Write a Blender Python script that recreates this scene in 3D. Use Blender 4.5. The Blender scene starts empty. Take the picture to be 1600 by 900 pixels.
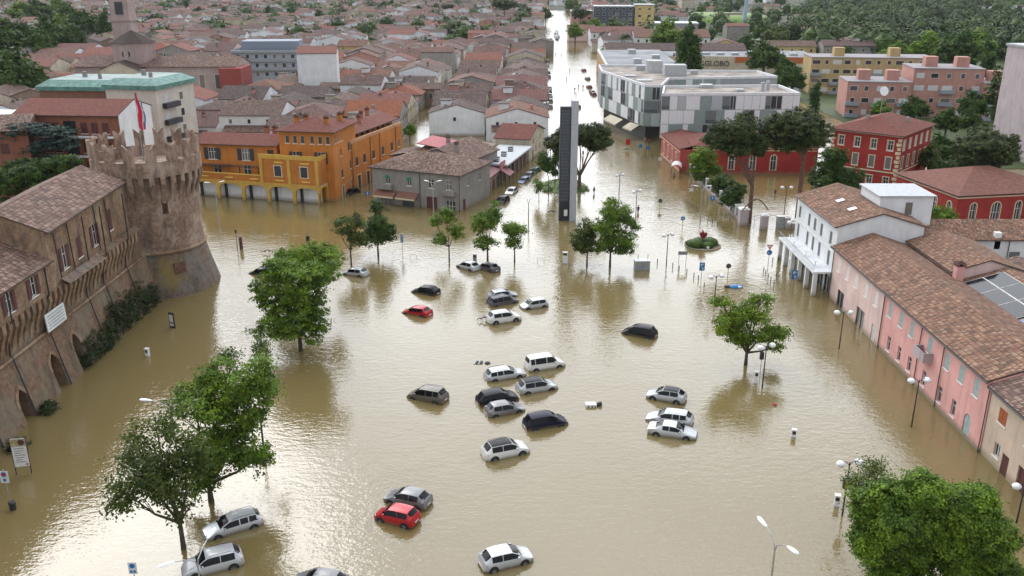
import bpy, math, random
from mathutils import Vector, Matrix, noise
R = math.radians
PI = math.pi
rnd = random.Random(7)
scn = bpy.context.scene
col = scn.collection

# ---------------------------------------------------------------- camera, sky, sun, exposure
F = 1400.0; HC = 42.0; TH = math.atan(500 / F)
cam = bpy.data.objects.new('camera', bpy.data.cameras.new('camera'))
col.objects.link(cam)
cam.location = (0, 0, HC)
cam.rotation_euler = (PI / 2 - TH, 0, 0)
cam.data.sensor_width = 36
cam.data.lens = 36 * F / 1600
cam.data.clip_start = 0.5
cam.data.clip_end = 9000
scn.camera = cam
SUN_AZ, SUN_EL = -29.0, 36.0
world = bpy.data.worlds.new('World'); scn.world = world
world.use_nodes = True
nt = world.node_tree; nt.nodes.clear()
def wn(t, **k):
    n = nt.nodes.new(t)
    for a, b in k.items(): setattr(n, a, b)
    return n
wo = wn('ShaderNodeOutputWorld'); bg = wn('ShaderNodeBackground')
sky = wn('ShaderNodeTexSky', sky_type='NISHITA', sun_disc=False)
sky.sun_elevation = R(SUN_EL); sky.sun_rotation = R(SUN_AZ)
tc = wn('ShaderNodeTexCoord')
mp = wn('ShaderNodeMapping'); mp.inputs['Scale'].default_value = (1, 1, 2.6)
nz = wn('ShaderNodeTexNoise'); nz.inputs['Scale'].default_value = 2.3; nz.inputs['Detail'].default_value = 6; nz.inputs['Roughness'].default_value = .55
nt.links.new(tc.outputs['Generated'], mp.inputs['Vector']); nt.links.new(mp.outputs[0], nz.inputs['Vector'])
# how near a direction is to the bright part of the cloud deck round the hidden sun
sd = Vector((math.sin(R(SUN_AZ * .45)) * math.cos(R(26)), math.cos(R(SUN_AZ * .45)) * math.cos(R(26)), math.sin(R(26))))
dt = wn('ShaderNodeVectorMath', operation='DOT_PRODUCT'); dt.inputs[1].default_value = sd
nrm = wn('ShaderNodeVectorMath', operation='NORMALIZE')
nt.links.new(tc.outputs['Generated'], nrm.inputs[0]); nt.links.new(nrm.outputs[0], dt.inputs[0])
glow = wn('ShaderNodeMapRange', interpolation_type='SMOOTHSTEP')
glow.inputs['From Min'].default_value = .15; glow.inputs['From Max'].default_value = .97
glow.inputs['To Min'].default_value = 11.0; glow.inputs['To Max'].default_value = 31
nt.links.new(dt.outputs['Value'], glow.inputs['Value'])
cl = wn('ShaderNodeMapRange'); cl.inputs['From Min'].default_value = .36; cl.inputs['From Max'].default_value = .64
cl.inputs['To Min'].default_value = .62; cl.inputs['To Max'].default_value = 1.22
nt.links.new(nz.outputs['Fac'], cl.inputs['Value'])
ml = wn('ShaderNodeMath', operation='MULTIPLY'); nt.links.new(glow.outputs[0], ml.inputs[0]); nt.links.new(cl.outputs[0], ml.inputs[1])
cc = wn('ShaderNodeVectorMath', operation='SCALE'); cc.inputs[0].default_value = (.955, .985, 1.03)
nt.links.new(ml.outputs[0], cc.inputs['Scale'])
mixc = wn('ShaderNodeMix', data_type='RGBA'); mixc.inputs['Factor'].default_value = .88
nt.links.new(sky.outputs[0], mixc.inputs[6]); nt.links.new(cc.outputs[0], mixc.inputs[7])
nt.links.new(mixc.outputs[2], bg.inputs['Color'])
bg.inputs['Strength'].default_value = .1
nt.links.new(bg.outputs[0], wo.inputs[0])
sun = bpy.data.objects.new('sun', bpy.data.lights.new('sun', 'SUN')); col.objects.link(sun)
sun.data.energy = .75; sun.data.angle = R(27); sun.data.color = (1, .96, .9)
sv = Vector((math.sin(R(SUN_AZ)) * math.cos(R(SUN_EL)), math.cos(R(SUN_AZ)) * math.cos(R(SUN_EL)), math.sin(R(SUN_EL))))
sun.rotation_euler = (-sv).to_track_quat('-Z', 'Y').to_euler()
vs = scn.view_settings
vs.view_transform = 'Standard'; vs.look = 'None'; vs.gamma = 1; vs.use_curve_mapping = False
vs.exposure = 0.12
scn.cycles.max_bounces = 6; scn.cycles.glossy_bounces = 3; scn.cycles.transmission_bounces = 2
scn.cycles.use_denoising = True

def G(px, py, z=0):
    """world point at height z that the photo shows at px,py (used for survey of the ground plan)"""
    c, s = math.cos(TH), math.sin(TH)
    u = (px - 800) / F; v = (450 - py) / F
    t = (z - HC) / (-s + v * c)
    return Vector((u * t, (c + v * s) * t, z))

# ---------------------------------------------------------------- materials
MATS = {}
def newmat(name):
    m = bpy.data.materials.new(name); m.use_nodes = True
    m.node_tree.nodes.clear()
    return m, m.node_tree
class NT:
    def __init__(s, t): s.t = t
    def n(s, typ, ins=None, **k):
        n = s.t.nodes.new(typ)
        for a, b in k.items(): setattr(n, a, b)
        for a, b in (ins or {}).items():
            if isinstance(b, bpy.types.NodeSocket): s.t.links.new(b, n.inputs[a])
            else: n.inputs[a].default_value = b
        return n
    def ramp(s, fac, stops, interp='LINEAR'):
        n = s.t.nodes.new('ShaderNodeValToRGB'); n.color_ramp.interpolation = interp
        e = n.color_ramp.elements
        while len(e) < len(stops): e.new(.5)
        for i, (p, c) in enumerate(stops):
            e[i].position = p; e[i].color = (*c, 1)
        s.t.links.new(fac, n.inputs[0]); return n.outputs[0]
    def mix(s, f, a, b, bt='MIX'):
        n = s.t.nodes.new('ShaderNodeMix'); n.data_type = 'RGBA'; n.blend_type = bt
        for i, x in ((0, f), (6, a), (7, b)):
            if isinstance(x, bpy.types.NodeSocket): s.t.links.new(x, n.inputs[i])
            else: n.inputs[i].default_value = x if i == 0 else (*x[:3], 1)
        return n.outputs[2]
    def pos(s, scale=1.0, typ='Object', stretch=(1, 1, 1)):
        tc = s.n('ShaderNodeTexCoord')
        mp = s.n('ShaderNodeMapping', {'Vector': tc.outputs[typ], 'Scale': tuple(scale * k for k in stretch)})
        return mp.outputs[0]
    def noise(s, vec, scale, detail=4, rough=.55):
        return s.n('ShaderNodeTexNoise', {'Vector': vec, 'Scale': scale, 'Detail': detail, 'Roughness': rough}).outputs['Fac']
    def out(s, base, rough=.85, bump=None, bs=.3, bd=.05, metal=0, spec=None, **kw):
        p = s.n('ShaderNodeBsdfPrincipled')
        for nme, x in (('Base Color', base), ('Roughness', rough), ('Metallic', metal)):
            if isinstance(x, bpy.types.NodeSocket): s.t.links.new(x, p.inputs[nme])
            else: p.inputs[nme].default_value = (*x, 1) if nme == 'Base Color' else x
        if spec is not None: p.inputs['Specular IOR Level'].default_value = spec
        for a, b in kw.items(): p.inputs[a.replace('_', ' ')].default_value = b
        if bump is not None:
            b = s.n('ShaderNodeBump', {'Height': bump, 'Strength': bs, 'Distance': bd})
            s.t.links.new(b.outputs[0], p.inputs['Normal'])
        o = s.n('ShaderNodeOutputMaterial'); s.t.links.new(p.outputs[0], o.inputs[0])
        return p
def cmul(c, k): return tuple(min(1, x * k) for x in c)

def plaster(name, c, stain=.25, dark=None, streak=.5):
    if name in MATS: return MATS[name]
    m, t = newmat(name); k = NT(t)
    v = k.pos()
    n1 = k.noise(v, .35, 5, .65); n2 = k.noise(k.pos(1, 'Object', (1.2, 1.2, .18)), 1.1, 4, .6)
    a = k.mix(k.ramp(n1, [(.35, (0, 0, 0)), (.7, (1, 1, 1))]), cmul(c, 1 - stain), cmul(c, 1.08))
    b = k.mix(k.ramp(n2, [(.5, (0, 0, 0)), (.75, (streak,) * 3)]), a, dark or cmul(c, .5))
    # tide mark of mud just above the flood
    geo = k.n('ShaderNodeNewGeometry'); sp = k.n('ShaderNodeSeparateXYZ', {'Vector': geo.outputs['Position']})
    ad = k.n('ShaderNodeMath', {0: sp.outputs['Z'], 1: k.n('ShaderNodeMath', {0: n1, 1: 1.2}, operation='MULTIPLY').outputs[0]}, operation='SUBTRACT')
    mr = k.n('ShaderNodeMapRange', {'Value': ad.outputs[0], 'From Min': -.45, 'From Max': .25, 'To Min': .7, 'To Max': 0})
    b = k.mix(mr.outputs[0], b, (.2, .155, .09))
    k.out(b, .9, k.noise(v, 6, 3), .25, .03)
    MATS[name] = m; return m

def tiles(name, cols, sx=.26, sy=.5, patch=(.16, .13, .10), pf=.5, rand=0.0):
    """clay pantiles: colour per tile, rounded columns running up the slope; needs metre UVs"""
    if name in MATS: return MATS[name]
    cols = [cmul(c, .86) for c in cols]; patch = cmul(patch, .7)
    m, t = newmat(name); k = NT(t)
    uv = k.n('ShaderNodeTexCoord').outputs['UV']
    oi = k.n('ShaderNodeObjectInfo')
    d = k.n('ShaderNodeVectorMath', {0: uv, 1: (1 / sx, 1 / sy, 1)}, operation='MULTIPLY').outputs[0]
    fl = k.n('ShaderNodeVectorMath', {0: d}, operation='FLOOR').outputs[0]
    wnz = k.n('ShaderNodeTexWhiteNoise', {'Vector': fl}, noise_dimensions='3D').outputs['Value']
    st = [(i / (len(cols) - .0), c) for i, c in enumerate(cols)]
    a = k.ramp(wnz, st, 'CONSTANT')
    mean = tuple(sum(c[i] for c in cols) / len(cols) * .9 for i in range(3))
    a = k.mix(.15, a, mean)
    big = k.noise(uv, .22, 5, .62)
    a = k.mix(k.ramp(big, [(.42, (0, 0, 0)), (.68, (pf,) * 3)]), a, patch)
    mid = k.noise(uv, 1.1, 3, .6)
    a = k.mix(k.ramp(mid, [(.35, (.45,) * 3), (.6, (0, 0, 0))]), a, cmul(cols[0], .45))
    if rand:
        hs = k.n('ShaderNodeHueSaturation', {'Color': a, 'Hue': k.n('ShaderNodeMapRange', {'Value': oi.outputs['Random'], 'To Min': .487, 'To Max': .513}).outputs[0],
            'Saturation': k.n('ShaderNodeMapRange', {'Value': oi.outputs['Random'], 'To Min': .7, 'To Max': 1.1}).outputs[0],
            'Value': k.n('ShaderNodeMapRange', {'Value': k.n('ShaderNodeMath', {0: oi.outputs['Random'], 1: 7.31}, operation='MULTIPLY').outputs[0], 'From Max': 7.3, 'To Min': 1 - rand, 'To Max': 1 + rand}).outputs[0]})
        a = hs.outputs[0]
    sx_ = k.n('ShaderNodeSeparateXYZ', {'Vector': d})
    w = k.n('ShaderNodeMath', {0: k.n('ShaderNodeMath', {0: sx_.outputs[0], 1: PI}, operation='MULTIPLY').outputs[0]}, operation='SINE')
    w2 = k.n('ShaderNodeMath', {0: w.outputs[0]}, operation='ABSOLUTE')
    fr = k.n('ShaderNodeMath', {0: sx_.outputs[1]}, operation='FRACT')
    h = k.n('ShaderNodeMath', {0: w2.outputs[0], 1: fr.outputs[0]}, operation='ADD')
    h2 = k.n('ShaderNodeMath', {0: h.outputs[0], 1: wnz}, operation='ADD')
    dk = k.mix(k.ramp(w2.outputs[0], [(.0, (.85,) * 3), (.6, (0, 0, 0))]), a, cmul(cols[0], .22))  # shading of the rounded columns painted into the colour along their grooves
    dk = k.mix(k.ramp(fr.outputs[0], [(.0, (.75,) * 3), (.3, (0, 0, 0))]), dk, cmul(cols[0], .2))  # shadow line under each tile row, painted into the colour
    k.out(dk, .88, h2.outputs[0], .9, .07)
    MATS[name] = m; return m

def simple(name, c, rough=.6, metal=0, var=.12, sc=2.0, spec=None, **kw):
    if name in MATS: return MATS[name]
    m, t = newmat(name); k = NT(t)
    n = k.noise(k.pos(), sc, 4)
    a = k.mix(k.ramp(n, [(.35, (0, 0, 0)), (.7, (1, 1, 1))]), cmul(c, 1 - var), cmul(c, 1 + var))
    k.out(a, rough, None, metal=metal, spec=spec, **kw)
    MATS[name] = m; return m

def brick(name, c1, c2, mort, moss=.3, plast=None):
    if name in MATS: return MATS[name]
    m, t = newmat(name); k = NT(t)
    v = k.pos()
    # brick courses read from world height and distance along the wall
    sp = k.n('ShaderNodeSeparateXYZ', {'Vector': v})
    al = k.n('ShaderNodeMath', {0: sp.outputs[0], 1: sp.outputs[1]}, operation='ADD')
    cv = k.n('ShaderNodeCombineXYZ', {0: al.outputs[0], 1: sp.outputs[2]})
    bt = k.n('ShaderNodeTexBrick', {'Vector': cv.outputs[0], 'Scale': 1.0, 'Brick Width': .5, 'Row Height': .16, 'Mortar Size': .018, 'Color1': (*c1, 1), 'Color2': (*c2, 1), 'Mortar': (*mort, 1), 'Bias': -.1})
    n1 = k.noise(v, .28, 7, .68); n2 = k.noise(k.pos(1, 'Object', (1, 1, .25)), .9, 6, .65); n3 = k.noise(v, 2.2, 5, .7)
    a = k.mix(k.ramp(n3, [(.38, (.62,) * 3), (.6, (0, 0, 0))]), bt.outputs['Color'], cmul(c1, .4))
    if plast: a = k.mix(k.ramp(n1, [(.47, (0, 0, 0)), (.58, (.8,) * 3)]), a, plast)
    a = k.mix(k.ramp(n2, [(.49, (0, 0, 0)), (.66, (.66,) * 3)]), a, (.075, .062, .048))
    n4 = k.noise(v, .5, 6, .7)
    a = k.mix(k.ramp(n4, [(.56, (0, 0, 0)), (.7, (moss,) * 3)]), a, (.09, .085, .03))
    k.out(a, .95, n3, .6, .12)
    MATS[name] = m; return m

def glass(name='pane_glass', c=(.03, .035, .04)):
    if name in MATS: return MATS[name]
    m, t = newmat(name); k = NT(t)
    oi = k.n('ShaderNodeObjectInfo')
    a = k.ramp(oi.outputs['Random'], [(0, c), (.6, cmul(c, 1.8)), (.8, (.16, .15, .13)), (1, (.3, .29, .27))], 'CONSTANT')
    k.out(a, .12, spec=.6); MATS[name] = m; return m

def foliage(name, c, c2=None, sc=.55, tr=.25):
    if name in MATS: return MATS[name]
    m, t = newmat(name); k = NT(t)
    c2 = c2 or cmul(c, 1.9)
    v = k.pos()
    n = k.noise(v, sc, 3, .5); g = k.n('ShaderNodeNewGeometry')
    a = k.mix(k.ramp(n, [(.38, (0, 0, 0)), (.66, (1, 1, 1))]), c, c2)
    rp = k.ramp(g.outputs['Random Per Island'], [(0, (.62,) * 3), (.5, (1,) * 3), (1, (1.5, 1.4, 1.1))])
    a = k.mix(1.0, a, rp, 'MULTIPLY')
    p = k.n('ShaderNodeBsdfPrincipled', {'Base Color': a, 'Roughness': .6}); p.inputs['Specular IOR Level'].default_value = .25
    tl = k.n('ShaderNodeBsdfTranslucent', {'Color': k.mix(1.0, a, (1.2, 1.25, .6), 'MULTIPLY')})
    mx = k.n('ShaderNodeMixShader', {0: tr, 1: p.outputs[0], 2: tl.outputs[0]})
    o = k.n('ShaderNodeOutputMaterial', {0: mx.outputs[0]})
    MATS[name] = m; return m

# ---------------------------------------------------------------- mesh collector and tagging
class MB:
    def __init__(s): s.v = []; s.f = []; s.m = []; s.uv = []; s.has = False
    def poly(s, pts, m=0, uv=None):
        i = len(s.v); s.v.extend([tuple(p) for p in pts]); s.f.append(list(range(i, i + len(pts)))); s.m.append(m)
        s.uv.append(uv or [(0, 0)] * len(pts)); s.has = s.has or uv is not None
    def mesh(s, v, f, m=0):
        i = len(s.v); s.v.extend([tuple(p) for p in v])
        for q in f: s.f.append([a + i for a in q]); s.m.append(m); s.uv.append([(0, 0)] * len(q))
    def box(s, a, b, m=0, M=None):
        x0, y0, z0 = a; x1, y1, z1 = b
        v = [Vector(p) for p in ((x0, y0, z0), (x1, y0, z0), (x1, y1, z0), (x0, y1, z0), (x0, y0, z1), (x1, y0, z1), (x1, y1, z1), (x0, y1, z1))]
        if M: v = [M @ p for p in v]
        s.mesh(v, [(0, 3, 2, 1), (4, 5, 6, 7), (0, 1, 5, 4), (1, 2, 6, 5), (2, 3, 7, 6), (3, 0, 4, 7)], m)
        return s
    def tube(s, pts, rs, n=8, m=0, cap=True):
        pts = [Vector(p) for p in pts]
        if not isinstance(rs, (list, tuple)): rs = [rs] * len(pts)
        v = []; f = []
        for i, p in enumerate(pts):
            d = (pts[min(i + 1, len(pts) - 1)] - pts[max(i - 1, 0)]).normalized()
            q = d.to_track_quat('Z', 'Y')
            for k in range(n):
                a = 2 * PI * k / n
                v.append(p + q @ Vector((math.cos(a) * rs[i], math.sin(a) * rs[i], 0)))
        for i in range(len(pts) - 1):
            for k in range(n):
                a = i * n + k; b = i * n + (k + 1) % n
                f.append((a, b, b + n, a + n))
        if cap: f.append(tuple(range(n - 1, -1, -1))); f.append(tuple(range(len(v) - n, len(v))))
        s.mesh(v, f, m); return s
    def lathe(s, prof, n=16, c=(0, 0, 0), m=0):
        v = []; f = []
        for (r, z) in prof:
            for k in range(n):
                a = 2 * PI * k / n; v.append((c[0] + r * math.cos(a), c[1] + r * math.sin(a), c[2] + z))
        for i in range(len(prof) - 1):
            for k in range(n):
                a = i * n + k; b = i * n + (k + 1) % n; f.append((a, b, b + n, a + n))
        f.append(tuple(range(n - 1, -1, -1))); f.append(tuple(range(len(v) - n, len(v))))
        s.mesh(v, f, m); return s
    def data(s, name, mats, smooth=None):
        me = bpy.data.meshes.new(name)
        me.from_pydata(s.v, [], s.f)
        for mt in (mats if isinstance(mats, (list, tuple)) else [mats]): me.materials.append(mt)
        me.polygons.foreach_set('material_index', s.m)
        if s.has:
            l = me.uv_layers.new(name='UVMap'); fl = []
            for u in s.uv:
                for a in u: fl.extend(a)
            l.data.foreach_set('uv', fl)
        if smooth is not None:
            me.polygons.foreach_set('use_smooth', [True] * len(s.f))
            if smooth > 0: me.set_sharp_from_angle(angle=R(smooth))
        me.update()
        return me
    def build(s, name, mats, parent=None, smooth=None, loc=None):
        return link(name, s.data(name, mats, smooth), parent, loc)
def link(name, me, parent=None, loc=None, rot=None):
    o = bpy.data.objects.new(name, me); col.objects.link(o)
    if parent: o.parent = parent
    if loc is not None: o.location = loc
    if rot is not None: o.rotation_euler = (0, 0, rot) if not isinstance(rot, tuple) else rot
    return o
def tag(o, label=None, cat=None, group=None, kind=None):
    if label: o['label'] = label
    if cat: o['category'] = cat
    if group: o['group'] = group
    if kind: o['kind'] = kind
    return o
def thing(name, label, cat, loc=(0, 0, 0), rot=0, group=None):
    return tag(link(name, None, None, loc, rot), label, cat, group)
def kids(o): return [c for c in KID.get(o.name, [])]
KID = {}
def copy_tree(o, parent=None):
    c = o.copy(); col.objects.link(c); c.parent = parent
    for ch in list(o.children): copy_tree(ch, c)
    return c

# ---------------------------------------------------------------- ground, land, water
m_ground = simple('mud_ground', (.12, .1, .06), .95, sc=.2)

gm = MB(); gm.poly([(-3000, -200, -1.3), (3000, -200, -1.3), (3000, 6000, -1.3), (-3000, 6000, -1.3)])
tag(gm.build('ground', m_ground), kind='structure')
m, t = newmat('flood_water'); k = NT(t)
v = k.pos()
big = k.noise(v, .012, 4, .5)
base = k.mix(k.ramp(big, [(.35, (0, 0, 0)), (.65, (1, 1, 1))]), (.166, .125, .05), (.186, .144, .064))
w1 = k.noise(k.pos(1, 'Object', (.75, 1.5, 1)), 1.15, 3, .5)
w2 = k.noise(k.pos(1, 'Object', (1, 1.25, 1)), 3.1, 2, .5)
w3 = k.noise(v, .22, 2, .5)
calm = k.ramp(k.noise(v, .03, 3, .5), [(.35, (.45,) * 3), (.62, (1, 1, 1))])
s1 = k.n('ShaderNodeMath', {0: w1, 1: 1.0}, operation='MULTIPLY').outputs[0]
s2 = k.n('ShaderNodeMath', {0: w2, 1: .5}, operation='MULTIPLY').outputs[0]
s3 = k.n('ShaderNodeMath', {0: w3, 1: 1.3}, operation='MULTIPLY').outputs[0]
h = k.n('ShaderNodeMath', {0: k.n('ShaderNodeMath', {0: s1, 1: s2}, operation='ADD').outputs[0], 1: s3}, operation='ADD').outputs[0]
h = k.n('ShaderNodeMath', {0: h, 1: calm}, operation='MULTIPLY').outputs[0]
pr = k.out(base, .07, h, .4, .115)
pr.inputs['IOR'].default_value = 1.72
m_water = m
wt = MB(); wt.poly([(-420, -60, 0), (330, -60, 0), (330, 655, 0), (-420, 655, 0)])
st_ = MB(); st_.poly([(.0285 * 655 - 1, 655, .1), (.0285 * 655 + 26, 655, .1), (.0285 * 980 + 34, 980, .1), (.0285 * 980 - 1, 980, .1)]); tag(st_.build('flooded_street', m_water), 'far end of the flooded street shining white', kind='structure')
tag(wt.build('flood_water', m_water), 'muddy brown flood water covering the square and streets', kind='structure')
m_land = simple('dry_land', (.06, .065, .035), .95, var=.5, sc=.02)
ld = MB()
for a in ((-3000, 655, 3000, 6000), (-3000, -200, -420, 655), (330, -200, 3000, 655)):
    ld.poly([(a[0], a[1], .05), (a[2], a[1], .05), (a[2], a[3], .05), (a[0], a[3], .05)])
tag(ld.build('land', m_land), kind='structure')

# ---------------------------------------------------------------- shared materials
M_white = plaster('white_render', (.72, .74, .76), .12, None, .22); M_frame = simple('white_frame', (.72, .72, .7), .5)
M_glass = glass(); M_dark = simple('dark_metal', (.03, .03, .035), .45)
M_darkglass = simple('car_glass', (.006, .007, .009), .12, var=.0, spec=.22)
M_grey = simple('grey_metal', (.32, .34, .35), .45, metal=.3)
M_steel = simple('galvanised_steel', (.45, .46, .47), .4, metal=.6)
M_globe = simple('lamp_globe', (.75, .77, .8), .25, var=.03)
M_wood = simple('brown_wood', (.07, .04, .028), .7)
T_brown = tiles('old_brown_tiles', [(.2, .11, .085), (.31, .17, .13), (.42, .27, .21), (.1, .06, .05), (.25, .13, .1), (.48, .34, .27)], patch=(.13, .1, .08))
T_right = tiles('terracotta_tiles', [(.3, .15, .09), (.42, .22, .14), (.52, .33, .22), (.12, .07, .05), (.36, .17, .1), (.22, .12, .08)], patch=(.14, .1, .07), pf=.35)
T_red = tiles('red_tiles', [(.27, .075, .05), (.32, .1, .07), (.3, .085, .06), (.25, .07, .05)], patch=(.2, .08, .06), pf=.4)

# ---------------------------------------------------------------- building kit
WC = {}
def win_mesh(style, w, h, cf, near):
    """meshes of one opening: list of (part name, mesh, offset, sub) ; local x along the wall, -y outwards, z up"""
    key = (style, round(w, 2), round(h, 2), cf, near)
    if key in WC: return WC[key]
    out = []
    mf = MATS[cf] if cf in MATS else M_frame
    base = style.rstrip('123')
    st = base.split('+')
    kind = st[0]
    y = .14 if near else -.03
    if kind in ('w', 's', 'a', 'b'):
        if near:
            m = MB(); t = .07
            m.box((-w / 2, y, 0), (-w / 2 + t, y + .06, h)); m.box((w / 2 - t, y, 0), (w / 2, y + .06, h))
            m.box((-w / 2 + t, y, 0), (w / 2 - t, y + .06, t)); m.box((-w / 2 + t, y, h - t), (w / 2 - t, y + .06, h))
            n = max(1, round(w / .6)) if w > .7 else 1
            for i in range(1, n): x = -w / 2 + w * i / n; m.box((x - .035, y + .002, t), (x + .035, y + .058, h - t))
            if kind == 'b' or h > 1.6: m.box((-w / 2 + t, y + .004, h * .62), (w / 2 - t, y + .054, h * .62 + .06))
            p = MB(); p.box((-w / 2 + .02, y + .03, .02), (w / 2 - .02, y + .045, h - .02))
            out = [('window', m.data('window', mf), None), ('pane', p.data('pane', M_glass), 0)]
            if 'sill' in st or kind != 'a':
                sl = MB(); sl.box((-w / 2 - .12, -.1, -.09), (w / 2 + .12, .1, -.005)); out.append(('sill', sl.data('sill', M_frame), 0))
            if kind == 's' or 's' in st:
                for sg in (-1, 1):
                    sh = MB(); a, b = (w / 2 + .02, w + .0)
                    x0, x1 = sorted((sg * a, sg * b)); sh.box((x0, -.07, 0), (x1, -.025, h))
                    for q in range(int(h / .16)): sh.box((x0 + .05, -.085, .06 + q * .16), (x1 - .05, -.07, .14 + q * .16))
                    out.append(('shutter', sh.data('shutter', MATS[st[1]] if len(st) > 1 and st[1] in MATS else M_wood), 0))
        else:
            m = MB(); m.box((-w / 2, -.06, 0), (w / 2, 0.03, h), 0); m.box((-w / 2 + .09, -.075, .09), (w / 2 - .09, -.055, h - .09), 1)
            me = m.data('window', [mf, M_glass]); out = [('window', me, None)]
    elif kind == 'c':       # closed louvred shutters
        m = MB(); mm = MATS[st[1]] if len(st) > 1 else M_wood
        yy = .02 if near else -.05
        for x0, x1 in ((-w / 2, -.012), (.012, w / 2)):
            m.box((x0, yy, 0), (x1, yy + .05, h))
            if near:
                for q in range(int(h / .15)): m.box((x0 + .06, yy - .015, .05 + q * .15), (x1 - .06, yy, .13 + q * .15))
        out = [('shutter', m.data('shutter', mm), None)]
        if near: sl = MB(); sl.box((-w / 2 - .1, -.1, -.09), (w / 2 + .1, .015, -.005)); out.append(('sill', sl.data('sill', M_frame), 0))
    elif kind == 'd':       # panelled door
        m = MB(); mm = MATS[st[1]] if len(st) > 1 else M_wood
        yy = .1 if near else -.06
        m.box((-w / 2, yy, 0), (w / 2, yy + .06, h))
        for a in (-1, 1):
            for z in (0, 1): 
                x0, x1 = sorted((a * .06, a * (w / 2 - .08))); m.box((x0, yy - .02, .1 + z * h / 2), (x1, yy, h / 2 - .1 + z * h / 2))
        out = [('door', m.data('door', mm), None)]
    elif kind == 'g':       # roller or dark shop front
        m = MB(); mm = MATS[st[1]] if len(st) > 1 else M_wood
        yy = .16 if near else -.05
        m.box((-w / 2, yy, 0), (w / 2, yy + .05, h))
        for q in range(int(h / .22)): m.box((-w / 2 + .03, yy - .02, .04 + q * .22), (w / 2 - .03, yy, .18 + q * .22))
        out = [('door', m.data('door', mm), None)]
    elif kind == 'o':       # open dark shop front: glazing deep inside
        m = MB(); m.box((-w / 2, .19, 0), (w / 2, .24, h)); 
        n = max(2, round(w / 1.1))
        for i in range(n + 1): x = -w / 2 + w * i / n; m.box((max(-w / 2, x - .04), .12, 0), (min(w / 2, x + .04), .19, h), 1)
        out = [('shop_window', m.data('shop_window', [M_glass, M_dark]), None)]
    if 't' in st or kind == 'a' or 'T' in st:   # raised stone surround
        m = MB(); b = .17; pr = -.06
        mt = MATS.get('cream_trim') or M_frame
        if 'A' in st or kind == 'a':
            r = w / 2; hs = h - r
            m.box((-r - b, pr, -.05), (-r, .02, hs)); m.box((r, pr, -.05), (r + b, .02, hs))
            N = 10
            for i in range(N):
                a0, a1 = PI * i / N, PI * (i + 1) / N
                P = lambda a, rr, yy: (math.cos(a) * rr, yy, hs + math.sin(a) * rr)
                m.mesh([P(a0, r, pr), P(a1, r, pr), P(a1, r + b, pr), P(a0, r + b, pr), P(a0, r, .02), P(a1, r, .02), P(a1, r + b, .02), P(a0, r + b, .02)],
                       [(0, 1, 2, 3), (4, 7, 6, 5), (0, 4, 5, 1), (3, 2, 6, 7)])
        else:
            m.box((-w / 2 - b, pr, -.1), (-w / 2, .02, h)); m.box((w / 2, pr, -.1), (w / 2 + b, .02, h))
            m.box((-w / 2 - b - .05, pr - .04, h), (w / 2 + b + .05, .02, h + b)); m.box((-w / 2 - b - .04, pr - .03, -.22), (w / 2 + b + .04, .02, -.1))
        out.append(('surround', m.data('surround', mt), 0))
    WC[key] = out
    return out

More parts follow.
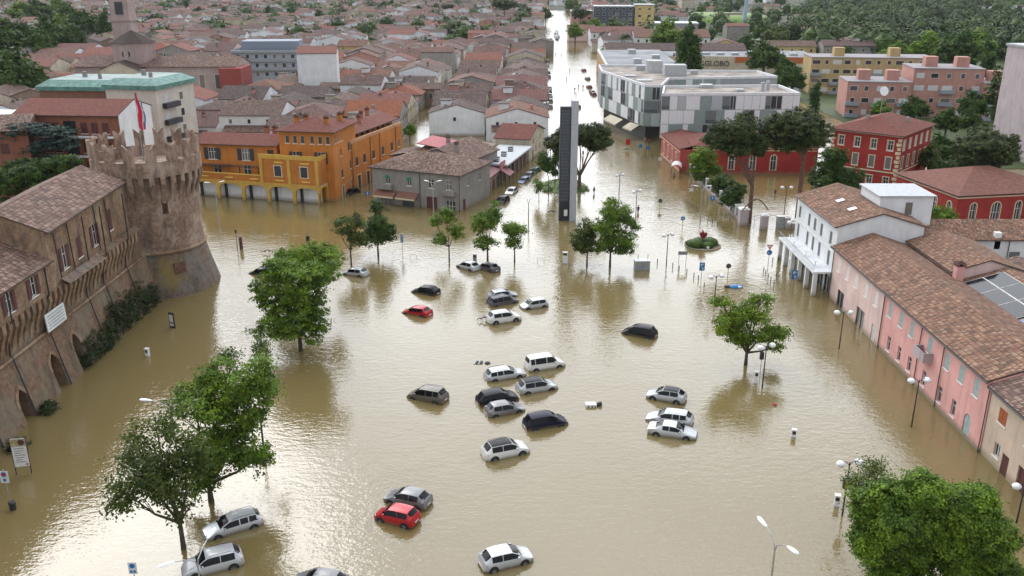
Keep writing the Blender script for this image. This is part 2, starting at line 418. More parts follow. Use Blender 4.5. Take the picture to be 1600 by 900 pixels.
class Bld:
    SD = {'S': (0, 0, 1, 0, 0), 'E': (1, 0, 0, 1, 90), 'N': (1, 1, -1, 0, 180), 'W': (0, 1, 0, -1, 270)}
    def __init__(s, name, label, cat, o, rot, W, D, h, wall, z0=-.8, near=True, group=None):
        s.t = thing(name, label, cat, (o[0], o[1], 0), R(rot), group)
        s.W, s.D, s.h, s.wall, s.z0, s.near = W, D, h, wall, z0, near
    def side(s, k):
        a, b, ux, uy, r = s.SD[k]
        L = s.W if k in 'SN' else s.D
        return Vector((a * s.W, b * s.D, 0)), Vector((ux, uy, 0)), L, R(r)
    def walls(s, op=None, gable=None, sides='SENW', pitch=.35, heights=None, mats=None, rp=.5, name='wall'):
        op = op or {}
        mb = MB()
        for k in sides:
            O, U, L, r = s.side(k); n = Vector((U.y, -U.x, 0))
            hh = (heights or {}).get(k, s.h)
            holes = [(u - w / 2, u + w / 2, z, z + h, st) for (u, z, w, h, st) in op.get(k, [])] if s.near else []
            xs = sorted({0, L} | {x for q in holes for x in q[:2]}); zs = sorted({s.z0, hh} | {z for q in holes for z in q[2:4]})
            mi = (mats or {}).get(k, 0)
            P = lambda u, z, d=0: O + U * u + Vector((0, 0, z)) - n * d
            for i in range(len(xs) - 1):
                for j in range(len(zs) - 1):
                    cx, cz = (xs[i] + xs[i + 1]) / 2, (zs[j] + zs[j + 1]) / 2
                    if any(q[0] < cx < q[1] and q[2] < cz < q[3] for q in holes): continue
                    mb.poly([P(xs[i], zs[j]), P(xs[i + 1], zs[j]), P(xs[i + 1], zs[j + 1]), P(xs[i], zs[j + 1])], mi)
            for a, b, c, d, st in holes:
                dp = .24 if 'deep' not in st else 3.2
                mb.poly([P(a, c), P(a, d), P(a, d, dp), P(a, c, dp)], mi); mb.poly([P(b, d), P(b, c), P(b, c, dp), P(b, d, dp)], mi)
                mb.poly([P(a, d), P(b, d), P(b, d, dp), P(a, d, dp)], mi); mb.poly([P(b, c), P(a, c), P(a, c, dp), P(b, c, dp)], mi)
                if 'deep' in st: mb.poly([P(a, c, dp), P(b, c, dp), P(b, d, dp), P(a, d, dp)], mi)
                if st[0] == 'a' or 'A' in st.split('+'):
                    ww = (b - a) / 2; rise = ww if 'flat' not in st else ww * .35; cx = (a + b) / 2; N = 8
                    for sg in (-1, 1):
                        arc = [(cx + sg * ww * math.sin(PI / 2 * i / N), d - rise + rise * math.cos(PI / 2 * i / N)) for i in range(N + 1)]
                        for i in range(N):
                            q = [P(*arc[i]), P(*arc[i + 1]), P(arc[i + 1][0], d), P(arc[i][0], d)]
                            mb.poly(q if sg > 0 else q[::-1], mi)
                            mb.poly([P(*arc[i]), P(*arc[i + 1]), P(*arc[i + 1], dp), P(*arc[i], dp)], mi)
            if gable and ((gable == 'x' and k in 'EW') or (gable == 'y' and k in 'SN')):
                q = rp if k in 'EN' and gable == 'x' or k in 'S' else 1 - rp
                if gable == 'x': q = rp if k == 'E' else 1 - rp
                zr = s.h + pitch * L * max(rp, 1 - rp) if rp not in (0, 1) else s.h + pitch * L
                zl = s.h
                mb.poly([P(0, s.h), P(L, s.h), P(L * q, s.h + pitch * L * (.5 if rp == .5 else max(rp, 1 - rp)))], mi)
        s.wp = mb.build(name, s.wall, s.t)
        for k in sides:
            O, U, L, r = s.side(k)
            for (u, z, w, h, st) in op.get(k, []): s.opening(k, u, z, w, h, st)
        return s
    def opening(s, k, u, z, w, h, st):
        O, U, L, r = s.side(k)
        cf = 'white_frame'
        if st.endswith('!'): return
        if st == 'hole' or st.split('+')[0] == 'hole': return
        r0 = None
        for nm, me, par in win_mesh(st, w, h, cf, s.near):
            o = link(nm, me, s.t if par is None else r0)
            if par is None:
                r0 = o; p = O + U * u; o.location = (p.x, p.y, z); o.rotation_euler = (0, 0, r)
        return r0
    def roof(s, kind='gable', axis='x', pitch=.35, over=.45, oe=None, mat=None, th=.16, rp=.5, hips=(True, True), x0=0, x1=None, y0=0, y1=None, h=None, name='roof'):
        X0, X1, Y0, Y1 = x0, s.W if x1 is None else x1, y0, s.D if y1 is None else y1
        h = s.h if h is None else h
        oe = over if oe is None else oe
        sw = axis == 'y'
        A, B = (X1 - X0, Y1 - Y0) if not sw else (Y1 - Y0, X1 - X0)
        def T(a, b, z):
            return Vector((X0 + a, Y0 + b, z)) if not sw else Vector((X0 + b, Y0 + a, z))
        zt = h + .18
        polys = []
        sl = math.sqrt(1 + pitch * pitch)
        if kind == 'gable':
            br = B * rp
            big = max(rp, 1 - rp)
            zr = zt + pitch * B * big
            def sl_(b0, b1, z0_, z1_):
                polys.append(([T(-oe, b0, z0_), T(A + oe, b0, z0_), T(A + oe, b1, z1_), T(-oe, b1, z1_)], abs(b1 - b0) * sl))
            if rp > 0: p1 = (zr - zt) / br; sl_(-over, br, zt - over * p1, zr)
            if rp < 1: p2 = (zr - zt) / (B - br); sl_(B + over, br, zt - over * p2, zr)
        elif kind == 'hip':
            zr = zt + pitch * B / 2
            e = B / 2
            h0 = e if hips[0] else -oe; h1 = A - e if hips[1] else A + oe
            o = over; ze = zt - o * pitch
            if h0 > h1: h0 = h1 = A / 2; 
            Lf, Rt = (-o if hips[0] else -oe), (A + o if hips[1] else A + oe)
            polys.append(([T(Lf, -o, ze), T(Rt, -o, ze), T(h1, B / 2, zr), T(h0, B / 2, zr)], (B / 2 + o) * sl))
            polys.append(([T(Rt, B + o, ze), T(Lf, B + o, ze), T(h0, B / 2, zr), T(h1, B / 2, zr)], (B / 2 + o) * sl))
            if hips[0]: polys.append(([T(-o, B + o, ze), T(-o, -o, ze), T(h0, B / 2, zr)], (e + o) * sl))
            if hips[1]: polys.append(([T(A + o, -o, ze), T(A + o, B + o, ze), T(h1, B / 2, zr)], (e + o) * sl))
        mb = MB(); off = rnd.random() * 40
        for P, _ in polys:
            e = (P[1] - P[0]).normalized(); nrm = (P[1] - P[0]).cross(P[2] - P[0]).normalized()
            if nrm.z < 0: nrm = -nrm
            up = nrm.cross(e)
            uv = [((p - P[0]).dot(e) + off, (p - P[0]).dot(up) + off) for p in P]
            if up.z < 0: uv = [(a, 2 * off - b) for a, b in uv]
            mb.poly(P if (P[1] - P[0]).cross(P[2] - P[0]).z > 0 else P[::-1], 0, uv if (P[1] - P[0]).cross(P[2] - P[0]).z > 0 else uv[::-1])
            Q = [p - Vector((0, 0, th)) for p in P]; mb.poly(Q, 1)
            for i in range(len(P)):
                j = (i + 1) % len(P)
                mb.poly([Q[i], Q[j], P[j], P[i]], 1)
        s.rz = zr
        # ridge and hip caps
        if s.near:
            m2 = MATS.get('roof_fascia') or M_wood
        s.rp_ = mb.build(name, [mat, FASCIA], s.t)
        return s
    def box(s, name, a, b, mat, label=None):
        o = MB().box(a, b).build(name, mat, s.t)
        if label: o['label'] = label
        return o
    def chimney(s, x, y, z, w=.7, h=1.2, mat=None, cap=True):
        m = MB(); m.box((x - w / 2, y - w / 2, z - 1.2), (x + w / 2, y + w / 2, z + h))
        if cap:
            m.box((x - w / 2 - .1, y - w / 2 - .1, z + h), (x + w / 2 + .1, y + w / 2 + .1, z + h + .1), 1)
            for a in (-1, 1): m.box((x - .1 + a * w * .32, y - w * .4, z + h + .1), (x + .1 + a * w * .32, y + w * .4, z + h + .3))
            m.poly([(x - w * .7, y - w * .7, z + h + .3), (x + w * .7, y - w * .7, z + h + .3), (x, y, z + h + .62)], 1); m.poly([(x + w * .7, y - w * .7, z + h + .3), (x + w * .7, y + w * .7, z + h + .3), (x, y, z + h + .62)], 1)
            m.poly([(x + w * .7, y + w * .7, z + h + .3), (x - w * .7, y + w * .7, z + h + .3), (x, y, z + h + .62)], 1); m.poly([(x - w * .7, y + w * .7, z + h + .3), (x - w * .7, y - w * .7, z + h + .3), (x, y, z + h + .62)], 1)
        return m.build('chimney', [mat or s.wall, T_red], s.rp_ if hasattr(s, 'rp_') else s.t)
    def drain(s, pts, r=.06):
        return MB().tube(pts, r, 6).build('drainpipe', M_dark, s.t)
FASCIA = simple('roof_fascia', (.07, .05, .04), .8)
simple('cream_trim', (.6, .52, .36), .8); 
P_grey = plaster('grey_render', (.3, .28, .26)); P_cream = plaster('cream_render', (.56, .5, .39)); P_pink = plaster('pink_render', (.7, .37, .34), .14)
P_pale = plaster('pale_pink_render', (.7, .52, .48), .14); P_beige = plaster('beige_render', (.58, .46, .36), .18); P_orange = plaster('orange_render', (.52, .19, .035), .25)
P_red = plaster('red_render', (.33, .03, .025), .25); P_ochre = plaster('ochre_render', (.45, .28, .09), .2); P_brown = plaster('brown_render', (.28, .2, .15), .3)
P_yel = plaster('yellow_render', (.6, .47, .2), .2); P_rose = plaster('rose_render', (.47, .25, .2), .15); P_lilac = plaster('lilac_render', (.43, .37, .38), .1)
simple('green_shutter', (.03, .05, .04), .6); simple('grey_blue_shutter', (.34, .42, .42), .6); simple('brown_door', (.16, .05, .03), .6); simple('maroon_shutter', (.1, .03, .03), .6)
simple('grey_shutter', (.15, .155, .16), .6); simple('white_shutter', (.55, .56, .55), .6); simple('pale_shutter', (.72, .68, .66), .6); simple('orange_shutter', (.33, .09, .03), .6)
simple('slate_roof', (.12, .12, .125), .7)

# ---------------------------------------------------------------- cars
def paint(name, c, met=.25):
    if name in MATS: return MATS[name]
    m, t = newmat(name); k = NT(t)
    n = k.noise(k.pos(), 1.5, 5, .6)
    sp = k.n('ShaderNodeSeparateXYZ', {'Vector': k.n('ShaderNodeNewGeometry').outputs['Position']})
    mud = k.n('ShaderNodeMapRange', {'Value': k.n('ShaderNodeMath', {0: sp.outputs['Z'], 1: k.n('ShaderNodeMath', {0: n, 1: .35}, operation='MULTIPLY').outputs[0]}, operation='SUBTRACT').outputs[0], 'From Min': -.15, 'From Max': .16, 'To Min': .75, 'To Max': 0})
    a = k.mix(mud.outputs[0], c, (.22, .17, .1))
    dk = sum(c) < .2
    k.out(a, .3, metal=0 if dk else met, spec=.15 if dk else .35, Coat_Weight=.05 if dk else .25, Coat_Roughness=.1)
    MATS[name] = m; return m
M_tyre = simple('tyre_rubber', (.018, .018, .018), .8); M_rim = simple('alloy_rim', (.35, .36, .37), .35, metal=.7)
M_plast = simple('black_plastic', (.025, .025, .028), .6); M_hl = simple('headlight_lens', (.6, .63, .66), .1); M_tl = simple('taillight_lens', (.55, .01, .02), .25)
M_plate = simple('plate_white', (.7, .7, .68), .4)
# (L, W, H, hood z, cowl x, roof front x, roof rear x, tail top x, tail belt z, belt z)
ST = {
 'hatchback': dict(L=4.05, W=1.74, H=1.48, xc=.95, xf=1.75, xr=3.35, xt=3.9, hood=.86, belt=.93),
 'compact':   dict(L=3.7, W=1.66, H=1.5, xc=.72, xf=1.45, xr=3.2, xt=3.58, hood=.9, belt=.95),
 'wagon':     dict(L=4.6, W=1.8, H=1.48, xc=1.15, xf=1.95, xr=4.0, xt=4.45, hood=.88, belt=.93),
 'sedan':     dict(L=4.65, W=1.8, H=1.43, xc=1.2, xf=2.0, xr=3.2, xt=3.95, hood=.87, belt=.92),
 'suv':       dict(L=4.4, W=1.84, H=1.66, xc=1.05, xf=1.75, xr=3.75, xt=4.25, hood=1.02, belt=1.04),
 'mpv':       dict(L=4.35, W=1.8, H=1.66, xc=.85, xf=1.65, xr=3.85, xt=4.2, hood=.98, belt=1.0),
 'van':       dict(L=4.5, W=1.8, H=1.82, xc=1.0, xf=1.6, xr=4.3, xt=4.42, hood=1.02, belt=1.05),
}
def car_parts(st):
    d = ST[st]; L, W, H, xc, xf, xr, xt, hood, belt = (d[k] for k in ('L', 'W', 'H', 'xc', 'xf', 'xr', 'xt', 'hood', 'belt'))
    hw = W / 2; sed = st == 'sedan'
    def ring(x, zb, hwf, zbelt, wt, ztop):
        w = hw * hwf
        return [(x, 0, zb), (x, w * .86, zb), (x, w * .97, zb + .12), (x, w, (zb + zbelt) / 2 + .05), (x, w * .965, zbelt), (x, wt, ztop - .07 if ztop > zbelt + .2 else ztop - .01), (x, wt * .55, ztop - .012), (x, 0, ztop)]
    hood0 = hood - .2
    S = [ring(0.0, .32, .70, .5, .5 * hw, .55), ring(.06, .22, .82, .58, .62 * hw, .66), ring(.3, .18, .95, hood0 - .02, .74 * hw, hood0 + .04), ring(.62, .17, .99, hood - .1, .8 * hw, hood - .03),
         ring(xc, .17, 1, belt - .03, .84 * hw, belt + .03),
         ring((xc + xf) / 2, .17, 1, belt, .80 * hw, (belt + H) / 2 + .07), ring(xf, .17, 1, belt, .73 * hw, H - .035), ring(xf + .45, .17, 1, belt + .01, .73 * hw, H), ring((xf + xr) / 2 + .25, .17, 1, belt + .02, .725 * hw, H)]
    S.append(ring(xr, .17, 1, belt + .03, .69 * hw, H - .04))
    if sed:
        S += [ring((xr + xt) / 2, .18, .99, belt + .03, .72 * hw, (H + belt) / 2 + .1), ring(xt, .2, .98, belt + .03, .76 * hw, belt + .09), ring(L - .2, .25, .94, belt, .74 * hw, belt + .05), ring(L - .03, .3, .88, belt - .12, .7 * hw, belt - .04), ring(L, .35, .84, belt - .2, .6 * hw, belt - .2)]
    else:
        S += [ring(xr * .4 + xt * .6, .2, .985, belt + .03, .68 * hw, H - .04 - (H - belt) * .45), ring(xt, .22, .96, belt + .02, .72 * hw, belt + .12), ring(L - .06, .28, .92, belt - .2, .74 * hw, belt - .1), ring(L, .34, .86, .55, .6 * hw, .62)]
    NR = 8
    v = []; f = []
    for r in S:
        for (x, y, z) in r: v.append((x, y, z))
        for (x, y, z) in r[1:-1][::-1]: v.append((x, -y, z))
    n = 2 * NR - 2
    for i in range(len(S) - 1):
        for k_ in range(n):
            a = i * n + k_; b = i * n + (k_ + 1) % n
            f.append((a, a + n, b + n, b))
    f.append(tuple(range(n))); f.append(tuple(range(len(v) - 1, len(v) - n - 1, -1)))
    body = MB(); body.mesh(v, f)
    parts = [('body', body.data('body', MATS['paint_silver'], 38), None)]
    ci = 4; ri = 6; rr = 9
    # interpolation on the shell
    def shell(i0, i1, u, j0, j1, w, sg, off):
        A = Vector(S[i0][j0]).lerp(Vector(S[i1][j0]), u); B = Vector(S[i0][j1]).lerp(Vector(S[i1][j1]), u)
        p = A.lerp(B, w)
        return Vector((p.x, sg * p.y, p.z)) 
    def panel(pts, off, nm, mat):
        P = [Vector(p) for p in pts]; nr = (P[1] - P[0]).cross(P[3] - P[0]).normalized()
        c = sum(P, Vector()) / len(P)
        if nr.dot(c - Vector((L / 2, 0, .6))) < 0: nr = -nr
        m = MB(); Q = [p + nr * off for p in P]; m.poly(Q); 
        for i in range(len(P)): j = (i + 1) % len(P); m.poly([P[i], P[j], Q[j], Q[i]])
        return m
    # windscreen (cowl to roof front) and rear window as strips across
    def strip(i0, i1, u0, u1, ks, nm):
        m = MB()
        rows = []
        for (ia, ib, uu) in ks:
            row = []
            for sg in (-1, 1):
                js = (5, 6, 7) if sg > 0 else (7, 6, 5)
                seq = [(5, .0), (6, 0), (7, 0)] if sg > 0 else [(7, 0), (6, 0), (5, 0)]
                for (j, _) in ([(5, 0), (6, 0), (7, 0)] if sg < 0 else [(6, 0), (5, 0)]):
                    p = Vector(S[ia][j]).lerp(Vector(S[ib][j]), uu); k5 = .93 if j == 5 else 1
                    row.append(Vector((p.x, sg * p.y * k5, p.z)))
            rows.append(row)
        for a in range(len(rows) - 1):
            for b in range(4):
                q = [rows[a][b], rows[a][b + 1], rows[a + 1][b + 1], rows[a + 1][b]]
                nr = (q[1] - q[0]).cross(q[3] - q[0]).normalized()
                if nr.z < 0: nr = -nr
                m.poly([p + nr * .014 for p in q])
        return m
    parts.append(('windscreen', strip(0, 0, 0, 0, [(4, 5, .1), (4, 5, 1), (5, 6, .9)], '').data('windscreen', M_darkglass), None))
    if sed: ks = [(9, 10, .1), (9, 10, 1), (10, 11, .9)]
    else: ks = [(9, 10, .12), (9, 10, 1), (10, 11, .75)]
    parts.append(('rear_window', strip(0, 0, 0, 0, ks, '').data('rear_window', M_darkglass), None))
    # side windows between belt (4) and roof edge (5)
    def at(x, w, sg):
        for i in range(len(S) - 1):
            if S[i][0][0] <= x <= S[i + 1][0][0] + 1e-6:
                u = (x - S[i][0][0]) / (S[i + 1][0][0] - S[i][0][0]); return shell(i, i + 1, u, 4, 5, w, sg, 0)
    lo, hi = .04, .93
    x_front = xc + (xf - xc) * .35
    xm = (xf + xr) / 2 - .02
    segs = [(x_front, xm - .03), (xm + .03, xr - (.0 if st in ('wagon', 'van', 'mpv', 'suv') else -.02))]
    if st in ('wagon', 'van', 'mpv'):
        a, b = xf + .75, xr - .6
        segs = [(x_front, a - .04), (a + .04, b - .04), (b + .04, xr + .12 if st != 'van' else xr - .1)]
    for sg in (-1, 1):
        for q, (a, b) in enumerate(segs):
            m = MB(); N = 5
            top = []
            for i in range(N + 1):
                x = a + (b - a) * i / N
                # the front pane's top edge follows the windscreen pillar
                xx = x
                pl = at(xx, lo, sg); pt = at(xx, hi, sg)
                top.append((pl, pt))
            for i in range(N):
                q4 = [top[i][0], top[i + 1][0], top[i + 1][1], top[i][1]]
                m.poly([p + Vector((0, sg * .014, .004)) for p in q4])
            parts.append(('side_window', m.data('side_window', M_darkglass), None))
    # wheels in arches
    wr = .31 if st not in ('suv',) else .35
    wx = (.2 * L if st != 'van' else .19 * L, L - .19 * L)
    for x in wx:
        for sg in (-1, 1):
            m = MB(); N = 14; r = wr + .07
            c = Vector((x, sg * (hw + .004), wr + .02))
            arc = [c + Vector((math.cos(a) * r, 0, math.sin(a) * r)) for a in [PI * i / N for i in range(N + 1)]]
            arc = [arc[0] - Vector((0, 0, .16))] + arc + [arc[-1] - Vector((0, 0, .16))]
            m.poly(arc); m.poly([p - Vector((0, sg * .1, 0)) for p in arc])
            for i in range(len(arc) - 1): m.poly([arc[i], arc[i + 1], arc[i + 1] - Vector((0, sg * .1, 0)), arc[i] - Vector((0, sg * .1, 0))])
            parts.append(('wheel_arch', m.data('wheel_arch', M_plast), None))
            m = MB(); y0, y1 = sg * (hw - .18), sg * (hw + .03)
            m.tube([(x, y0, wr), (x, y1, wr)], wr, 18)
            k_ = len(parts); parts.append(('wheel', m.data('wheel', M_tyre, 40), None))
            m = MB(); m.tube([(x, y1 - sg * .02, wr), (x, y1 + sg * .012, wr)], [wr * .66, wr * .62], 16)
            for q in range(5):
                a = 2 * PI * q / 5; m.box((-.03, 0, wr * .1), (.03, .02, wr * .58), 1, Matrix.Translation((x, y1 + (.006 if sg > 0 else -.026), wr)) @ Matrix.Rotation(a, 4, 'Y'))
            parts.append(('rim', m.data('rim', [M_plast, M_rim]), k_))
    for sg in (-1, 1):
        m = panel([(.03, sg * hw * .52, .6), (.28, sg * hw * .87, hood0 - .1), (.30, sg * hw * .86, hood0 - .01), (.09, sg * hw * .55, .69)], .03, '', None)
        parts.append(('headlight', m.data('headlight', M_hl), None))
        zt = belt + .02 if not sed else belt - .02
        m = panel([(L - .19, sg * hw * .955, zt - .34), (L - .02, sg * hw * .66, zt - .36), (L - .1, sg * hw * .64, zt - .08), (L - .24, sg * hw * .93, zt - .05)], .03, '', None)
        parts.append(('taillight', m.data('taillight', M_tl), None))
        m = MB(); m.box((xc + .32, sg * (hw + .02) - .1, belt + .0), (xc + .44, sg * (hw + .02) + .1, belt + .13))
        parts.append(('mirror', m.data('mirror', M_plast), None))
    for x, z in ((-.012, .42), (L - .005, .56 if sed else .5)):
        m = MB(); m.box((x, -.26, z), (x + .02, .26, z + .11)); parts.append(('number_plate', m.data('number_plate', M_plate), None))
    m = MB(); m.box((-.008, -hw * .5, .5), (.03, hw * .5, .58)); parts.append(('grille', m.data('grille', M_plast), None))
    if st in ('wagon', 'suv', 'mpv'):
        for sg in (-1, 1):
            m = MB(); y = sg * hw * .66; m.tube([(xf + .25, y, H - .06), (xf + .4, y, H + .03), (xr - .15, y, H + .03), (xr, y, H - .07)], .018, 5)
            parts.append(('roof_rail', m.data('roof_rail', M_plast), None))
    return parts
paint('paint_silver', (.42, .44, .46))
CARP = {}
CN = {}
def car(st, pa, label, a, b=None, z=-.16, pitch=0, roll=0, group='cars caught in the flood', black_roof=False, head=None, dark=False):
    """a = photo point where the flank's nose end meets the water, b = same for the tail end (near flank)"""
    if st not in CARP: CARP[st] = car_parts(st)
    d = ST[st]
    A = G(*a)
    if b is not None:
        B = G(*b); dr = (B - A); mid = (A + B) / 2
        ang = math.atan2(dr.y, dr.x)
        L = d['L']
        # near flank faces the camera: centre lies half a width further away
        nrm = Vector((-dr.y, dr.x, 0)).normalized()
        if nrm.y < 0: nrm = -nrm
        ctr = mid + nrm * d['W'] / 2
    else:
        ctr = A; ang = R(head)
    nose = ctr - Vector((math.cos(ang), math.sin(ang), 0)) * d['L'] / 2
    t = thing('car', label, 'car', (nose.x, nose.y, z - .12), 0, group)
    t.rotation_euler = (R(roll), R(pitch), ang)
    objs = []
    for nm, me, par in CARP[st]:
        o = link(nm, me, t if par is None else objs[par]); objs.append(o)
        if nm in ('body',):
            o.material_slots[0].link = 'OBJECT'; o.material_slots[0].material = MATS[pa]
        if nm == 'mirror' and not dark: o.material_slots[0].link = 'OBJECT'; o.material_slots[0].material = MATS[pa]
    if black_roof:
        hw = d['W'] / 2; m = MB(); H = d['H']; xf, xr = d['xf'], d['xr']
        for x0, x1, z0, z1, w0, w1 in ((xf + .02, xf + .45, H - .03, H + .006, .72, .72), (xf + .45, (xf + xr) / 2 + .25, H + .006, H + .006, .72, .72), ((xf + xr) / 2 + .25, xr, H + .006, H - .03, .72, .68)):
            for sg in (-1, 1):
                q = [(x0, 0, z0 + .006), (x1, 0, z1 + .006), (x1, sg * w1 * hw * .55, z1 - .004), (x0, sg * w0 * hw * .55, z0 - .004)]; m.poly(q)
                q = [(x0, sg * w0 * hw * .55, z0 - .004), (x1, sg * w1 * hw * .55, z1 - .004), (x1, sg * w1 * hw * .99, z1 - .055), (x0, sg * w0 * hw * .99, z0 - .055)]; m.poly(q)
        m.build('roof_panel', MATS['paint_black'], t)
    return t
paint('paint_white', (.68, .68, .66), 0); paint('paint_black', (.014, .014, .018), .1); paint('paint_navy', (.012, .014, .032), .2); paint('paint_red', (.42, .012, .02), .1)
paint('paint_grey', (.2, .2, .21)); paint('paint_brown', (.13, .115, .1)); paint('paint_darkgrey', (.09, .085, .1)); paint('paint_blue', (.1, .14, .23)); paint('paint_green', (.02, .09, .05)); paint('paint_light', (.5, .52, .54), .35)
paint('paint_maroon', (.12, .03, .03))
C_ = 'car'
car('hatchback', 'paint_black', 'black hatchback with its nose sunk, just above the bright red hatchback', (640.5, 457), (680, 463.7), -.42, -3)
car('hatchback', 'paint_red', 'red hatchback half sunk beside no other car, left of the crossing rows', (627.5, 489.5), (665, 497), -.42, -3)
car('hatchback', 'paint_silver', 'silver hatchback topmost of the pair touching flanks above the white crossover', (808, 463.5), (770, 469), -.3, 1)
car('mpv', 'paint_darkgrey', 'dark plum grey people carrier drifting against the silver hatchback behind it', (810, 473), (770, 480.5), -.32, 1)
car('compact', 'paint_light', 'small pale silver hatchback facing left, alone to the right of the touching pair', (820, 485), (856, 479.5), -.25, 0)
car('suv', 'paint_white', 'bright white crossover with all white roof and black wheel arches in upper cluster', (817, 501), (765, 508.7), -.12, 0)
car('van', 'paint_white', 'white window van with three side windows, top of the middle cluster', (884.5, 573), (827.5, 582), -.2, 0)
car('wagon', 'paint_light', 'pale silver estate car with roof rails left of the white window van', (824, 588.5), (762.5, 598), -.2, 1)
car('suv', 'paint_light', 'silver crossover with black roof, right of the black sport utility', (872.5, 608.5), (815, 618), -.3, 0, black_roof=True)
car('suv', 'paint_black', 'black sport utility with red taillight touching the silver grey hatchback below it', (814, 626), (750, 637.5), -.28, 1)
car('hatchback', 'paint_grey', 'silver grey hatchback pressed against the black sport utility above it', (824, 643), (762, 654.5), -.25, 0)
car('mpv', 'paint_brown', 'grey brown people carrier facing left, alone at the left of the middle cluster', (640, 623), (684, 632.5), -.35, -3)
car('mpv', 'paint_navy', 'long dark navy people carrier with red taillight, lowest of the middle cluster', (890, 664.5), (824, 675), -.28, 0)
car('suv', 'paint_white', 'white crossover with black roof floating alone below the middle cluster', (826.7, 709), (764, 722), -.2, 0, black_roof=True)
car('hatchback', 'paint_grey', 'bluish silver hatchback with big rear window behind the bright red small car', (600, 785), (660, 800), -.22, -2)
car('compact', 'paint_red', 'bright red small car with number plate floating in front of bluish silver hatchback', (585, 813), (641, 829), -.18, -3)
car('hatchback', 'paint_light', 'pale silver hatchback alone at the bottom middle, wheels showing', (830, 880), (763, 897), -.14, -1)
car('hatchback', 'paint_light', 'silver hatchback with dark glass sunroof, topmost of the three on the right', (1010, 623), (1066, 633.5), -.14, -1, black_roof=True)
car('wagon', 'paint_light', 'silver estate car facing left behind the silver saloon on the right', (1008, 658), (1080, 670), -.3, -3)
car('sedan', 'paint_light', 'pale silver saloon with boot and red taillight facing right', (1088, 690), (1010, 679), -.16, 0)
car('mpv', 'paint_black', 'black people carrier nose down alone on the open water to the right', (973, 522.5), (1017, 531), -.4, -3)
car('wagon', 'paint_light', 'silver estate car under the lower left trees, upper of the two', (332, 845), (405, 823), -.2, 0)
car('suv', 'paint_light', 'silver estate with red taillight beside double street lamp, lower of the two', (290, 908), (380, 885), -.2, 0)
car('hatchback', 'paint_grey', 'car cut by the bottom edge showing only its blue grey roof', (462, 922), (524, 931), -.2, 0)
car('hatchback', 'paint_black', 'black car partly behind the bushy left tree, near the round brick tower', (386, 428), (422, 432.5), -.5, -3)
car('hatchback', 'paint_light', 'silver hatchback under the thin tree at the left of the tree row', (534, 429), (566, 434), -.35, -2)
car('hatchback', 'paint_light', 'silver hatchback by the tree row, left of the dark hatchback', (716, 418), (734, 424), -.35, -3, dark=True)
car('hatchback', 'paint_darkgrey', 'dark grey hatchback at the foot of the middle tree in the row', (745, 420), (766, 426.5), -.35, -3)
car('hatchback', 'paint_black', 'black hatchback at the side wall of the orange arcaded building', (543.5, 307), (565, 300), -.3, 0)
hs = R(88.3)
def scar(st, pa, label, p, head=-92, z=-.35): return car(st, pa, label, p, None, z, 0, group='cars parked along the flooded streets', head=head)
scar('suv', 'paint_black', 'black sport utility parked nearest the square in the shop street', (785, 316), 72)
scar('hatchback', 'paint_light', 'white car parked behind the black sport utility in the shop street', (799, 301), 72)
scar('hatchback', 'paint_blue', 'blue car parked third from the square along the shop street', (818, 284), 65)
scar('hatchback', 'paint_darkgrey', 'dark grey car parked right behind the blue car in the shop street', (826, 276), 72)
scar('compact', 'paint_green', 'green car at the edge of the slim trees in the shop street', (835, 269), 72)
pk = [(859.5, 168, 'paint_grey'), (859.5, 158.5, 'paint_darkgrey'), (859, 151, 'paint_silver'), (858.5, 144.5, 'paint_black'), (858.3, 138.5, 'paint_light'), (857, 121, 'paint_darkgrey'), (856.5, 114.5, 'paint_black'), (855, 103, 'paint_silver'), (855, 97, 'paint_darkgrey'),
      (851.5, 72, 'paint_darkgrey'), (851.5, 63, 'paint_silver'), (862.5, 76, 'paint_light'), (862, 70, 'paint_darkgrey'), (861, 62, 'paint_grey')]
od = ['nearest', 'second', 'third', 'fourth', 'fifth', 'sixth', 'seventh', 'eighth', 'ninth', 'tenth', 'eleventh', 'twelfth', 'thirteenth', 'fourteenth']
nmc = {'paint_grey': 'grey', 'paint_darkgrey': 'dark grey', 'paint_silver': 'silver', 'paint_black': 'black', 'paint_light': 'pale'}
for i, (x, y, pa) in enumerate(pk):
    scar(['hatchback', 'wagon', 'suv'][i % 3], pa, '%s car, %s in the line up the left of the long street' % (nmc[pa], od[i]), (x, y), -88)
scar('hatchback', 'paint_maroon', 'dark car standing in the long street beside the top of the white slab', (903, 168), -88)
for i, (x, y, pa, w) in enumerate([(917.5, 137, 'paint_maroon', 'dark red'), (909, 111, 'paint_maroon', 'maroon'), (922, 145, 'paint_darkgrey', 'dark grey'), (924, 148.5, 'paint_maroon', 'brownish red'), (915, 124, 'paint_darkgrey', 'charcoal')]):
    scar('hatchback', pa, '%s car parked against the foot of the long ochre wall' % w, (x + 3, y), -80)

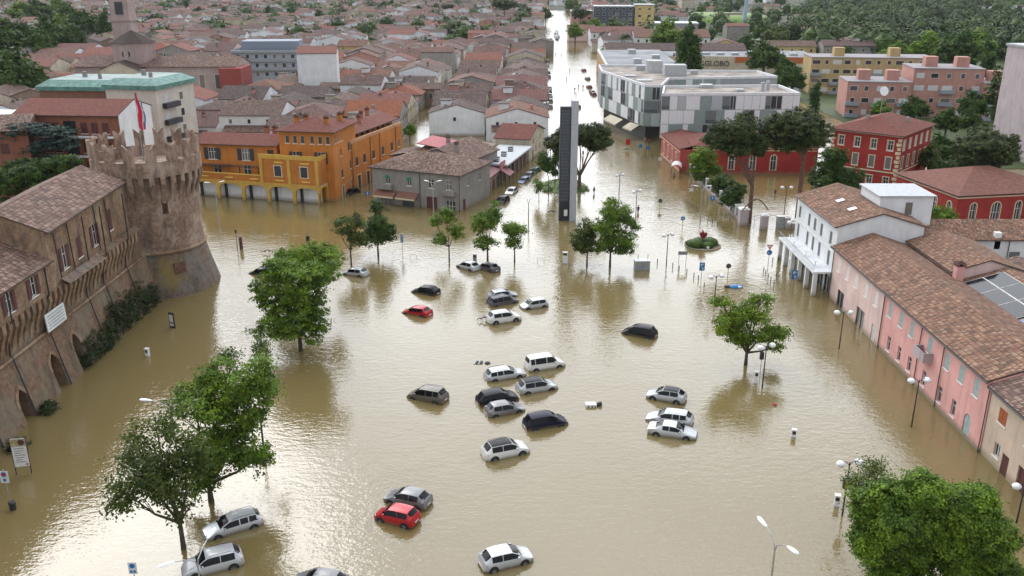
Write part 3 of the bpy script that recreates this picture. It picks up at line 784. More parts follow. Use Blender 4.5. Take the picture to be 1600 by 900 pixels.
# ---------------------------------------------------------------- castle and round tower
B_wall = brick('castle_brick', (.26, .145, .085), (.33, .2, .12), (.3, .23, .16), .7, (.34, .25, .17))
B_bat = brick('battered_brick', (.21, .115, .07), (.28, .165, .1), (.24, .19, .14), .6, (.2, .165, .12))
B_tow = brick('tower_brick', (.28, .165, .12), (.35, .23, .17), (.34, .28, .22), .4, (.43, .33, .27))
B_skirt = brick('tower_skirt_brick', (.2, .13, .1), (.26, .18, .13), (.22, .2, .17), .9, (.19, .175, .155))
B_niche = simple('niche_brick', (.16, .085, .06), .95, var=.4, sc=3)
def holed(mb, P, us, zs, holes, dp, mi=0, back=None):
    us = sorted(set(us) | {x for q in holes for x in q[:2]}); zs = sorted(set(zs) | {z for q in holes for z in q[2:4]})
    for i in range(len(us) - 1):
        for j in range(len(zs) - 1):
            cx, cz = (us[i] + us[i + 1]) / 2, (zs[j] + zs[j + 1]) / 2
            if any(q[0] < cx < q[1] and q[2] < cz < q[3] for q in holes): continue
            mb.poly([P(us[i], zs[j], 0), P(us[i + 1], zs[j], 0), P(us[i + 1], zs[j + 1], 0), P(us[i], zs[j + 1], 0)], mi)
    for a, b, c, d, ty in holes:
        mb.poly([P(a, c, 0), P(a, d, 0), P(a, d, dp), P(a, c, dp)], mi); mb.poly([P(b, c, 0), P(b, d, 0), P(b, d, dp), P(b, c, dp)], mi)
        mb.poly([P(a, d, 0), P(b, d, 0), P(b, d, dp), P(a, d, dp)], mi); mb.poly([P(a, c, 0), P(b, c, 0), P(b, c, dp), P(a, c, dp)], mi)
        if back is not None: mb.poly([P(a, c, dp), P(b, c, dp), P(b, d, dp), P(a, d, dp)], back)
        if ty in 'RG':
            ww = (b - a) / 2; cx = (a + b) / 2; rise = ww if ty == 'R' else ww * 1.9; N = 6
            for sg in (-1, 1):
                arc = [(cx + sg * ww * math.sin(PI / 2 * i / N) ** (1 if ty == 'R' else 1.0), d - rise + rise * (math.cos(PI / 2 * i / N) if ty == 'R' else (1 - i / N) ** .75)) for i in range(N + 1)]
                for i in range(N):
                    mb.poly([P(*arc[i], 0), P(*arc[i + 1], 0), P(arc[i + 1][0], d, 0), P(arc[i][0], d, 0)], mi)
                    mb.poly([P(*arc[i], 0), P(*arc[i + 1], 0), P(*arc[i + 1], dp), P(*arc[i], dp)], mi)
def machic(parent, P, U, n, z0, z1, z2, D, mat, wf=.38):
    """corbels under little arches; P(u, z, out)"""
    s = U / n; w = s * wf
    band = MB()
    for i in range(n):
        u0 = i * s; c = MB()
        pr = [(z0, .02), (z0 + (z1 - z0) * .35, D * .22), (z0 + (z1 - z0) * .7, D * .62), (z1, D)]
        for q in range(3):
            (za, da), (zb, db) = pr[q], pr[q + 1]
            c.poly([P(u0, za, da), P(u0 + w, za, da), P(u0 + w, zb, db), P(u0, zb, db)])
            c.poly([P(u0, za, -.05), P(u0, za, da), P(u0, zb, db), P(u0, zb, -.05)]); c.poly([P(u0 + w, za, da), P(u0 + w, za, -.05), P(u0 + w, zb, -.05), P(u0 + w, zb, db)])
        c.poly([P(u0, z0, 0), P(u0 + w, z0, 0), P(u0 + w, z0, .02), P(u0, z0, .02)])
        c.build('corbel', mat, parent)
        a, b = u0 + w, u0 + s; r = (b - a) / 2; cx = (a + b) / 2; N = 5; zc = z2 - .12
        band.poly([P(u0, z1, D), P(a, z1, D), P(a, z2, D), P(u0, z2, D)])
        for sg in (-1, 1):
            arc = [(cx + sg * r * math.sin(PI / 2 * q / N), zc - r * 1.3 + r * 1.3 * math.cos(PI / 2 * q / N)) for q in range(N + 1)]
            for q in range(N):
                band.poly([P(*arc[q], D), P(*arc[q + 1], D), P(arc[q + 1][0], z2, D), P(arc[q][0], z2, D)])
                band.poly([P(*arc[q], D), P(*arc[q + 1], D), P(*arc[q + 1], 0), P(*arc[q], 0)])
            e = cx + sg * r
            band.poly([P(e, z1, D), P(e, arc[-1][1], D), P(e, arc[-1][1], 0), P(e, z1, 0)])
    return band.build('arch_band', mat, parent)

castle = thing('castle_building', 'long brown brick castle wing with leaning base, corbels and old tiled roofs', 'castle', (-48, 88, 0))
def rel(o): 
    l = o.location.copy()
    return lambda x, y, z: Vector((x - l.x, y - l.y, z))
L_ = rel(castle)
Pb = lambda u, z, d=0: L_(-47.35 - .235 * max(z, -1) - d, u, z)
mb = MB(); arches = [(78.1, 79.9, -1, 3.3, 'G'), (85.1, 86.9, -1, 4.0, 'G'), (90.2, 91.9, -1, 4.2, 'G'), (71.2, 72.9, -1, 3.2, 'G')]
us = [50 + i * 2.0 for i in range(32)] + [114.5]
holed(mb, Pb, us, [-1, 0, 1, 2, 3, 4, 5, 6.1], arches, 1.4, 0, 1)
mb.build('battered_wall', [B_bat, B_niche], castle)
for a, b, c, d, ty in arches:      # raised brick rim of each pointed arch
    m = MB(); ww = (b - a) / 2; cx = (a + b) / 2; rise = ww * 1.9; N = 6
    for sg in (-1, 1):
        arc = [(cx + sg * ww * math.sin(PI / 2 * i / N), d - rise + rise * (1 - i / N) ** .75) for i in range(N + 1)] + [(cx + sg * ww, .0)]
        out = [(cx + (x - cx) * 1.45 , z + .45 if i < N else z + .1) for i, (x, z) in enumerate(arc)]
        for i in range(N): m.poly([Pb(*arc[i], -.05), Pb(*arc[i + 1], -.05), Pb(*out[i + 1], -.05), Pb(*out[i], -.05)])
    m.build('arch_rim', B_wall, castle)
m = MB(); m.tube([L_(-48.65, 50, 6.15), L_(-48.65, 112.8, 6.15)], .17, 8); m.build('string_course', B_wall, castle)
Pu = lambda u, z, d=0: L_(-48.85 + d, u + 50, z)
m = MB(); m.poly([Pu(0, 6.1), Pu(63, 6.1), Pu(63, 10.6), Pu(0, 10.6)]); m.build('corbel_wall', B_bat, castle)
machic(castle, Pu, 61, 54, 6.6, 9.2, 10.3, .8, B_wall, .52)
m = MB(); m.poly([L_(-47.95, 50, 10.3), L_(-47.95, 112, 10.3), L_(-52, 112, 10.3), L_(-52, 50, 10.3)]); m.build('ledge', B_bat, castle)
# upper storeys, each a block with windows of its own
def storey(y0, y1, h, wins, pitch, label, W=9.6, z0=10.2, rot=0):
    X0 = -48.0 - W * math.cos(R(rot))
    b = Bld.__new__(Bld); t = thing('castle_hall', label, 'castle', (X0, y0 - W * math.sin(R(rot)), 0), R(rot))
    b.t = t; b.W = W; b.D = y1 - y0; b.h = h; b.wall = B_wall; b.z0 = z0; b.near = True
    b.walls({'E': wins}, gable='y', sides='SEN', pitch=pitch)
    b.roof('gable', 'y', pitch, .5, .1, T_brown)
    return b
W_ = 's+maroon_shutter'
storey(88.4, 111.5, 16.5, [(3.6, 11.4, 1.25, 2.5, W_), (7.6, 11.4, 1.2, 2.4, 'c+maroon_shutter'), (12.2, 11.4, 1.3, 2.5, W_), (17.3, 11.8, 1.2, 2.6, 'c+maroon_shutter')], .42, 'taller brick castle hall with old tiled roof next to the round tower', rot=3.5)
storey(84, 100, 15.6, [], .3, 'rear castle hall roof rising behind the taller hall at the left edge', W=0) if False else None
rh = Bld('castle_hall', 'rear castle hall with brown tiled roof behind the taller hall', 'castle', (-67.5, 86), 3, 10.5, 15, 14.6, B_wall); rh.walls({}, gable='y', pitch=.4); rh.roof('gable', 'y', .4, .4, .2, T_brown)
storey(50, 88.35, 13.5, [(38 - 31 + q * 4.6, 10.9, 1.2, 2.0, W_) for q in range(7)], .42, 'lower brick castle hall with old tiled roof at the left edge')
# sloping stone ledge below the hall windows
m = MB(); m.poly([L_(-47.9, 90, 10.9), L_(-47.9, 99, 10.9), L_(-47.0, 99, 10.35), L_(-47.0, 90, 10.35)]); m.poly([L_(-47.9, 90, 10.3), L_(-47.9, 99, 10.3), L_(-47.0, 99, 10.34), L_(-47.0, 90, 10.34)]); m.build('ledge', B_skirt, castle)
for i, p in enumerate(((28, 700), (71, 650), (117, 600), (155, 545), (172, 522), (205, 492))):
    y = G(*p).y; top = 13.3 if y < 88 else 16
    m = MB(); m.tube([L_(-47.85, y, top), L_(-47.85, y, 10.1), L_(-48.4, y, 9.6), L_(-48.7, y, 6.5), L_(-48.5, y, 6.2), L_(-47.25, y, .2), L_(-47.1, y, -.4)], .075, 6)
    m.build('drainpipe', M_dark, castle)
for y in (90.0, 93.5, 101.0, 104.5):
    xx = -47.85 - (y - 88.4) * .061; MB().tube([L_(xx, y, 16), L_(xx, y + .3, 10.6)], .07, 6).build('drainpipe', M_dark, castle)
# inscription plaque with its five lines of lettering, cut as fine grooves
tq = thing('inscription_plaque', 'white stone plaque with lines of lettering on the castle corbel band', 'plaque', (-48.3, 88.1, 6.3))
MB().box((-.02, -2.0, 0), (.1, 2.0, 1.9)).build('slab', M_white, tq)
for q in range(5):
    m = MB(); z = 1.6 - q * .32; xx = -1.7
    while xx < 1.6:
        w = rnd.uniform(.12, .45); m.box((.1, xx, z - .08), (.112, min(xx + w, 1.7), z + .06)); xx += w + .1
    m.build('lettering', M_grey, tq)
tq.rotation_euler = (0, R(-3), 0); tq.location.x = -48.2
# tower
TC = (-49.6, 120.3)
tower = thing('round_tower', 'round brown brick castle tower with swallowtail battlements and sloping foot', 'tower', (*TC, 0))
k = NT(B_skirt.node_tree); pb = [n for n in B_skirt.node_tree.nodes if n.type == 'BSDF_PRINCIPLED'][0]; src = pb.inputs['Base Color'].links[0].from_socket
vv = k.pos(); ds = k.n('ShaderNodeVectorMath', {0: vv, 1: (4.0, -6.4, 3.4)}, operation='DISTANCE'); nn_ = k.noise(vv, .9, 5, .7)
ad = k.n('ShaderNodeMath', {0: ds.outputs['Value'], 1: k.n('ShaderNodeMath', {0: nn_, 1: 4.0}, operation='MULTIPLY').outputs[0]}, operation='ADD')
B_skirt.node_tree.links.new(k.mix(k.n('ShaderNodeMapRange', {'Value': ad.outputs[0], 'From Min': 3.0, 'From Max': 4.6, 'To Min': .7, 'To Max': 0}).outputs[0], src, (.24, .17, .03)), pb.inputs['Base Color'])
m = MB(); m.lathe([(8.1, -1), (7.85, 0), (7.0, 3), (6.35, 5.75)], 72); m.build('sloping_foot', B_skirt, tower, 30)
m = MB(); m.lathe([(6.35, 5.75), (6.6, 5.85), (6.65, 6.05), (6.4, 6.2)], 72); m.build('string_course', B_wall, tower, 30)
m = MB(); Pt = lambda u, z, d=0: Vector((math.cos(u) * (6.2 - d), math.sin(u) * (6.2 - d), z))
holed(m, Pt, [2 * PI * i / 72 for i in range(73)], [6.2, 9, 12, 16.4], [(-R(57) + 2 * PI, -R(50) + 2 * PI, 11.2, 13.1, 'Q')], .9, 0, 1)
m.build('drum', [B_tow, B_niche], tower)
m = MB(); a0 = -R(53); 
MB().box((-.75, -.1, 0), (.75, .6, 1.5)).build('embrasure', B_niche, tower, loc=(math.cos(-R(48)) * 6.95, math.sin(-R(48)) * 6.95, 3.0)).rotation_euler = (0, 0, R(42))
Pt2 = lambda u, z, d=0: Vector((math.cos(u) * (6.18 + d), math.sin(u) * (6.18 + d), z))
machic(tower, Pt2, 2 * PI, 32, 12.7, 15.4, 16.5, .87, B_tow, .45)
m = MB(); m.lathe([(7.05, 16.5), (7.05, 18.4), (6.45, 18.4), (6.45, 16.9), (.01, 16.9)], 72)
m.build('parapet', B_tow, tower)
nM = 16
for i in range(nM):
    a = 2 * PI * i / nM + .08; wd = 1.32
    pro = [(-wd / 2, 18.35), (wd / 2, 18.35), (wd / 2, 19.7), (wd / 2 + .04, 20.75), (wd / 4, 20.45), (0, 20.0), (-wd / 4, 20.45), (-wd / 2 - .04, 20.75), (-wd / 2, 19.7)]
    m = MB(); M = Matrix.Rotation(a + PI / 2, 4, 'Z')
    f = [M @ Vector((x, -7.07, z)) for x, z in pro]; b = [M @ Vector((x, -6.5, z)) for x, z in pro]
    nn = len(pro)
    for Q in (f, b):
        m.poly([Q[0], Q[1], Q[2], Q[8]]); m.poly([Q[8], Q[2], Q[5]]); m.poly([Q[2], Q[3], Q[4], Q[5]]); m.poly([Q[8], Q[5], Q[6], Q[7]])
    for q in range(nn): m.poly([f[q], f[(q + 1) % nn], b[(q + 1) % nn], b[q]])
    m.build('merlon', B_tow, tower)
fl = thing('flagpole', 'flagpole with a long red flag hanging limp on the round tower', 'flag', (-50.8, 122.3, 16.9))
MB().tube([(0, 0, 0), (0, 0, 9.6)], [.07, .04], 6).build('pole', M_grey, fl)
m = MB()
for c, (x0, x1, mi) in enumerate(((0.05, .75, 0), (.6, .8, 1), (.75, .86, 2))):
    N = 8
    for q in range(N):
        za, zb = 9.3 - q * .62, 9.3 - (q + 1) * .62
        if c: za -= 1.2; zb -= 1.2
        if zb < 4: break
        sx = lambda z: .12 * math.sin(z * 2 + c)
        wa = min(1, .25 + q * .16); wb = min(1, .25 + (q + 1) * .16)
        m.poly([(x0 + sx(za), .06 * c, za), (x0 + (x1 - x0) * wa + sx(za), .12 * c + .15, za), (x0 + (x1 - x0) * wb + sx(zb), .12 * c + .15, zb), (x0 + sx(zb), .06 * c, zb)], mi)
m.build('flag', [simple('flag_red', (.5, .02, .05), .8), simple('flag_white', (.7, .7, .7), .8), simple('flag_blue', (.08, .12, .3), .8)], fl)

# ---------------------------------------------------------------- right hand row
SP = 's+grey_blue_shutter'
b = Bld('terraced_house', 'bright pink terraced house with grey blue shutters, small balcony and mossy tiled roof', 'house', (43, 72.6), 0, 9.6, 24.2, 7.25, P_pink, group='terrace on the right bank')
D = 24.2
ys = [95.0, 92.0, 89.2, 84.8, 80.9, 77.9, 75.0]
wins = [(D - (y - 72.6), 4.55, 1.0, 1.75, 'c+grey_blue_shutter') for y in ys]
gr = [(D - (y - 72.6), .75, .85, 1.7, 'w') for y in (94.2, 91.3, 88.6, 85.0, 81.3, 78.3)]
b.walls({'W': wins + gr + [(D - 2.9, -.8, 1.3, 3.2, 'd+grey_blue_shutter+A')], 'S': [], }, gable='y', pitch=.32)
b.roof('gable', 'y', .32, .55, .0, T_right)
b.box('plinth', (-.05, -.01, -.8), (.06, 24.2, .32), P_grey)
bal = b.box('balcony', (-1.0, 11.2, 3.9), (-.002, 13.6, 4.05), P_lilac)
for a, c in (((-1.0, 11.2, 4.05), (-.9, 13.6, 4.95)), ((-.9, 11.2, 4.05), (-.002, 11.3, 4.95)), ((-.9, 13.5, 4.05), (-.002, 13.6, 4.95))):
    MB().box(a, c).build('parapet', P_lilac, bal)
for y in (.05, 9.1, 14.2, 24.1): b.drain([(-.12, y, 7.0), (-.12, y, -.3)], .055)
m = MB(); m.tube([(-.62, -.2, 7.1), (-.62, 24.3, 7.1)], .08, 6); m.build('gutter', M_dark, b.t)
b.box('cornice', (-.2, 0.01, 6.85), (-.005, 24.19, 7.1), P_pink)
b2 = Bld('terraced_house', 'pale pink house with white shutters and two shop openings beside the white balconied house', 'house', (43, 96.9), 0, 9.6, 17.2, 7.2, P_pale, group='terrace on the right bank')
b2.walls({'W': [(u, 4.3, 1.0, 1.75, 'c+pale_shutter') for u in (2.2, 5.4, 8.4, 11.8, 14.9)] + [(4.0, -.8, 2.3, 3.0, 'o'), (11.0, -.8, 2.6, 3.2, 'o'), (15.3, -.8, 1.1, 2.9, 'd+white_shutter')]}, gable='y', pitch=.34)
b2.roof('gable', 'y', .34, .55, .05, T_right)
m = MB(); m.tube([(-.62, -.1, 7.05), (-.62, 17.2, 7.05)], .08, 6); m.build('gutter', M_dark, b2.t)
b2.drain([(-.12, 17.05, 7.0), (-.12, 17.05, -.3)])
b3 = Bld('terraced_house', 'beige terraced house with orange brown shutters and dark garage at the right edge', 'house', (43.05, 50), 0, 9.6, 22.5, 6.9, P_beige, group='terrace on the right bank')
D = 22.5
b3.walls({'W': [(D - (y - 50), 4.2, 1.3, 1.4, 'c+orange_shutter') for y in (70.2, 65.6, 62.0, 58.0)] + [(D - 4.6 + 1.6, -.8, 1.1, 2.8, 'd+maroon_shutter'), (D - 4.9 + 1.6 + 4.3 - 6.2 - 0, 0.9, .8, 1.2, 'w'), (8.9 - .6, -.8, 2.6, 3.2, 'g+maroon_shutter')] if False else [(2.3, 4.2, 1.3, 1.4, 'c+orange_shutter'), (6.7, 4.2, 1.3, 1.4, 'c+orange_shutter'), (11, 4.2, 1.3, 1.4, 'c+orange_shutter'), (2.4, 1.0, .9, 1.3, 'w'), (3.9, -.8, 1.1, 2.8, 'd+maroon_shutter'), (7.2, -.8, 2.6, 3.1, 'g+maroon_shutter'), (12, .6, 1, 1.5, 'w')]}, gable='y', pitch=.32)
b3.roof('gable', 'y', .32, .55, .0, T_brown)
m = MB(); m.tube([(-.62, -.1, 6.75), (-.62, 22.3, 6.75)], .08, 6); m.build('gutter', M_dark, b3.t)
# houses behind the terrace
b4 = Bld('back_house', 'house behind the pink terrace whose brown tiled roof carries black and grey solar panels', 'house', (53.0, 66), 0, 11.5, 35.0, 6.6, P_pink)
b4.walls({}, gable='y', pitch=.3); b4.roof('gable', 'y', .3, .5, .1, T_right)
b4.chimney(-.4, 34.0, 7.4, .9, 1.7, P_pink)
def panel(x0, x1, y0, y1, mat, nx, ny, lab):
    t = thing('solar_panel_array', lab, 'solar panels', (53.0, 66, 0), 0)
    zz = lambda x: 6.6 + .18 + .3 * x + .12
    for i in range(nx):
        for j in range(ny):
            a0 = x0 + (x1 - x0) * i / nx + .04; a1 = x0 + (x1 - x0) * (i + 1) / nx - .04; c0 = y0 + (y1 - y0) * j / ny + .04; c1 = y0 + (y1 - y0) * (j + 1) / ny - .04
            m = MB(); P = [Vector((a0, c0, zz(a0))), Vector((a1, c0, zz(a1))), Vector((a1, c1, zz(a1))), Vector((a0, c1, zz(a0)))]
            Q = [p + Vector((-.015, 0, .05)) for p in P]; m.poly(Q); m.poly(P)
            for q in range(4): m.poly([P[q], P[(q + 1) % 4], Q[(q + 1) % 4], Q[q]])
            m.build('panel', mat, t)
            f = MB(); f.tube([Q[0], Q[1], Q[2], Q[3], Q[0]], .035, 4); f.build('panel_frame', M_frame, t)
panel(.1, 4.8, 22.2, 33.8, simple('black_panel', (.008, .009, .014), .12), 2, 3, 'glossy black solar panels on the brown roof behind the pink house')
panel(.1, 4.8, 11.0, 21.8, simple('grey_panel', (.12, .15, .22), .15), 3, 4, 'pale grey blue solar panels with white frames at the right edge')
b5 = Bld('back_house', 'brown tiled house behind the pale pink house, stepping up beside the white gable', 'house', (52.8, 101.4), 0, 8.2, 12.6, 7.9, P_pale)
b5.walls({}, gable='y', pitch=.32); b5.roof('gable', 'y', .32, .5, .2, T_right)
b5b = Bld('lean_to', 'low tiled outbuilding roof between the solar panels and the long white house', 'shed', (62.2, 96.0), 0, 8.2, 16, 5.2, P_brown)
b5b.walls({}, gable='y', pitch=.26); b5b.roof('gable', 'y', .26, .4, .2, T_brown)
# white balconied house
bw = Bld('white_house', 'white two storey house with grey shutters over a pillared shop porch and balcony', 'house', (43.2, 114.35), 0, 11.4, 17.6, 9.75, M_white)
W8 = 's+grey_shutter'
up = [(17.6 - y, 6.7, .95, 1.75, 'c+grey_shutter') for y in (16.0, 11.6, 9.0, 6.2, 2.3)]
lo = [(17.6 - y, 3.75, .95, 2.0, 'c+grey_shutter') for y in (16.0, 11.6, 9.0, 6.2, 2.3)]
bw.walls({'W': up + lo + [(u, -.8, 2.4, 3.3, 'o') for u in (2.6, 6.1, 9.6, 13.1, 15.9)]}, gable='y', pitch=.3)
bw.roof('gable', 'y', .3, .5, .25, T_right)
bw.box('string_course', (-.09, 0.01, 5.95), (-.004, 17.59, 6.15), M_frame)
m = MB(); m.tube([(-.56, -.2, 9.7), (-.56, 17.8, 9.7)], .08, 6); m.build('gutter', M_dark, bw.t)
slab = bw.box('balcony', (-2.7, -.2, 3.25), (-.01, 16.5, 3.5), M_white)
rail = MB()
for y in [(-.1) + i * .45 for i in range(37)]: rail.box((-2.62, y, 3.5), (-2.59, y + .03, 4.35))
rail.box((-2.63, -.15, 4.35), (-2.57, 16.45, 4.4)); rail.build('railing', M_grey, slab)
for y in (-.1, 3.2, 6.5, 9.8, 13.1, 16.1): bw.box('pillar', (-2.55, y, -.8), (-2.0, y + .42, 3.25), M_white)
for i, (x, y) in enumerate(((-1.6, 2.5), (-1.5, 7.0), (-1.7, 12.0))):
    ch = thing('balcony_table', 'small garden table with chairs on the white balcony, %s along' % ['first', 'second', 'third'][i], 'table', (43.2 + x, 114.35 + y, 3.5))
    m = MB(); m.lathe([(.4, .7), (.4, .74)], 12); m.build('table_top', M_frame, ch)
    MB().tube([(0, 0, 0), (0, 0, .7)], .04, 6).build('leg', M_grey, ch)
for i, (x, y) in enumerate(((3.3, 4.6), (3.3, 9.3))):
    m = MB(); z = 9.75 + .3 * x + .25
    m.box((x - .55, y - .5, z), (x + .55, y + .5, z + .07), 0, Matrix.Translation((0, 0, 0)))
    o = m.build('skylight', simple('skylight_white', (.75, .77, .8), .2), bw.rp_); o.rotation_euler = (0, 0, 0)
    M = Matrix.Translation((x, y, z)) @ Matrix.Rotation(-math.atan(.3), 4, 'Y') @ Matrix.Translation((-x, -y, -z)); o.data.transform(M)
dm = bw.box('dormer', (7.3, 5.4, 8.5), (14.6, 12.4, 12.5), M_white)
MB().box((7.0, 5.1, 12.5), (14.9, 12.7, 12.68)).build('roof', simple('white_membrane', (.42, .44, .46), .6), dm)
bw.near = True
m = MB(); m.box((10.9, 5.3, 10.0), (11.8, 5.39, 11.7), 0); o = m.build('window', M_glass, dm)
bw2 = Bld('white_annex', 'low white wing with sloping tiled roof behind the white balconied house', 'house', (54.7, 114.8), 0, 3.6, 14, 7.7, M_white); bw2.walls({}); 
bw2.roof('hip', 'y', .22, .3, None, T_right)
# long white rear house
br = Bld('long_white_house', 'long low white house with mossy tiled roof below the red villa annexe', 'house', (56.6, 117.8), 0, 34, 9.5, 7.0, M_white)
br.walls({'S': [(7.6, 3.2, 1.5, 1.7, 'c+grey_shutter'), (12.6, 3.2, 1.5, 2.0, 'c+grey_shutter'), (20, 3.2, 1.5, 2.0, 'c+grey_shutter'), (27, 3.2, 1.5, 2.0, 'c+grey_shutter')]}, gable='x', pitch=.3)
br.roof('gable', 'x', .3, .5, .3, T_right); br.chimney(10.0, .4, 6.8, .8, 1.1, M_white, False); br.drain([(11.6, -.12, 6.9), (11.6, -.12, 1)])
# red villa
VR = math.degrees(math.atan2(175.0 - 184.0, 76.15 - 65.82))
v0 = (65.8, 184.0); ang = VR
vl = Bld('red_villa', 'three storey deep red villa with cream trimmed windows and hipped red roof', 'villa', v0, ang, 13.8, 18.5, 11.2, P_red)
row = lambda z, h, us, st: [(u, z, 1.05, h, st) for u in us]
TU = 'c+grey_shutter+t'
vl.walls({'S': row(8.0, 1.9, (2.0, 5.3, 8.6, 11.9), 'w+t') + row(4.3, 2.3, (2.0, 5.3, 8.6, 11.9), TU) + row(.9, 1.7, (2.0, 5.3, 8.6, 11.9), 'w+t'), 'E': row(8.0, 1.9, (2.2, 5.6, 9, 12.4, 15.9), 'c+white_shutter+t') + row(4.3, 2.3, (2.2, 5.6, 9, 12.4, 15.9), TU), 'W': row(8.0, 1.9, (3, 7, 11, 15), 'w+t')})
vl.roof('hip', 'y', .34, .7, None, T_red)
m = MB(); m.box((-.25, -.25, 10.75), (14.05, 18.75, 11.15)); m.build('cornice', MATS['cream_trim'], vl.t)
m = MB(); m.box((-.08, -.08, -.8), (13.88, 18.58, 3.35)); 
mm = MB(); 
for (a, c) in (((-.1, -.1, -.8), (.0, 18.6, .7)), ((0, -.1, -.8), (13.8, -.004, .7)), ((13.8, -.1, -.8), (13.9, 18.6, .7))): mm.box(a, c)
mm.build('plinth', P_cream, vl.t)
vl.box('string_course', (-.07, -.07, 3.45), (13.87, -.004, 3.7), MATS['cream_trim']); vl.box('string_course', (13.804, -.07, 3.45), (13.87, 18.5, 3.7), MATS['cream_trim'])
m = MB()
for cx, cy in ((0, 0), (13.8, 0)):
    for q in range(13):
        w = .75 if q % 2 else .5; z = q * .85 - .4
        m.box((cx - (.06 if cx == 0 else w), -.065, z), (cx + (w if cx == 0 else .06), -.003, z + .6))
        if cx: m.box((13.803, -.06, z), (13.865, w, z + .6))
m.build('quoins', MATS['cream_trim'], vl.t)
vl.chimney(5.0, 5.0, 13.0, .6, 1.0, M_grey); vl.chimney(11, 11, 12.4, .5, .8, M_grey, False)
dsh = thing('satellite_dish', 'white satellite dish on a tall mast on the red villa roof', 'dish', (*(vl.t.matrix_basis @ Vector((6, 9, 0))).xy, 13.6))
MB().tube([(0, 0, 0), (0, 0, 4.6)], .07, 6).build('mast', M_grey, dsh)
m = MB(); m.lathe([(.75, .25), (.5, .08), (.2, .01), (.01, 0)], 16); o = m.build('reflector', M_globe, dsh, 40, (0, -.15, 4.6)); o.rotation_euler = (R(75), 0, R(10)); o.scale = (1.3, 1.3, 1)
# right annexe with hipped roof
AR = math.degrees(math.atan2(148.8 - 165.9, 76.2 - 73.06))
va = Bld('red_annexe', 'single storey red annexe with arched cream windows and pale red hipped roof', 'villa', (72.7, 166.4), AR, 18.0, 21, 5.6, P_red)
va.walls({'S': [(u, 1.2, 1.15, 2.9, 'a') for u in (2.5, 7.3, 12.0, 16)], 'E': [(3.2, .5, 1.15, 3.6, 'a'), (7.6, -.8, 1.7, 4.9, 'a'), (11.9, .5, 1.15, 3.6, 'a'), (16.5, .5, 1.15, 3.6, 'a')]})
va.roof('hip', 'y', .3, .5, None, tiles('pale_red_tiles', [(.33, .14, .1), (.36, .16, .12), (.3, .12, .09)], patch=(.28, .13, .1)))
m = MB(); m.box((-.12, -.12, 5.0), (18.12, 21.1, 5.2)); m.box((-.18, -.18, 5.4), (18.18, 21.1, 5.55)); m.build('cornice', MATS['cream_trim'], va.t)
# left annexe: west wing along the street and arched south front
AL = math.degrees(math.atan2(174.5 - 205, 37.9 - 36.0))
vb = Bld('red_lodge', 'long low red lodge with pale arched windows and terracotta roof beside the fence', 'villa', (38.9, 191.5), -3.5, 26.5, 14, 6.0, P_red)
vb.walls({'S': [(u, .9, 1.2, 3.3, 'a') for u in (8.4, 12.9, 17.3)], 'W': [(4.5, 1.0, 1.1, 3.2, 'a'), (9.5, 1.0, 1.1, 3.2, 'a')]}, gable=None)
vb.roof('hip', 'x', .26, .4, None, T_red)
for z in (5.1, 5.6): vb.box('string_course', (-.07, -.08, z), (26.57, -.004, z + .2), MATS['cream_trim'])
vc = Bld('red_wing', 'narrow pinkish red wing with cream panelled wall facing the flooded street', 'villa', (36.3, 191.8), 3.2, 9.0, 19.0, 5.2, plaster('faded_red_render', (.42, .07, .06), .2))
vc.walls({'W': [(u, 1.3, 1.0, 2.6, 'c+grey_shutter+t') for u in (3.2, 7.4, 11.6, 15.8)]}, heights=None)
vc.roof('gable', 'y', .2, .3, .1, T_red)
for z in (4.5, .5): vc.box('string_course', (-.07, 0.01, z), (-.004, 18.9, z + .18), MATS['cream_trim'])

# ---------------------------------------------------------------- orange arcaded building
M_yellow = plaster('arcade_yellow', (.58, .36, .07), .15); M_wal = plaster('pale_back_wall', (.75, .76, .77), .1)
ob = Bld('orange_building', 'three storey orange building with dark shutters and red hipped roof at the street corner', 'building', (-43.9, 168.4), -10, 10.6, 12.5, 13.3, P_orange)
DS = 's+slate_shutter'; simple('slate_shutter', (.035, .04, .05), .6)
ob.walls({'S': [(u, 10.9, .8, 1.5, 'w') for u in (1.6, 3.1, 4.6, 6.5, 8.1, 9.6)] + [(3.1, 7.2, 1.3, 2.2, DS), (8.1, 7.2, 1.3, 2.2, DS)],
          'E': [(u, 10.9, .6, 1.4, 'w') for u in (1.2, 2.4, 3.6, 4.8)] + [(4.0, 8.0, .8, 1.4, 'w'), (9.0, 8.2, 1.1, 1.7, DS), (4.0, 3.8, 1.0, 1.6, 'c+slate_shutter'), (9.0, 4.6, 1.0, 1.6, 'c+slate_shutter'), (4.0, -.8, 1.2, 3.2, 'd+grey_shutter+t+A'), (9.0, -.8, 1.2, 3.4, 'd+grey_shutter+t+A')]})
ob.roof('hip', 'x', .3, .6, None, T_red)
for x, y in ((2.0, 4.2), (3.4, 5.4), (9, 8.8), (8.2, 3.6)): ob.chimney(x, y, 14.0, .8, 1.2)
ow = Bld('orange_wing', 'two storey orange wing with wide dark shutters and roof terrace over the arcade', 'building', (-61.2, 172.5), -10, 16.6, 8.5, 10.2, P_orange)
ow.walls({'S': [(3.3, 7.1, 1.7, 2.3, DS), (10.2, 7.1, 1.7, 2.3, DS), (15.3, 7.0, 1.3, 2.3, 'c+slate_shutter'), (4, 4.0, 1.5, 2.2, 'w'), (10.2, 4.0, 1.5, 2.2, 'w')]}, gable='x', pitch=.3)
ow.roof('gable', 'x', .3, .6, .4, T_red)
for x in (11.5, 13.2, 16.0): ow.chimney(x, 7.4, 11.0, .8, 1.3, plaster('chimney_terracotta', (.4, .16, .09)))
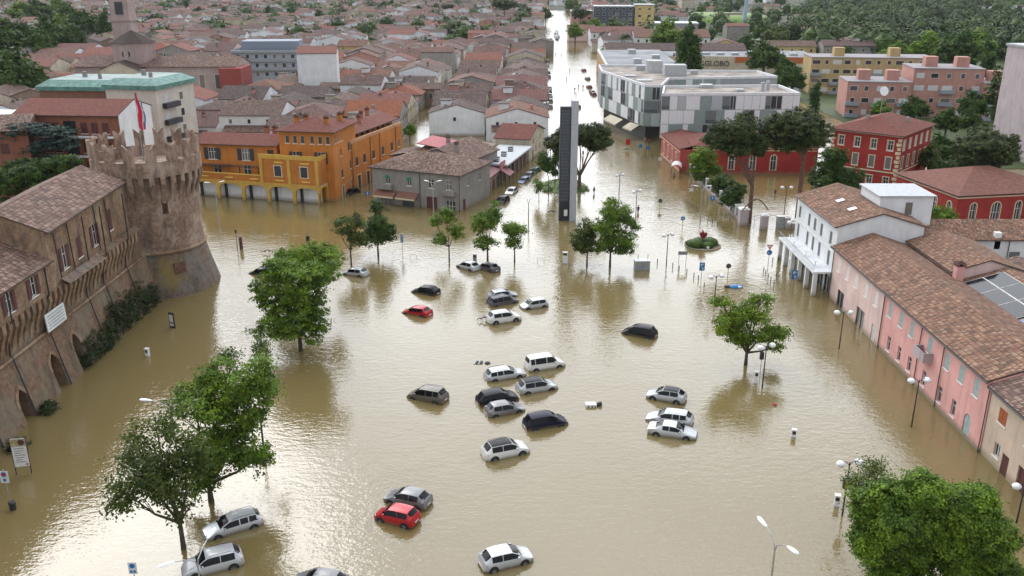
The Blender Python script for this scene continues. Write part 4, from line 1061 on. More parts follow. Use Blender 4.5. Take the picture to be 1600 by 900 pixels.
# arcade running along both
oa = thing('arcade', 'yellow arched arcade with terrace parapet wrapped round the orange building', 'arcade', (-61.9, 170.6, 0), R(-15.2))
La = 27.0; n = 5
mb = MB(); Pa = lambda u, z, d=0: Vector((u, d, z))
bay = (La) / n
hl = [(i * bay + .45, (i + 1) * bay - .45, -.8, 3.3, 'R') for i in range(n)]
def flat_arch(mb, P, L, n, z0, zs, z1, pier, dp):
    bay = L / n
    for i in range(n + 1):
        a = max(0, i * bay - pier / 2); b = min(L, i * bay + pier / 2)
        mb.poly([P(a, z0), P(b, z0), P(b, z1), P(a, z1)]); mb.poly([P(a, z0), P(a, z0, dp), P(a, zs, dp), P(a, zs)]); mb.poly([P(b, z0), P(b, zs), P(b, zs, dp), P(b, z0, dp)]); mb.poly([P(a, z0, dp), P(a, z1, dp), P(b, z1, dp), P(b, z0, dp)])
    for i in range(n):
        a = i * bay + pier / 2; b = (i + 1) * bay - pier / 2; N = 10; w = (b - a)
        arc = [(a + w * q / N, zs + (z1 - .35 - zs) * math.sqrt(max(0, 1 - (2 * q / N - 1) ** 2))) for q in range(N + 1)]
        for q in range(N):
            mb.poly([P(*arc[q]), P(*arc[q + 1]), P(arc[q + 1][0], z1), P(arc[q][0], z1)]); mb.poly([P(*arc[q]), P(*arc[q], dp), P(*arc[q + 1], dp), P(*arc[q + 1])])
            mb.poly([P(*arc[q], dp), P(arc[q][0], z1, dp), P(arc[q + 1][0], z1, dp), P(*arc[q + 1], dp)])
flat_arch(mb, Pa, La, n, -.8, 2.3, 3.5, .62, .55)
Pe = lambda u, z, d=0: Vector((La - d, u, z))
flat_arch(mb, Pe, 3.6, 1, -.8, 2.1, 3.5, .7, .5)
mb.build('arches', M_yellow, oa)
MB().box((0, 1.75, -.8), (La - .6, 1.9, 3.4)).build('back_wall', M_wal, oa)
MB().box((0.01, .01, 3.5), (La - .01, 4.3, 3.7)).build('terrace_floor', P_cream, oa)
m = MB(); m.box((0, 0, 3.7), (La * .55, .25, 5.0)); m.build('parapet', P_orange, oa)
m = MB(); m.box((-.05, -.06, 3.45), (La + .06, .0, 3.75)); m.box((-.05, -.08, 4.95), (La * .55 - .08, .3, 5.12)); m.build('cornice', M_yellow, oa)
m = MB(); x0 = La * .55; m.box((x0, 0, 3.7), (La, 4.4, 8.4)); blk = m.build('upper_room', P_orange, oa)
m = MB(); m.box((x0 - .1, -.1, 8.4), (La + .1, 4.4, 8.55)); m.box((x0 - .1, -.1, 8.55), (La + .1, .1, 9.2)); m.box((La - .1, .1, 8.55), (La + .1, 4.3, 9.2)); m.build('roof_parapet', M_yellow, oa)
for x in (x0 + .3, (x0 + La) / 2, La - .35):
    MB().box((x - .3, -.12, 3.75), (x + .3, -.003, 8.4)).build('pilaster', M_yellow, oa)
for i in range(5):
    for z in (4.25, 7.7) if i > 2 else (4.25,):
        cx = bay * (i + .5); m = MB(); m.tube([(cx - .9, .1, z), (cx + .9, .1, z)], .2, 8); o = m.build('medallion', M_yellow, oa); o.scale = (1, 1, 1)
        o.location = (0, -.12, 0)
for cx in (bay * 3.45, bay * 4.45):
    for nm, me, par in win_mesh('c+slate_shutter+t', 1.4, 1.9, 'white_frame', False):
        o = link(nm, me, oa if par is None else r0)
        if par is None: r0 = o; o.location = (cx, -.02, 5.2)
for i in range(5): MB().box((bay * i + .6, 1.3, -.8), (bay * i + 1.0, 1.74, 2.9)).build('dark_panel', M_dark, oa)
pg = thing('pergola', 'dark pergola frame over the terrace of the orange wing', 'pergola', (-61.0, 171.4, 3.7), R(-14))
for x in (0, 4.5, 9, 13): MB().box((x, 0, 0), (x + .12, .12, 2.4)).build('post', M_dark, pg)
for y in (0, 1.0, 2.0): MB().box((-.3, y, 2.4), (13.4, y + .1, 2.5)).build('beam', M_dark, pg)
ml_ = MB(); ml_.box((-.2, .1, 2.5), (6.4, 2.2, 2.56)); ml_.build('awning', simple('awning_brown', (.12, .05, .04), .8), pg)
ol = Bld('orange_house', 'long two storey orange house with attic balcony facing the canal like side street', 'building', (-40.4, 178.2), -17.5, 9.0, 24.5, 9.4, P_orange)
ol.walls({'E': [(u, 4.6, 1.2, 1.7, 'c+slate_shutter') for u in (2.4, 5.8, 10, 14.5, 19)] + [(22.6, 4.8, .9, 1.6, 'w')] + [(u, -.8, 1.3, 3.4, 'd+slate_shutter+t') for u in (3, 7, 11.8, 16)] + [(19.5, .6, 1.1, 1.8, 'w')]})
ol.roof('gable', 'y', .25, .3, .4, T_red, x1=8.0, h=10.6)
m = MB(); m.box((0, 0.01, 9.4), (6.8, 24.4, 10.7)); o = m.build('attic_storey', P_orange, ol.t)
for q in range(9):
    MB().box((6.8, 1.5 + q * 2.5, 9.5), (6.86, 2.7 + q * 2.5, 10.6)).build('window', M_glass, ol.t)
m = MB(); m.box((8.6, 0, 9.4), (9.05, 24.5, 10.0)); m.build('parapet', plaster('parapet_peach', (.55, .3, .17)), ol.t)
for x, y in ((2, 3), (3, 8), (5, 12), (3, 17), (2, 22), (5.5, 6)): ol.chimney(x, y, 11.2, .7, 1.5, plaster('chimney_terracotta', (.4, .16, .09)))
for u in (.3, 8.5, 12.9, 21): ol.drain([(9.1, u, 9.4), (9.1, u, -.3)])
# grey corner house
gh = Bld('corner_house', 'plain grey corner house with hipped mossy roof, green shutters and brown shop awnings', 'house', (-26.4, 166.3), -24, 18.4, 13.0, 6.9, P_grey)
gh.walls({'S': [(3.4, 3.9, 1.0, 1.6, 'w+1'), (8.0, 3.9, 1.0, 1.6, 'w+1'), (12.6, 3.9, 1.2, 1.7, 'w'), (16.3, 3.9, 1.2, 1.7, 'w'), (3.2, -.8, 3.0, 2.6, 'o'), (7.7, -.8, 2.4, 2.5, 'o'), (12.7, -.8, 2.2, 3.1, 'g+maroon_shutter'), (16.6, -.8, 1.9, 2.7, 'w')],
          'E': [(2.0, -.8, 1.0, 2.8, 'd+maroon_shutter'), (3.5, 4.2, .9, 1.3, 'w'), (8.5, 4.2, .9, 1.3, 'w')]})
gh.roof('hip', 'x', .33, .6, None, T_brown)
gh.box('rendered_panel', (0, -.03, -.8), (10.2, -.002, 6.9), plaster('warm_grey_render', (.4, .36, .32))) if False else None
for x in (3.4, 8.0):
    MB().box((x - .5, .02, 4.9), (x + .5, .06, 5.5)).build('blind', simple('green_blind', (.02, .2, .1), .6), gh.t)
for x0, x1 in ((1.0, 5.4), (5.8, 10.0)):
    m = MB(); m.poly([(x0, -.01, 2.7), (x1, -.01, 2.7), (x1, -1.7, 1.85), (x0, -1.7, 1.85)]); m.poly([(x0, -.01, 2.66), (x1, -.01, 2.66), (x1, -1.7, 1.81), (x0, -1.7, 1.81)]); m.poly([(x0, -1.7, 1.85), (x1, -1.7, 1.85), (x1, -1.71, 1.55), (x0, -1.71, 1.55)], 1)
    m.build('awning', [simple('awning_rust', (.2, .09, .06), .8), simple('awning_cream', (.6, .52, .35), .8)], gh.t)
for x in (3.2, 16.3): gh.box('balcony', (x - 1.4, -.95, 3.0), (x + 1.4, -.01, 3.85), P_grey)
gh.drain([(10.3, -.12, 6.8), (10.3, -.12, -.3)]); gh.drain([(18.5, -.1, 6.8), (18.5, -.1, -.3)])
gh2 = Bld('rear_house', 'long mossy tiled house joined behind the grey corner house', 'house', (-20.5, 178.5), -24, 12.6, 14.5, 6.2, P_grey)
gh2.walls({}, gable='y', pitch=.33); gh2.roof('gable', 'y', .33, .5, .3, T_brown); gh2.chimney(9, 3, 7.8); gh2.chimney(4, 9, 7.8)
# shops along the diagonal street : local x runs along the kerb
SR = 75.2
def shop(name, label, cat, u, v, W, D, h, wall, **k):
    c, s_ = math.cos(R(SR)), math.sin(R(SR)); o = Vector((-5.4, 167.2))
    p = (o.x + u * c - v * s_, o.y + u * s_ + v * c)
    return Bld(name, label, cat, p, SR, W, D, h, wall, **k)
s1 = shop('shop', 'low grey shop with maroon roof and slanted canopy next to grey corner house', 'shop', 2.5, .8, 12, 8.5, 3.0, P_brown)
s1.walls({'S': [(1.6, -.8, 1.5, 2.9, 'g+grey_shutter'), (4.2, -.8, 1.5, 2.9, 'o'), (7.2, -.8, 2.0, 2.9, 'g+maroon_shutter'), (10.3, -.8, 2.0, 2.9, 'o')]}); s1.roof('gable', 'x', .2, .3, .2, simple('maroon_sheet', (.2, .07, .07), .6), rp=1)
s2 = shop('shop', 'orange rooftop house with striped awning set back above the low shops', 'house', 10, 9, 9, 8, 7.2, plaster('peach_render', (.55, .28, .1)))
s2.walls({'S': [(2, 4.2, 1.2, 2.2, 'd+maroon_shutter'), (6, 4.7, 2.2, 1.6, 'w')], 'W': [(3, 3.8, 2.0, 1.8, 'w')]}); s2.roof('gable', 'x', .15, .5, .2, simple('stripe_awning', (.35, .08, .09), .7), rp=1)
s2b = shop('shop', 'peach house with open loggia in front of the brown tiled rear roof', 'house', 5.5, 15, 7, 6, 6.6, MATS['peach_render']); s2b.walls({'S': [(3, 3.8, 2.6, 1.9, 'o')], 'W': [(3, 4, 1.6, 1.6, 'o')]}); s2b.roof('gable', 'x', .2, .4, .2, T_brown)
s3 = shop('shop', 'flat roofed shop with wide pale grey canopy over dark shop windows', 'shop', 15.5, .6, 21, 6.2, 3.6, P_brown)
s3.walls({'S': [(u, -.8, 2.2, 3.4, 'g+maroon_shutter' if i % 2 else 'o') for i, u in enumerate((1.8, 5.2, 8.6, 12, 15.4, 18.8))]})
cn = s3.box('canopy', (-.3, -1.3, 3.62), (21.2, 6.4, 3.95), simple('canopy_grey', (.42, .44, .46), .7))
for q in range(9): MB().box((2 + q * 1.9, 1.4 + (q % 3) * .5, 3.95), (2.9 + q * 1.9, 2.4 + (q % 3) * .5, 4.2)).build('roof_unit', M_dark, cn)
s4 = shop('house', 'cream two storey house with red roof at the end of the shop canopy', 'house', 37.5, .3, 15, 8, 5.2, P_cream)
s4.walls({'S': [(4, -.8, 1.3, 3, 'd+maroon_shutter'), (7, 1, 1.2, 1.6, 'w'), (11, 1, 1.2, 1.6, 'w'), (4, 3.4, 1, 1.3, 'w'), (11, 3.4, 1, 1.3, 'w')]}, gable='y', pitch=.28); s4.roof('gable', 'y', .28, .4, .4, T_red)
s5 = shop('house', 'tan walled courtyard building with ribbed grey wall behind the shop canopy', 'house', 15, 7.2, 19, 5, 4.4, plaster('ribbed_grey', (.4, .37, .33))); s5.walls({}); s5.roof('gable', 'x', .1, .2, .2, P_brown, rp=1)
s6 = shop('wall_sign', 'pink shop sign board above a small pink canopy', 'sign', 13.2, .2, 3.4, .3, 4.6, simple('pink_sign', (.5, .16, .2), .6), z0=3.4); s6.walls({})
MB().poly([(0, -.02, 3.2), (3.6, -.02, 3.2), (3.6, -1.8, 2.3), (0, -1.8, 2.3)])
m = MB(); m.poly([(-.3, -.02, 3.3), (3.6, -.02, 3.3), (3.6, -1.9, 2.2), (-.3, -1.9, 2.2)]); m.build('canopy', simple('awning_pink', (.3, .13, .14), .8), s6.t)

# ---------------------------------------------------------------- monument
mo = thing('memorial_slab', 'tall dark slab with columns of small names joined to a white slab', 'monument', (9.0, 153.4, 0), R(3))
simple('slab_navy', (.022, .026, .04), .4); 
MB().box((-.75, -.5, -.8), (1.05, .9, 19.9)).build('dark_slab', MATS['slab_navy'], mo)
MB().box((1.06, -.75, -.8), (2.25, 1.05, 20.9)).build('white_slab', simple('slab_white', (.4, .42, .46), .6, var=.05), mo)
for q in range(64):
    z = 19.3 - q * .25; m = MB(); x = -.6
    while x < .8:
        w = rnd.uniform(.15, .4); m.box((x, -.512, z), (min(x + w, .92), -.5, z + .09)); x += w + .07
    m.build('lettering', simple('letter_pale', (.16, .175, .2), .5), mo)
MB().box((.1, -.66, .9), (.7, -.52, 2.0)).build('notice', M_frame, mo)

# ---------------------------------------------------------------- chequered white block
PW = simple('panel_white', (.68, .69, .71), .6, var=.06); PG = simple('panel_greygreen', (.23, .285, .27), .5, var=.1); PD = simple('panel_dark', (.03, .035, .04), .3); PL = simple('panel_lightgrey', (.4, .43, .45), .55, var=.06)
M_flat = simple('flat_roof_stained', (.3, .26, .23), .9, var=.45, sc=.22)
def prism(name, pts, z0, z1, mat, parent, top=None):
    m = MB(); n = len(pts)
    for i in range(n):
        a, b = pts[i], pts[(i + 1) % n]; m.poly([(*a, z0), (*b, z0), (*b, z1), (*a, z1)])
    m.poly([(*p, z1) for p in pts], 1 if top else 0)
    return m.build(name, [mat] + ([top] if top else []), parent)
ck = thing('chequered_block', 'white modern block with chequered grey green panels, deep loggias and flat roof', 'building', (0, 0, 0))
main = [(25.6, 262), (33.4, 229.0), (37.5, 228.3), (42, 244), (72, 248), (70, 262), (45, 264), (40, 278), (26.2, 278)]
fr = [(35.0, 212.0), (67.6, 213.0), (67.0, 229), (37.8, 227)]
JT = simple('panel_joint', (.3, .31, .33), .7)
prism('west_wing', main, 4.0, 13.9, JT, ck, M_flat)
prism('west_base', [(26.6, 262), (34.2, 230.5), (41, 246), (60, 250), (60, 270), (30, 272)], -.8, 4.0, PD, ck)
prism('front_wing', fr, 4.0, 13.9, JT, ck, M_flat)
prism('front_base', [(35.6, 212.5), (67, 213.6), (65.8, 228), (38.6, 226)], -.8, 4.0, simple('shop_teal', (.02, .17, .19), .4), ck)
for pts in (main, fr):
    m = MB(); n = len(pts); 
    for i in range(n):
        a, b = Vector((*pts[i], 0)), Vector((*pts[(i + 1) % n], 0)); d = (b - a).normalized(); nn = Vector((d.y, -d.x, 0))
        L = (b - a).length; M = Matrix.Translation(a) @ Matrix.Rotation(math.atan2(d.y, d.x), 4, 'Z')
        m.box((0, -.02, 13.9), (L, .35, 14.5), 0, M)
    m.build('roof_parapet', simple('parapet_white', (.66, .67, .69), .6), ck)
def cheq(a, b, floors, z0, fh, seed, dens=.5):
    r = random.Random(seed); a = Vector((*a, 0)); b = Vector((*b, 0)); d = (b - a).normalized(); L = (b - a).length
    M = Matrix.Translation(a) @ Matrix.Rotation(math.atan2(d.y, d.x), 4, 'Z')
    for f in range(floors):
        x = 0; last = 0
        while x < L - .4:
            w = min(r.choice((1.3, 1.9, 2.6, 3.4)), L - x)
            ty = r.choices(('n', 'g', 'l', 'd', 'w'), (.36, .27, .08, .13, .16))[0]
            if ty == last: ty = 'n'
            last = ty
            zb, zt = z0 + f * fh + .06, z0 + (f + 1) * fh - .1
            if ty in 'gln':
                mm_ = MB(); mm_.box((x + .05, -.09 if ty != 'n' else -.06, zb), (x + w - .05, -.002, zt), 0, M); mm_.build('panel', {'g': PG, 'l': PL, 'n': PW}[ty], ck)
            elif ty == 'd':
                mm_ = MB(); mm_.box((x + .1, -.03, zb + .15), (x + w - .1, -.002, zt - .1), 0, M); mm_.build('window', PD, ck)
                mm_ = MB(); mm_.box((x + w * .5, -.06, zb + .15), (x + w * .5 + .08, -.031, zt - .1), 0, M); mm_.build('window_frame', PW, ck)
            else:
                mm_ = MB(); mm_.box((x + .08, -.03, zb + .1), (x + w - .08, -.002, zt - .1), 0, M); w_ = mm_.build('loggia', simple('loggia_grey', (.14, .16, .17), .4), ck)
                mm_ = MB(); mm_.box((x + .08, -.07, zb + .1), (x + w - .08, -.031, zb + .9), 0, M); mm_.build('balustrade', simple('balustrade_glass', (.08, .11, .11), .15), ck)
            x += w
cheq(fr[0], fr[1], 3, 4.0, 3.3, 4); cheq(fr[3], fr[0], 3, 4.0, 3.3, 8)
cheq(main[0], main[1], 3, 4.0, 3.3, 3); cheq(main[1], main[2], 3, 4.0, 3.3, 21); cheq((44, 244.3), (71, 248), 2, 7.3, 3.3, 11)
for x, y, w, h in ((42, 252, 6, 3.0), (36, 266, 3, 1.5), (47, 226, 3, .8), (62, 222, .8, 2.2), (60.5, 221, .8, 2), (54, 219, 2, .6), (31, 250, 3, .4), (33, 240, 4, .3), (50, 256, 2, 1.2), (44, 238, .1, .1)):
    MB().box((x, y, 13.9), (x + w, y + min(w, 4), 13.9 + h)).build('roof_unit', simple('roof_unit_grey', (.38, .39, .4), .6), ck)
MB().tube([(40.5, 262, 13.9), (40.5, 262, 17.3)], 2.4, 24).build('roof_tank', simple('tank_grey', (.42, .43, .44), .6), ck)
for (xa, ya), (xb, yb) in (((27.2, 249.5), (29.6, 240.5)), ((31, 236.2), (32.8, 231.6))):
    d = Vector((xb - xa, yb - ya, 0)); nn = Vector((d.y, -d.x, 0)).normalized() * -1
    nn = Vector((-abs(nn.x), -abs(nn.y) * .2, 0)).normalized() * 2.0
    m = MB(); A = Vector((xa, ya, 3.9)); B_ = Vector((xb, yb, 3.9)); dz = Vector((0, 0, -1.3)); m.poly([A, B_, B_ + nn + dz, A + nn + dz]); m.poly([A + nn + dz, B_ + nn + dz, B_ + nn + dz * 1.3, A + nn + dz * 1.3]); m.build('awning', P_cream, ck)
# ochre wall building and its flat roof
oc = thing('ochre_building', 'very long ochre walled building with grey flat roof along the flooded street', 'building', (0, 0, 0))
op = [(31.5, 279), (36.8, 400), (64, 402), (60, 296), (40, 279)]
prism('wall', op, -.8, 8.6, plaster('ochre_wall', (.42, .27, .12), .15), oc, simple('grey_roof', (.22, .23, .25), .8, var=.3, sc=.1))
m = MB()
for i in range(40): 
    t_ = i / 40; x = 31.5 + 5.3 * t_; y = 279 + 121 * t_; m.box((x + .1, y, 8.6), (x + .9, y + 1.6, 9.15))
m.build('roof_edge', M_frame, oc)
for i, (x, y) in enumerate(((44, 300), (52, 318), (45, 340), (54, 355), (48, 380))):
    MB().box((x, y, 8.6), (x + 3, y + 4, 10.4)).build('roof_unit', simple('roof_unit_grey', (.38, .39, .4), .6), oc)
ci = thing('retail_hall', 'long low cream hall with letters GLOBO and orange roof panels', 'shop hall', (0, 0, 0))
ca = [(66, 388), (126, 381), (130, 412), (66, 418)]
prism('wall', ca, -.8, 7.2, P_cream, ci, simple('grey_roof', (.22, .23, .25), .8, var=.3, sc=.1))
try:
    cu = bpy.data.curves.new('lettering', 'FONT'); cu.body = 'GLOBO'; cu.size = 3.0; cu.extrude = .12; cu.align_x = 'CENTER'
    tx = bpy.data.objects.new('lettering', cu); col.objects.link(tx); tx.parent = ci
    dd = Vector((60, -7, 0)).normalized(); tx.location = Vector((86, 385.67, 3.3)) + Vector((dd.y, -dd.x, 0)) * .2; tx.rotation_euler = (R(90), 0, math.atan2(-7, 60)); cu.materials.append(M_dark)
    dg_ = bpy.context.evaluated_depsgraph_get(); mt_x = bpy.data.meshes.new_from_object(tx.evaluated_get(dg_)); t2 = link('lettering', mt_x, ci, tx.location, tuple(tx.rotation_euler)); bpy.data.objects.remove(tx)
except Exception as e: print('text', e)
for x, w in ((93.5, 9), (112, 10)):
    d = Vector((60, -7, 0)).normalized(); A = Vector((66, 388, 0)) + d * (x - 66); M = Matrix.Translation(A) @ Matrix.Rotation(math.atan2(-7, 60), 4, 'Z')
    MB().box((0, -.1, 4.6), (w, -.002, 7.1), 0, M).build('orange_panel', simple('orange_panel', (.45, .13, .04), .7), ci)
for q in range(9):
    d = Vector((52, -15, 0)).normalized(); A = Vector((69 + q * 6, 393 - q * .7, 7.2)); MB().box((A.x, A.y, 7.2), (A.x + 3, A.y + 3, 8.2)).build('roof_unit', simple('roof_unit_grey', (.38, .39, .4), .6), ci)

# ---------------------------------------------------------------- pink flats, yellow flats, lilac block
P_flat = plaster('flats_pink', (.46, .24, .2), .12)
def flats(name, label, o, rot, W, D, h, floors, wall, seed, gap=3.4, top=True):
    b = Bld(name, label, 'block of flats', o, rot, W, D, h, wall, near=False)
    r = random.Random(seed); op = []
    fh = h / floors
    n = int(W / gap)
    for f in range(floors):
        for i in range(n): op.append(((i + .5) * W / n, f * fh + 1.0, r.choice((1.3, 2.2, 2.8)), 1.5, r.choice(('w', 'c+white_shutter', 'w'))))
    b.walls({'S': op})
    b.box('flat_roof', (-.15, -.15, h), (W + .15, D + .15, h + .35), simple('roof_edge_grey', (.26, .24, .25), .8))
    for f in range(floors):
        for i in range(0, n, 2):
            if r.random() < .7 and f < floors - 1 + (not top):
                x = (i + .5) * W / n; b.box('balcony', (x - gap * .6, -1.0, f * fh + .2), (x + gap * .6, -.01, f * fh + 1.25), simple('balcony_grey', (.27, .3, .33), .7))
    for i in range(2): b.box('roof_hut', (W * (.2 + .45 * i), D * .3, h + .35), (W * (.2 + .45 * i) + 3.5, D * .3 + 3.5, h + 3.2), wall)
    return b
flats('pink_flats', 'pink block of flats with grey balconies, left and lower section', (99, 269), -9, 18, 14, 10.3, 3, P_flat, 1)
flats('pink_flats', 'pink block of flats with penthouse box, second section from the left', (117.6, 268), -9, 19.5, 14, 14.2, 4, P_flat, 2)
flats('pink_flats', 'pink flats section in shade, third from the left and lower', (136, 262), -9, 11, 14, 10.6, 3, P_flat, 3)
flats('pink_flats', 'pink block of flats at the right end under grey tiled edge', (146.5, 261), -9, 21, 14, 13.6, 4, P_flat, 4)
flats('yellow_flats', 'dull yellow block of flats with pale grey roof band behind the pink flats', (104.5, 321), -6, 42, 14, 12.5, 4, plaster('flats_yellow', (.45, .33, .16), .12), 6)
lb = Bld('tall_block', 'tall plain lilac grey block cut by the right edge of the view', 'block of flats', (117.5, 190), 4, 16, 26, 25.0, P_lilac, near=False)
lb.walls({'S': [(12, z, 1.4, 1.6, 'w') for z in (6, 10, 14, 18)]}); lb.box('flat_roof', (-.3, -.3, 25), (16.3, 26.3, 25.5), M_grey)
# ---------------------------------------------------------------- blocks on the left
rb = Bld('brick_flats', 'brick red block of flats with balconies, red roof and blank white gable end', 'block of flats', (-92, 166.3), -4, 20.0, 13, 16.6, plaster('brick_red', (.26, .1, .06), .2), near=True)
ops = []
for z in (13.2, 9.6, 6.0):
    for u in (1.6, 3.6, 6.0, 7.8, 13.2, 15.2, 17.3): ops.append((u, z, 1.3, 2.0, 'c+maroon_shutter'))
    ops.append((10.5, z - .3, 2.4, 2.6, 'o'))
rb.walls({'S': ops}, gable='x', pitch=.3, mats={'E': 1}) if False else None
rb.wall = [rb.wall, M_white]
rb.walls({'S': ops}, gable='x', pitch=.3, mats={'E': 1})
rb.roof('gable', 'x', .3, .6, .1, T_red)
MB().mesh([], [])
m = MB(); m.box((20.01, -.0, -.8), (20.06, 13, 16.6)); m.poly([(20.06, 0, 16.6), (20.06, 13, 16.6), (20.06, 6.5, 18.5)]); m.build('gable_end', M_white, rb.t)
for z in (12.5, 8.9): rb.box('balcony_band', (-.1, -1.1, z), (18.9, -.01, z + .25), M_white)
rb2 = Bld('brick_flats', 'lower brick flats with dark red roof at the left edge behind the cedar', 'block of flats', (-112, 152), 14, 27, 14, 15.0, MATS['brick_red'], near=False)
rb2.walls({'S': [(u, z, 1.4, 1.8, 'c+maroon_shutter') for u in (3, 8, 13, 18, 23) for z in (11, 7)]}, gable='x', pitch=.25); rb2.roof('gable', 'x', .25, .5, .1, T_brown)
simple('green_copper', (.09, .22, .19), .55, var=.35, sc=.9); 
def green_block(label, o, rot, W, D, h, wall, wins):
    b = Bld('green_roofed_block', label, 'block of flats', o, rot, W, D, h, wall, near=False)
    b.walls({'E': wins, 'S': [(W * .35, h - 3.4, 1.2, 1.3, 'w'), (W * .35, h - 7, 1.2, 1.3, 'w')]})
    m = MB(); e = .5; i = 1.6
    A = [(-e, -e), (W + e, -e), (W + e, D + e), (-e, D + e)]; B2 = [(i, i), (W - i, i), (W - i, D - i), (i, D - i)]
    for q in range(4):
        r = (q + 1) % 4
        m.poly([(*A[q], h), (*A[r], h), (*A[r], h + .9), (*A[q], h + .9)]); m.poly([(*A[q], h + .9), (*A[r], h + .9), (*B2[r], h + 2.2), (*B2[q], h + 2.2)])
    m.poly([(*p, h) for p in A]); m.poly([(*p, h + 2.2) for p in B2], 1)
    m.build('mansard', [MATS['green_copper'], simple('roof_grey_green', (.2, .27, .26), .7, var=.3, sc=.3)], b.t)
    n = int(W / 1.1); mm = MB()
    for q in range(n): mm.box((q * W / n, -e - .05, h), (q * W / n + .09, -e - .001, h + .9))
    mm.build('seams', MATS['green_copper'], b.t)
    b.chimney(W * .4, D * .5, h + 2.2, .8, 1.2, P_grey, False); b.chimney(W * .7, D * .3, h + 2.2, .6, 1, P_grey, False)
    return b
gb = green_block('cream four storey block with green metal roof and balconies behind the round tower', (-88, 197), -12, 12, 15, 17.4, plaster('warm_white', (.55, .52, .47), .1), [(3.5, z, 1.5, 1.8, 'c+white_shutter') for z in (14.2, 10.6, 7, 3.4)] + [(9.5, z, 1.5, 1.8, 'w') for z in (14.2, 10.6, 7, 3.4)])
for z in (13.2, 9.6, 6.0, 2.4): gb.box('balcony', (12.01, 2, z), (13.1, 7.5, z + 1.1), M_dark)
green_block('brick block with green metal roof left of the cream green roofed block', (-106, 204), -5, 17.5, 15, 16.2, plaster('brown_brick_wall', (.2, .1, .07), .2), [(5, 11, 1.4, 1.4, 'w')])
hw_ = Bld('low_white_hall', 'long low cream hall with grey roof left of the green roofed blocks', 'building', (-152, 226), -4, 42, 10, 7, M_white, near=False); hw_.walls({}); hw_.box('flat_roof', (-.2, -.2, 7), (42.2, 10.2, 7.4), M_grey)
# church
P_ch = plaster('church_render', (.4, .31, .29), .2)
ch = Bld('church', 'large lilac brown church with long nave, domed crossing and bell tower', 'church', (-139, 292), 0, 51, 16, 12.5, P_ch, near=False)
ch.walls({'S': [(40, 5.5, 1.8, 4.6, 'w'), (45, 5.5, 1.8, 4.6, 'w')]}, gable='x', pitch=.3); ch.roof('gable', 'x', .3, .6, .2, T_brown)
ch.box('transept', (10.5, -6, -.8), (22, 2, 12.0), P_cream)
m = MB(); m.poly([(10, -6.4, 11.9), (16.25, -6.4, 14.6), (16.25, 2, 14.6), (10, 2, 11.9)]); m.poly([(22.5, -6.4, 11.9), (16.25, -6.4, 14.6), (16.25, 2, 14.6), (22.5, 2, 11.9)]); m.poly([(10.5, -6, 12), (22, -6, 12), (16.25, -6, 14.4)], 1); m.build('transept_roof', [T_brown, P_cream], ch.t)
m = MB(); m.lathe([(6.9, 10), (6.9, 19.6)], 8, (16.6, 7, 0)); oc8 = m.build('octagon_drum', P_ch, ch.t)
m = MB(); m.lathe([(7.7, 19.6), (.1, 23.2)], 8, (16.6, 7, 0)); m.build('octagon_roof', T_brown, ch.t)
m = MB(); m.tube([(16.6, .4, 16.2), (16.6, .75, 16.2)], 1.3, 14); m.build('half_round_window', M_glass, ch.t).scale = (1, 1, 1)
ch.box('doorway', (15.3, -6.08, 3), (17.2, -6.002, 7.5), M_dark)
ch.box('apse', (46.5, -3, -.8), (53.5, 9, 12.2), plaster('church_red', (.28, .06, .05), .2))
m = MB(); m.box((7.3, 15, 0), (13.2, 21, 34)); m.box((6.9, 14.6, 25.5), (13.6, 21.4, 26.2)); m.build('bell_tower', P_ch, ch.t)
m = MB(); m.box((9, 14.9, 27.6), (11.6, 14.99, 31.6)); m.build('belfry_opening', M_dark, ch.t); 
ch.box('porch', (5, -3, -.8), (10.4, 0, 8), P_ch)

# ---------------------------------------------------------------- old town houses
TT = [tiles('town_tiles_brown', [(.15, .085, .07), (.2, .115, .095), (.26, .16, .13), (.1, .06, .05)], .4, .6, patch=(.13, .1, .09), rand=.3),
      tiles('town_tiles_rust', [(.22, .095, .07), (.27, .12, .09), (.3, .15, .115), (.16, .075, .055)], .4, .6, patch=(.17, .1, .085), rand=.25),
      tiles('town_tiles_red', [(.32, .09, .055), (.37, .115, .08), (.28, .08, .05), (.32, .1, .07)], .4, .6, patch=(.25, .1, .07), rand=.2)]
TN = ['brown', 'rusty', 'red']
WM = [('white', M_white), ('cream', P_cream), ('grey', P_grey), ('tan', P_brown), ('rose', P_rose), ('yellow', P_yel), ('beige', P_beige), ('pale pink', P_pale)]
WW = [.32, .27, .12, .08, .05, .04, .08, .04]
EX = [(-66, 150, -19, 207), (-146, 276, -84, 326), (-112, 183, -60, 224), (-112, 150, -58, 182), (-155, 220, -108, 242), (-106, 336, -76, 366), (-74, 302, -56, 326)]
HL = []
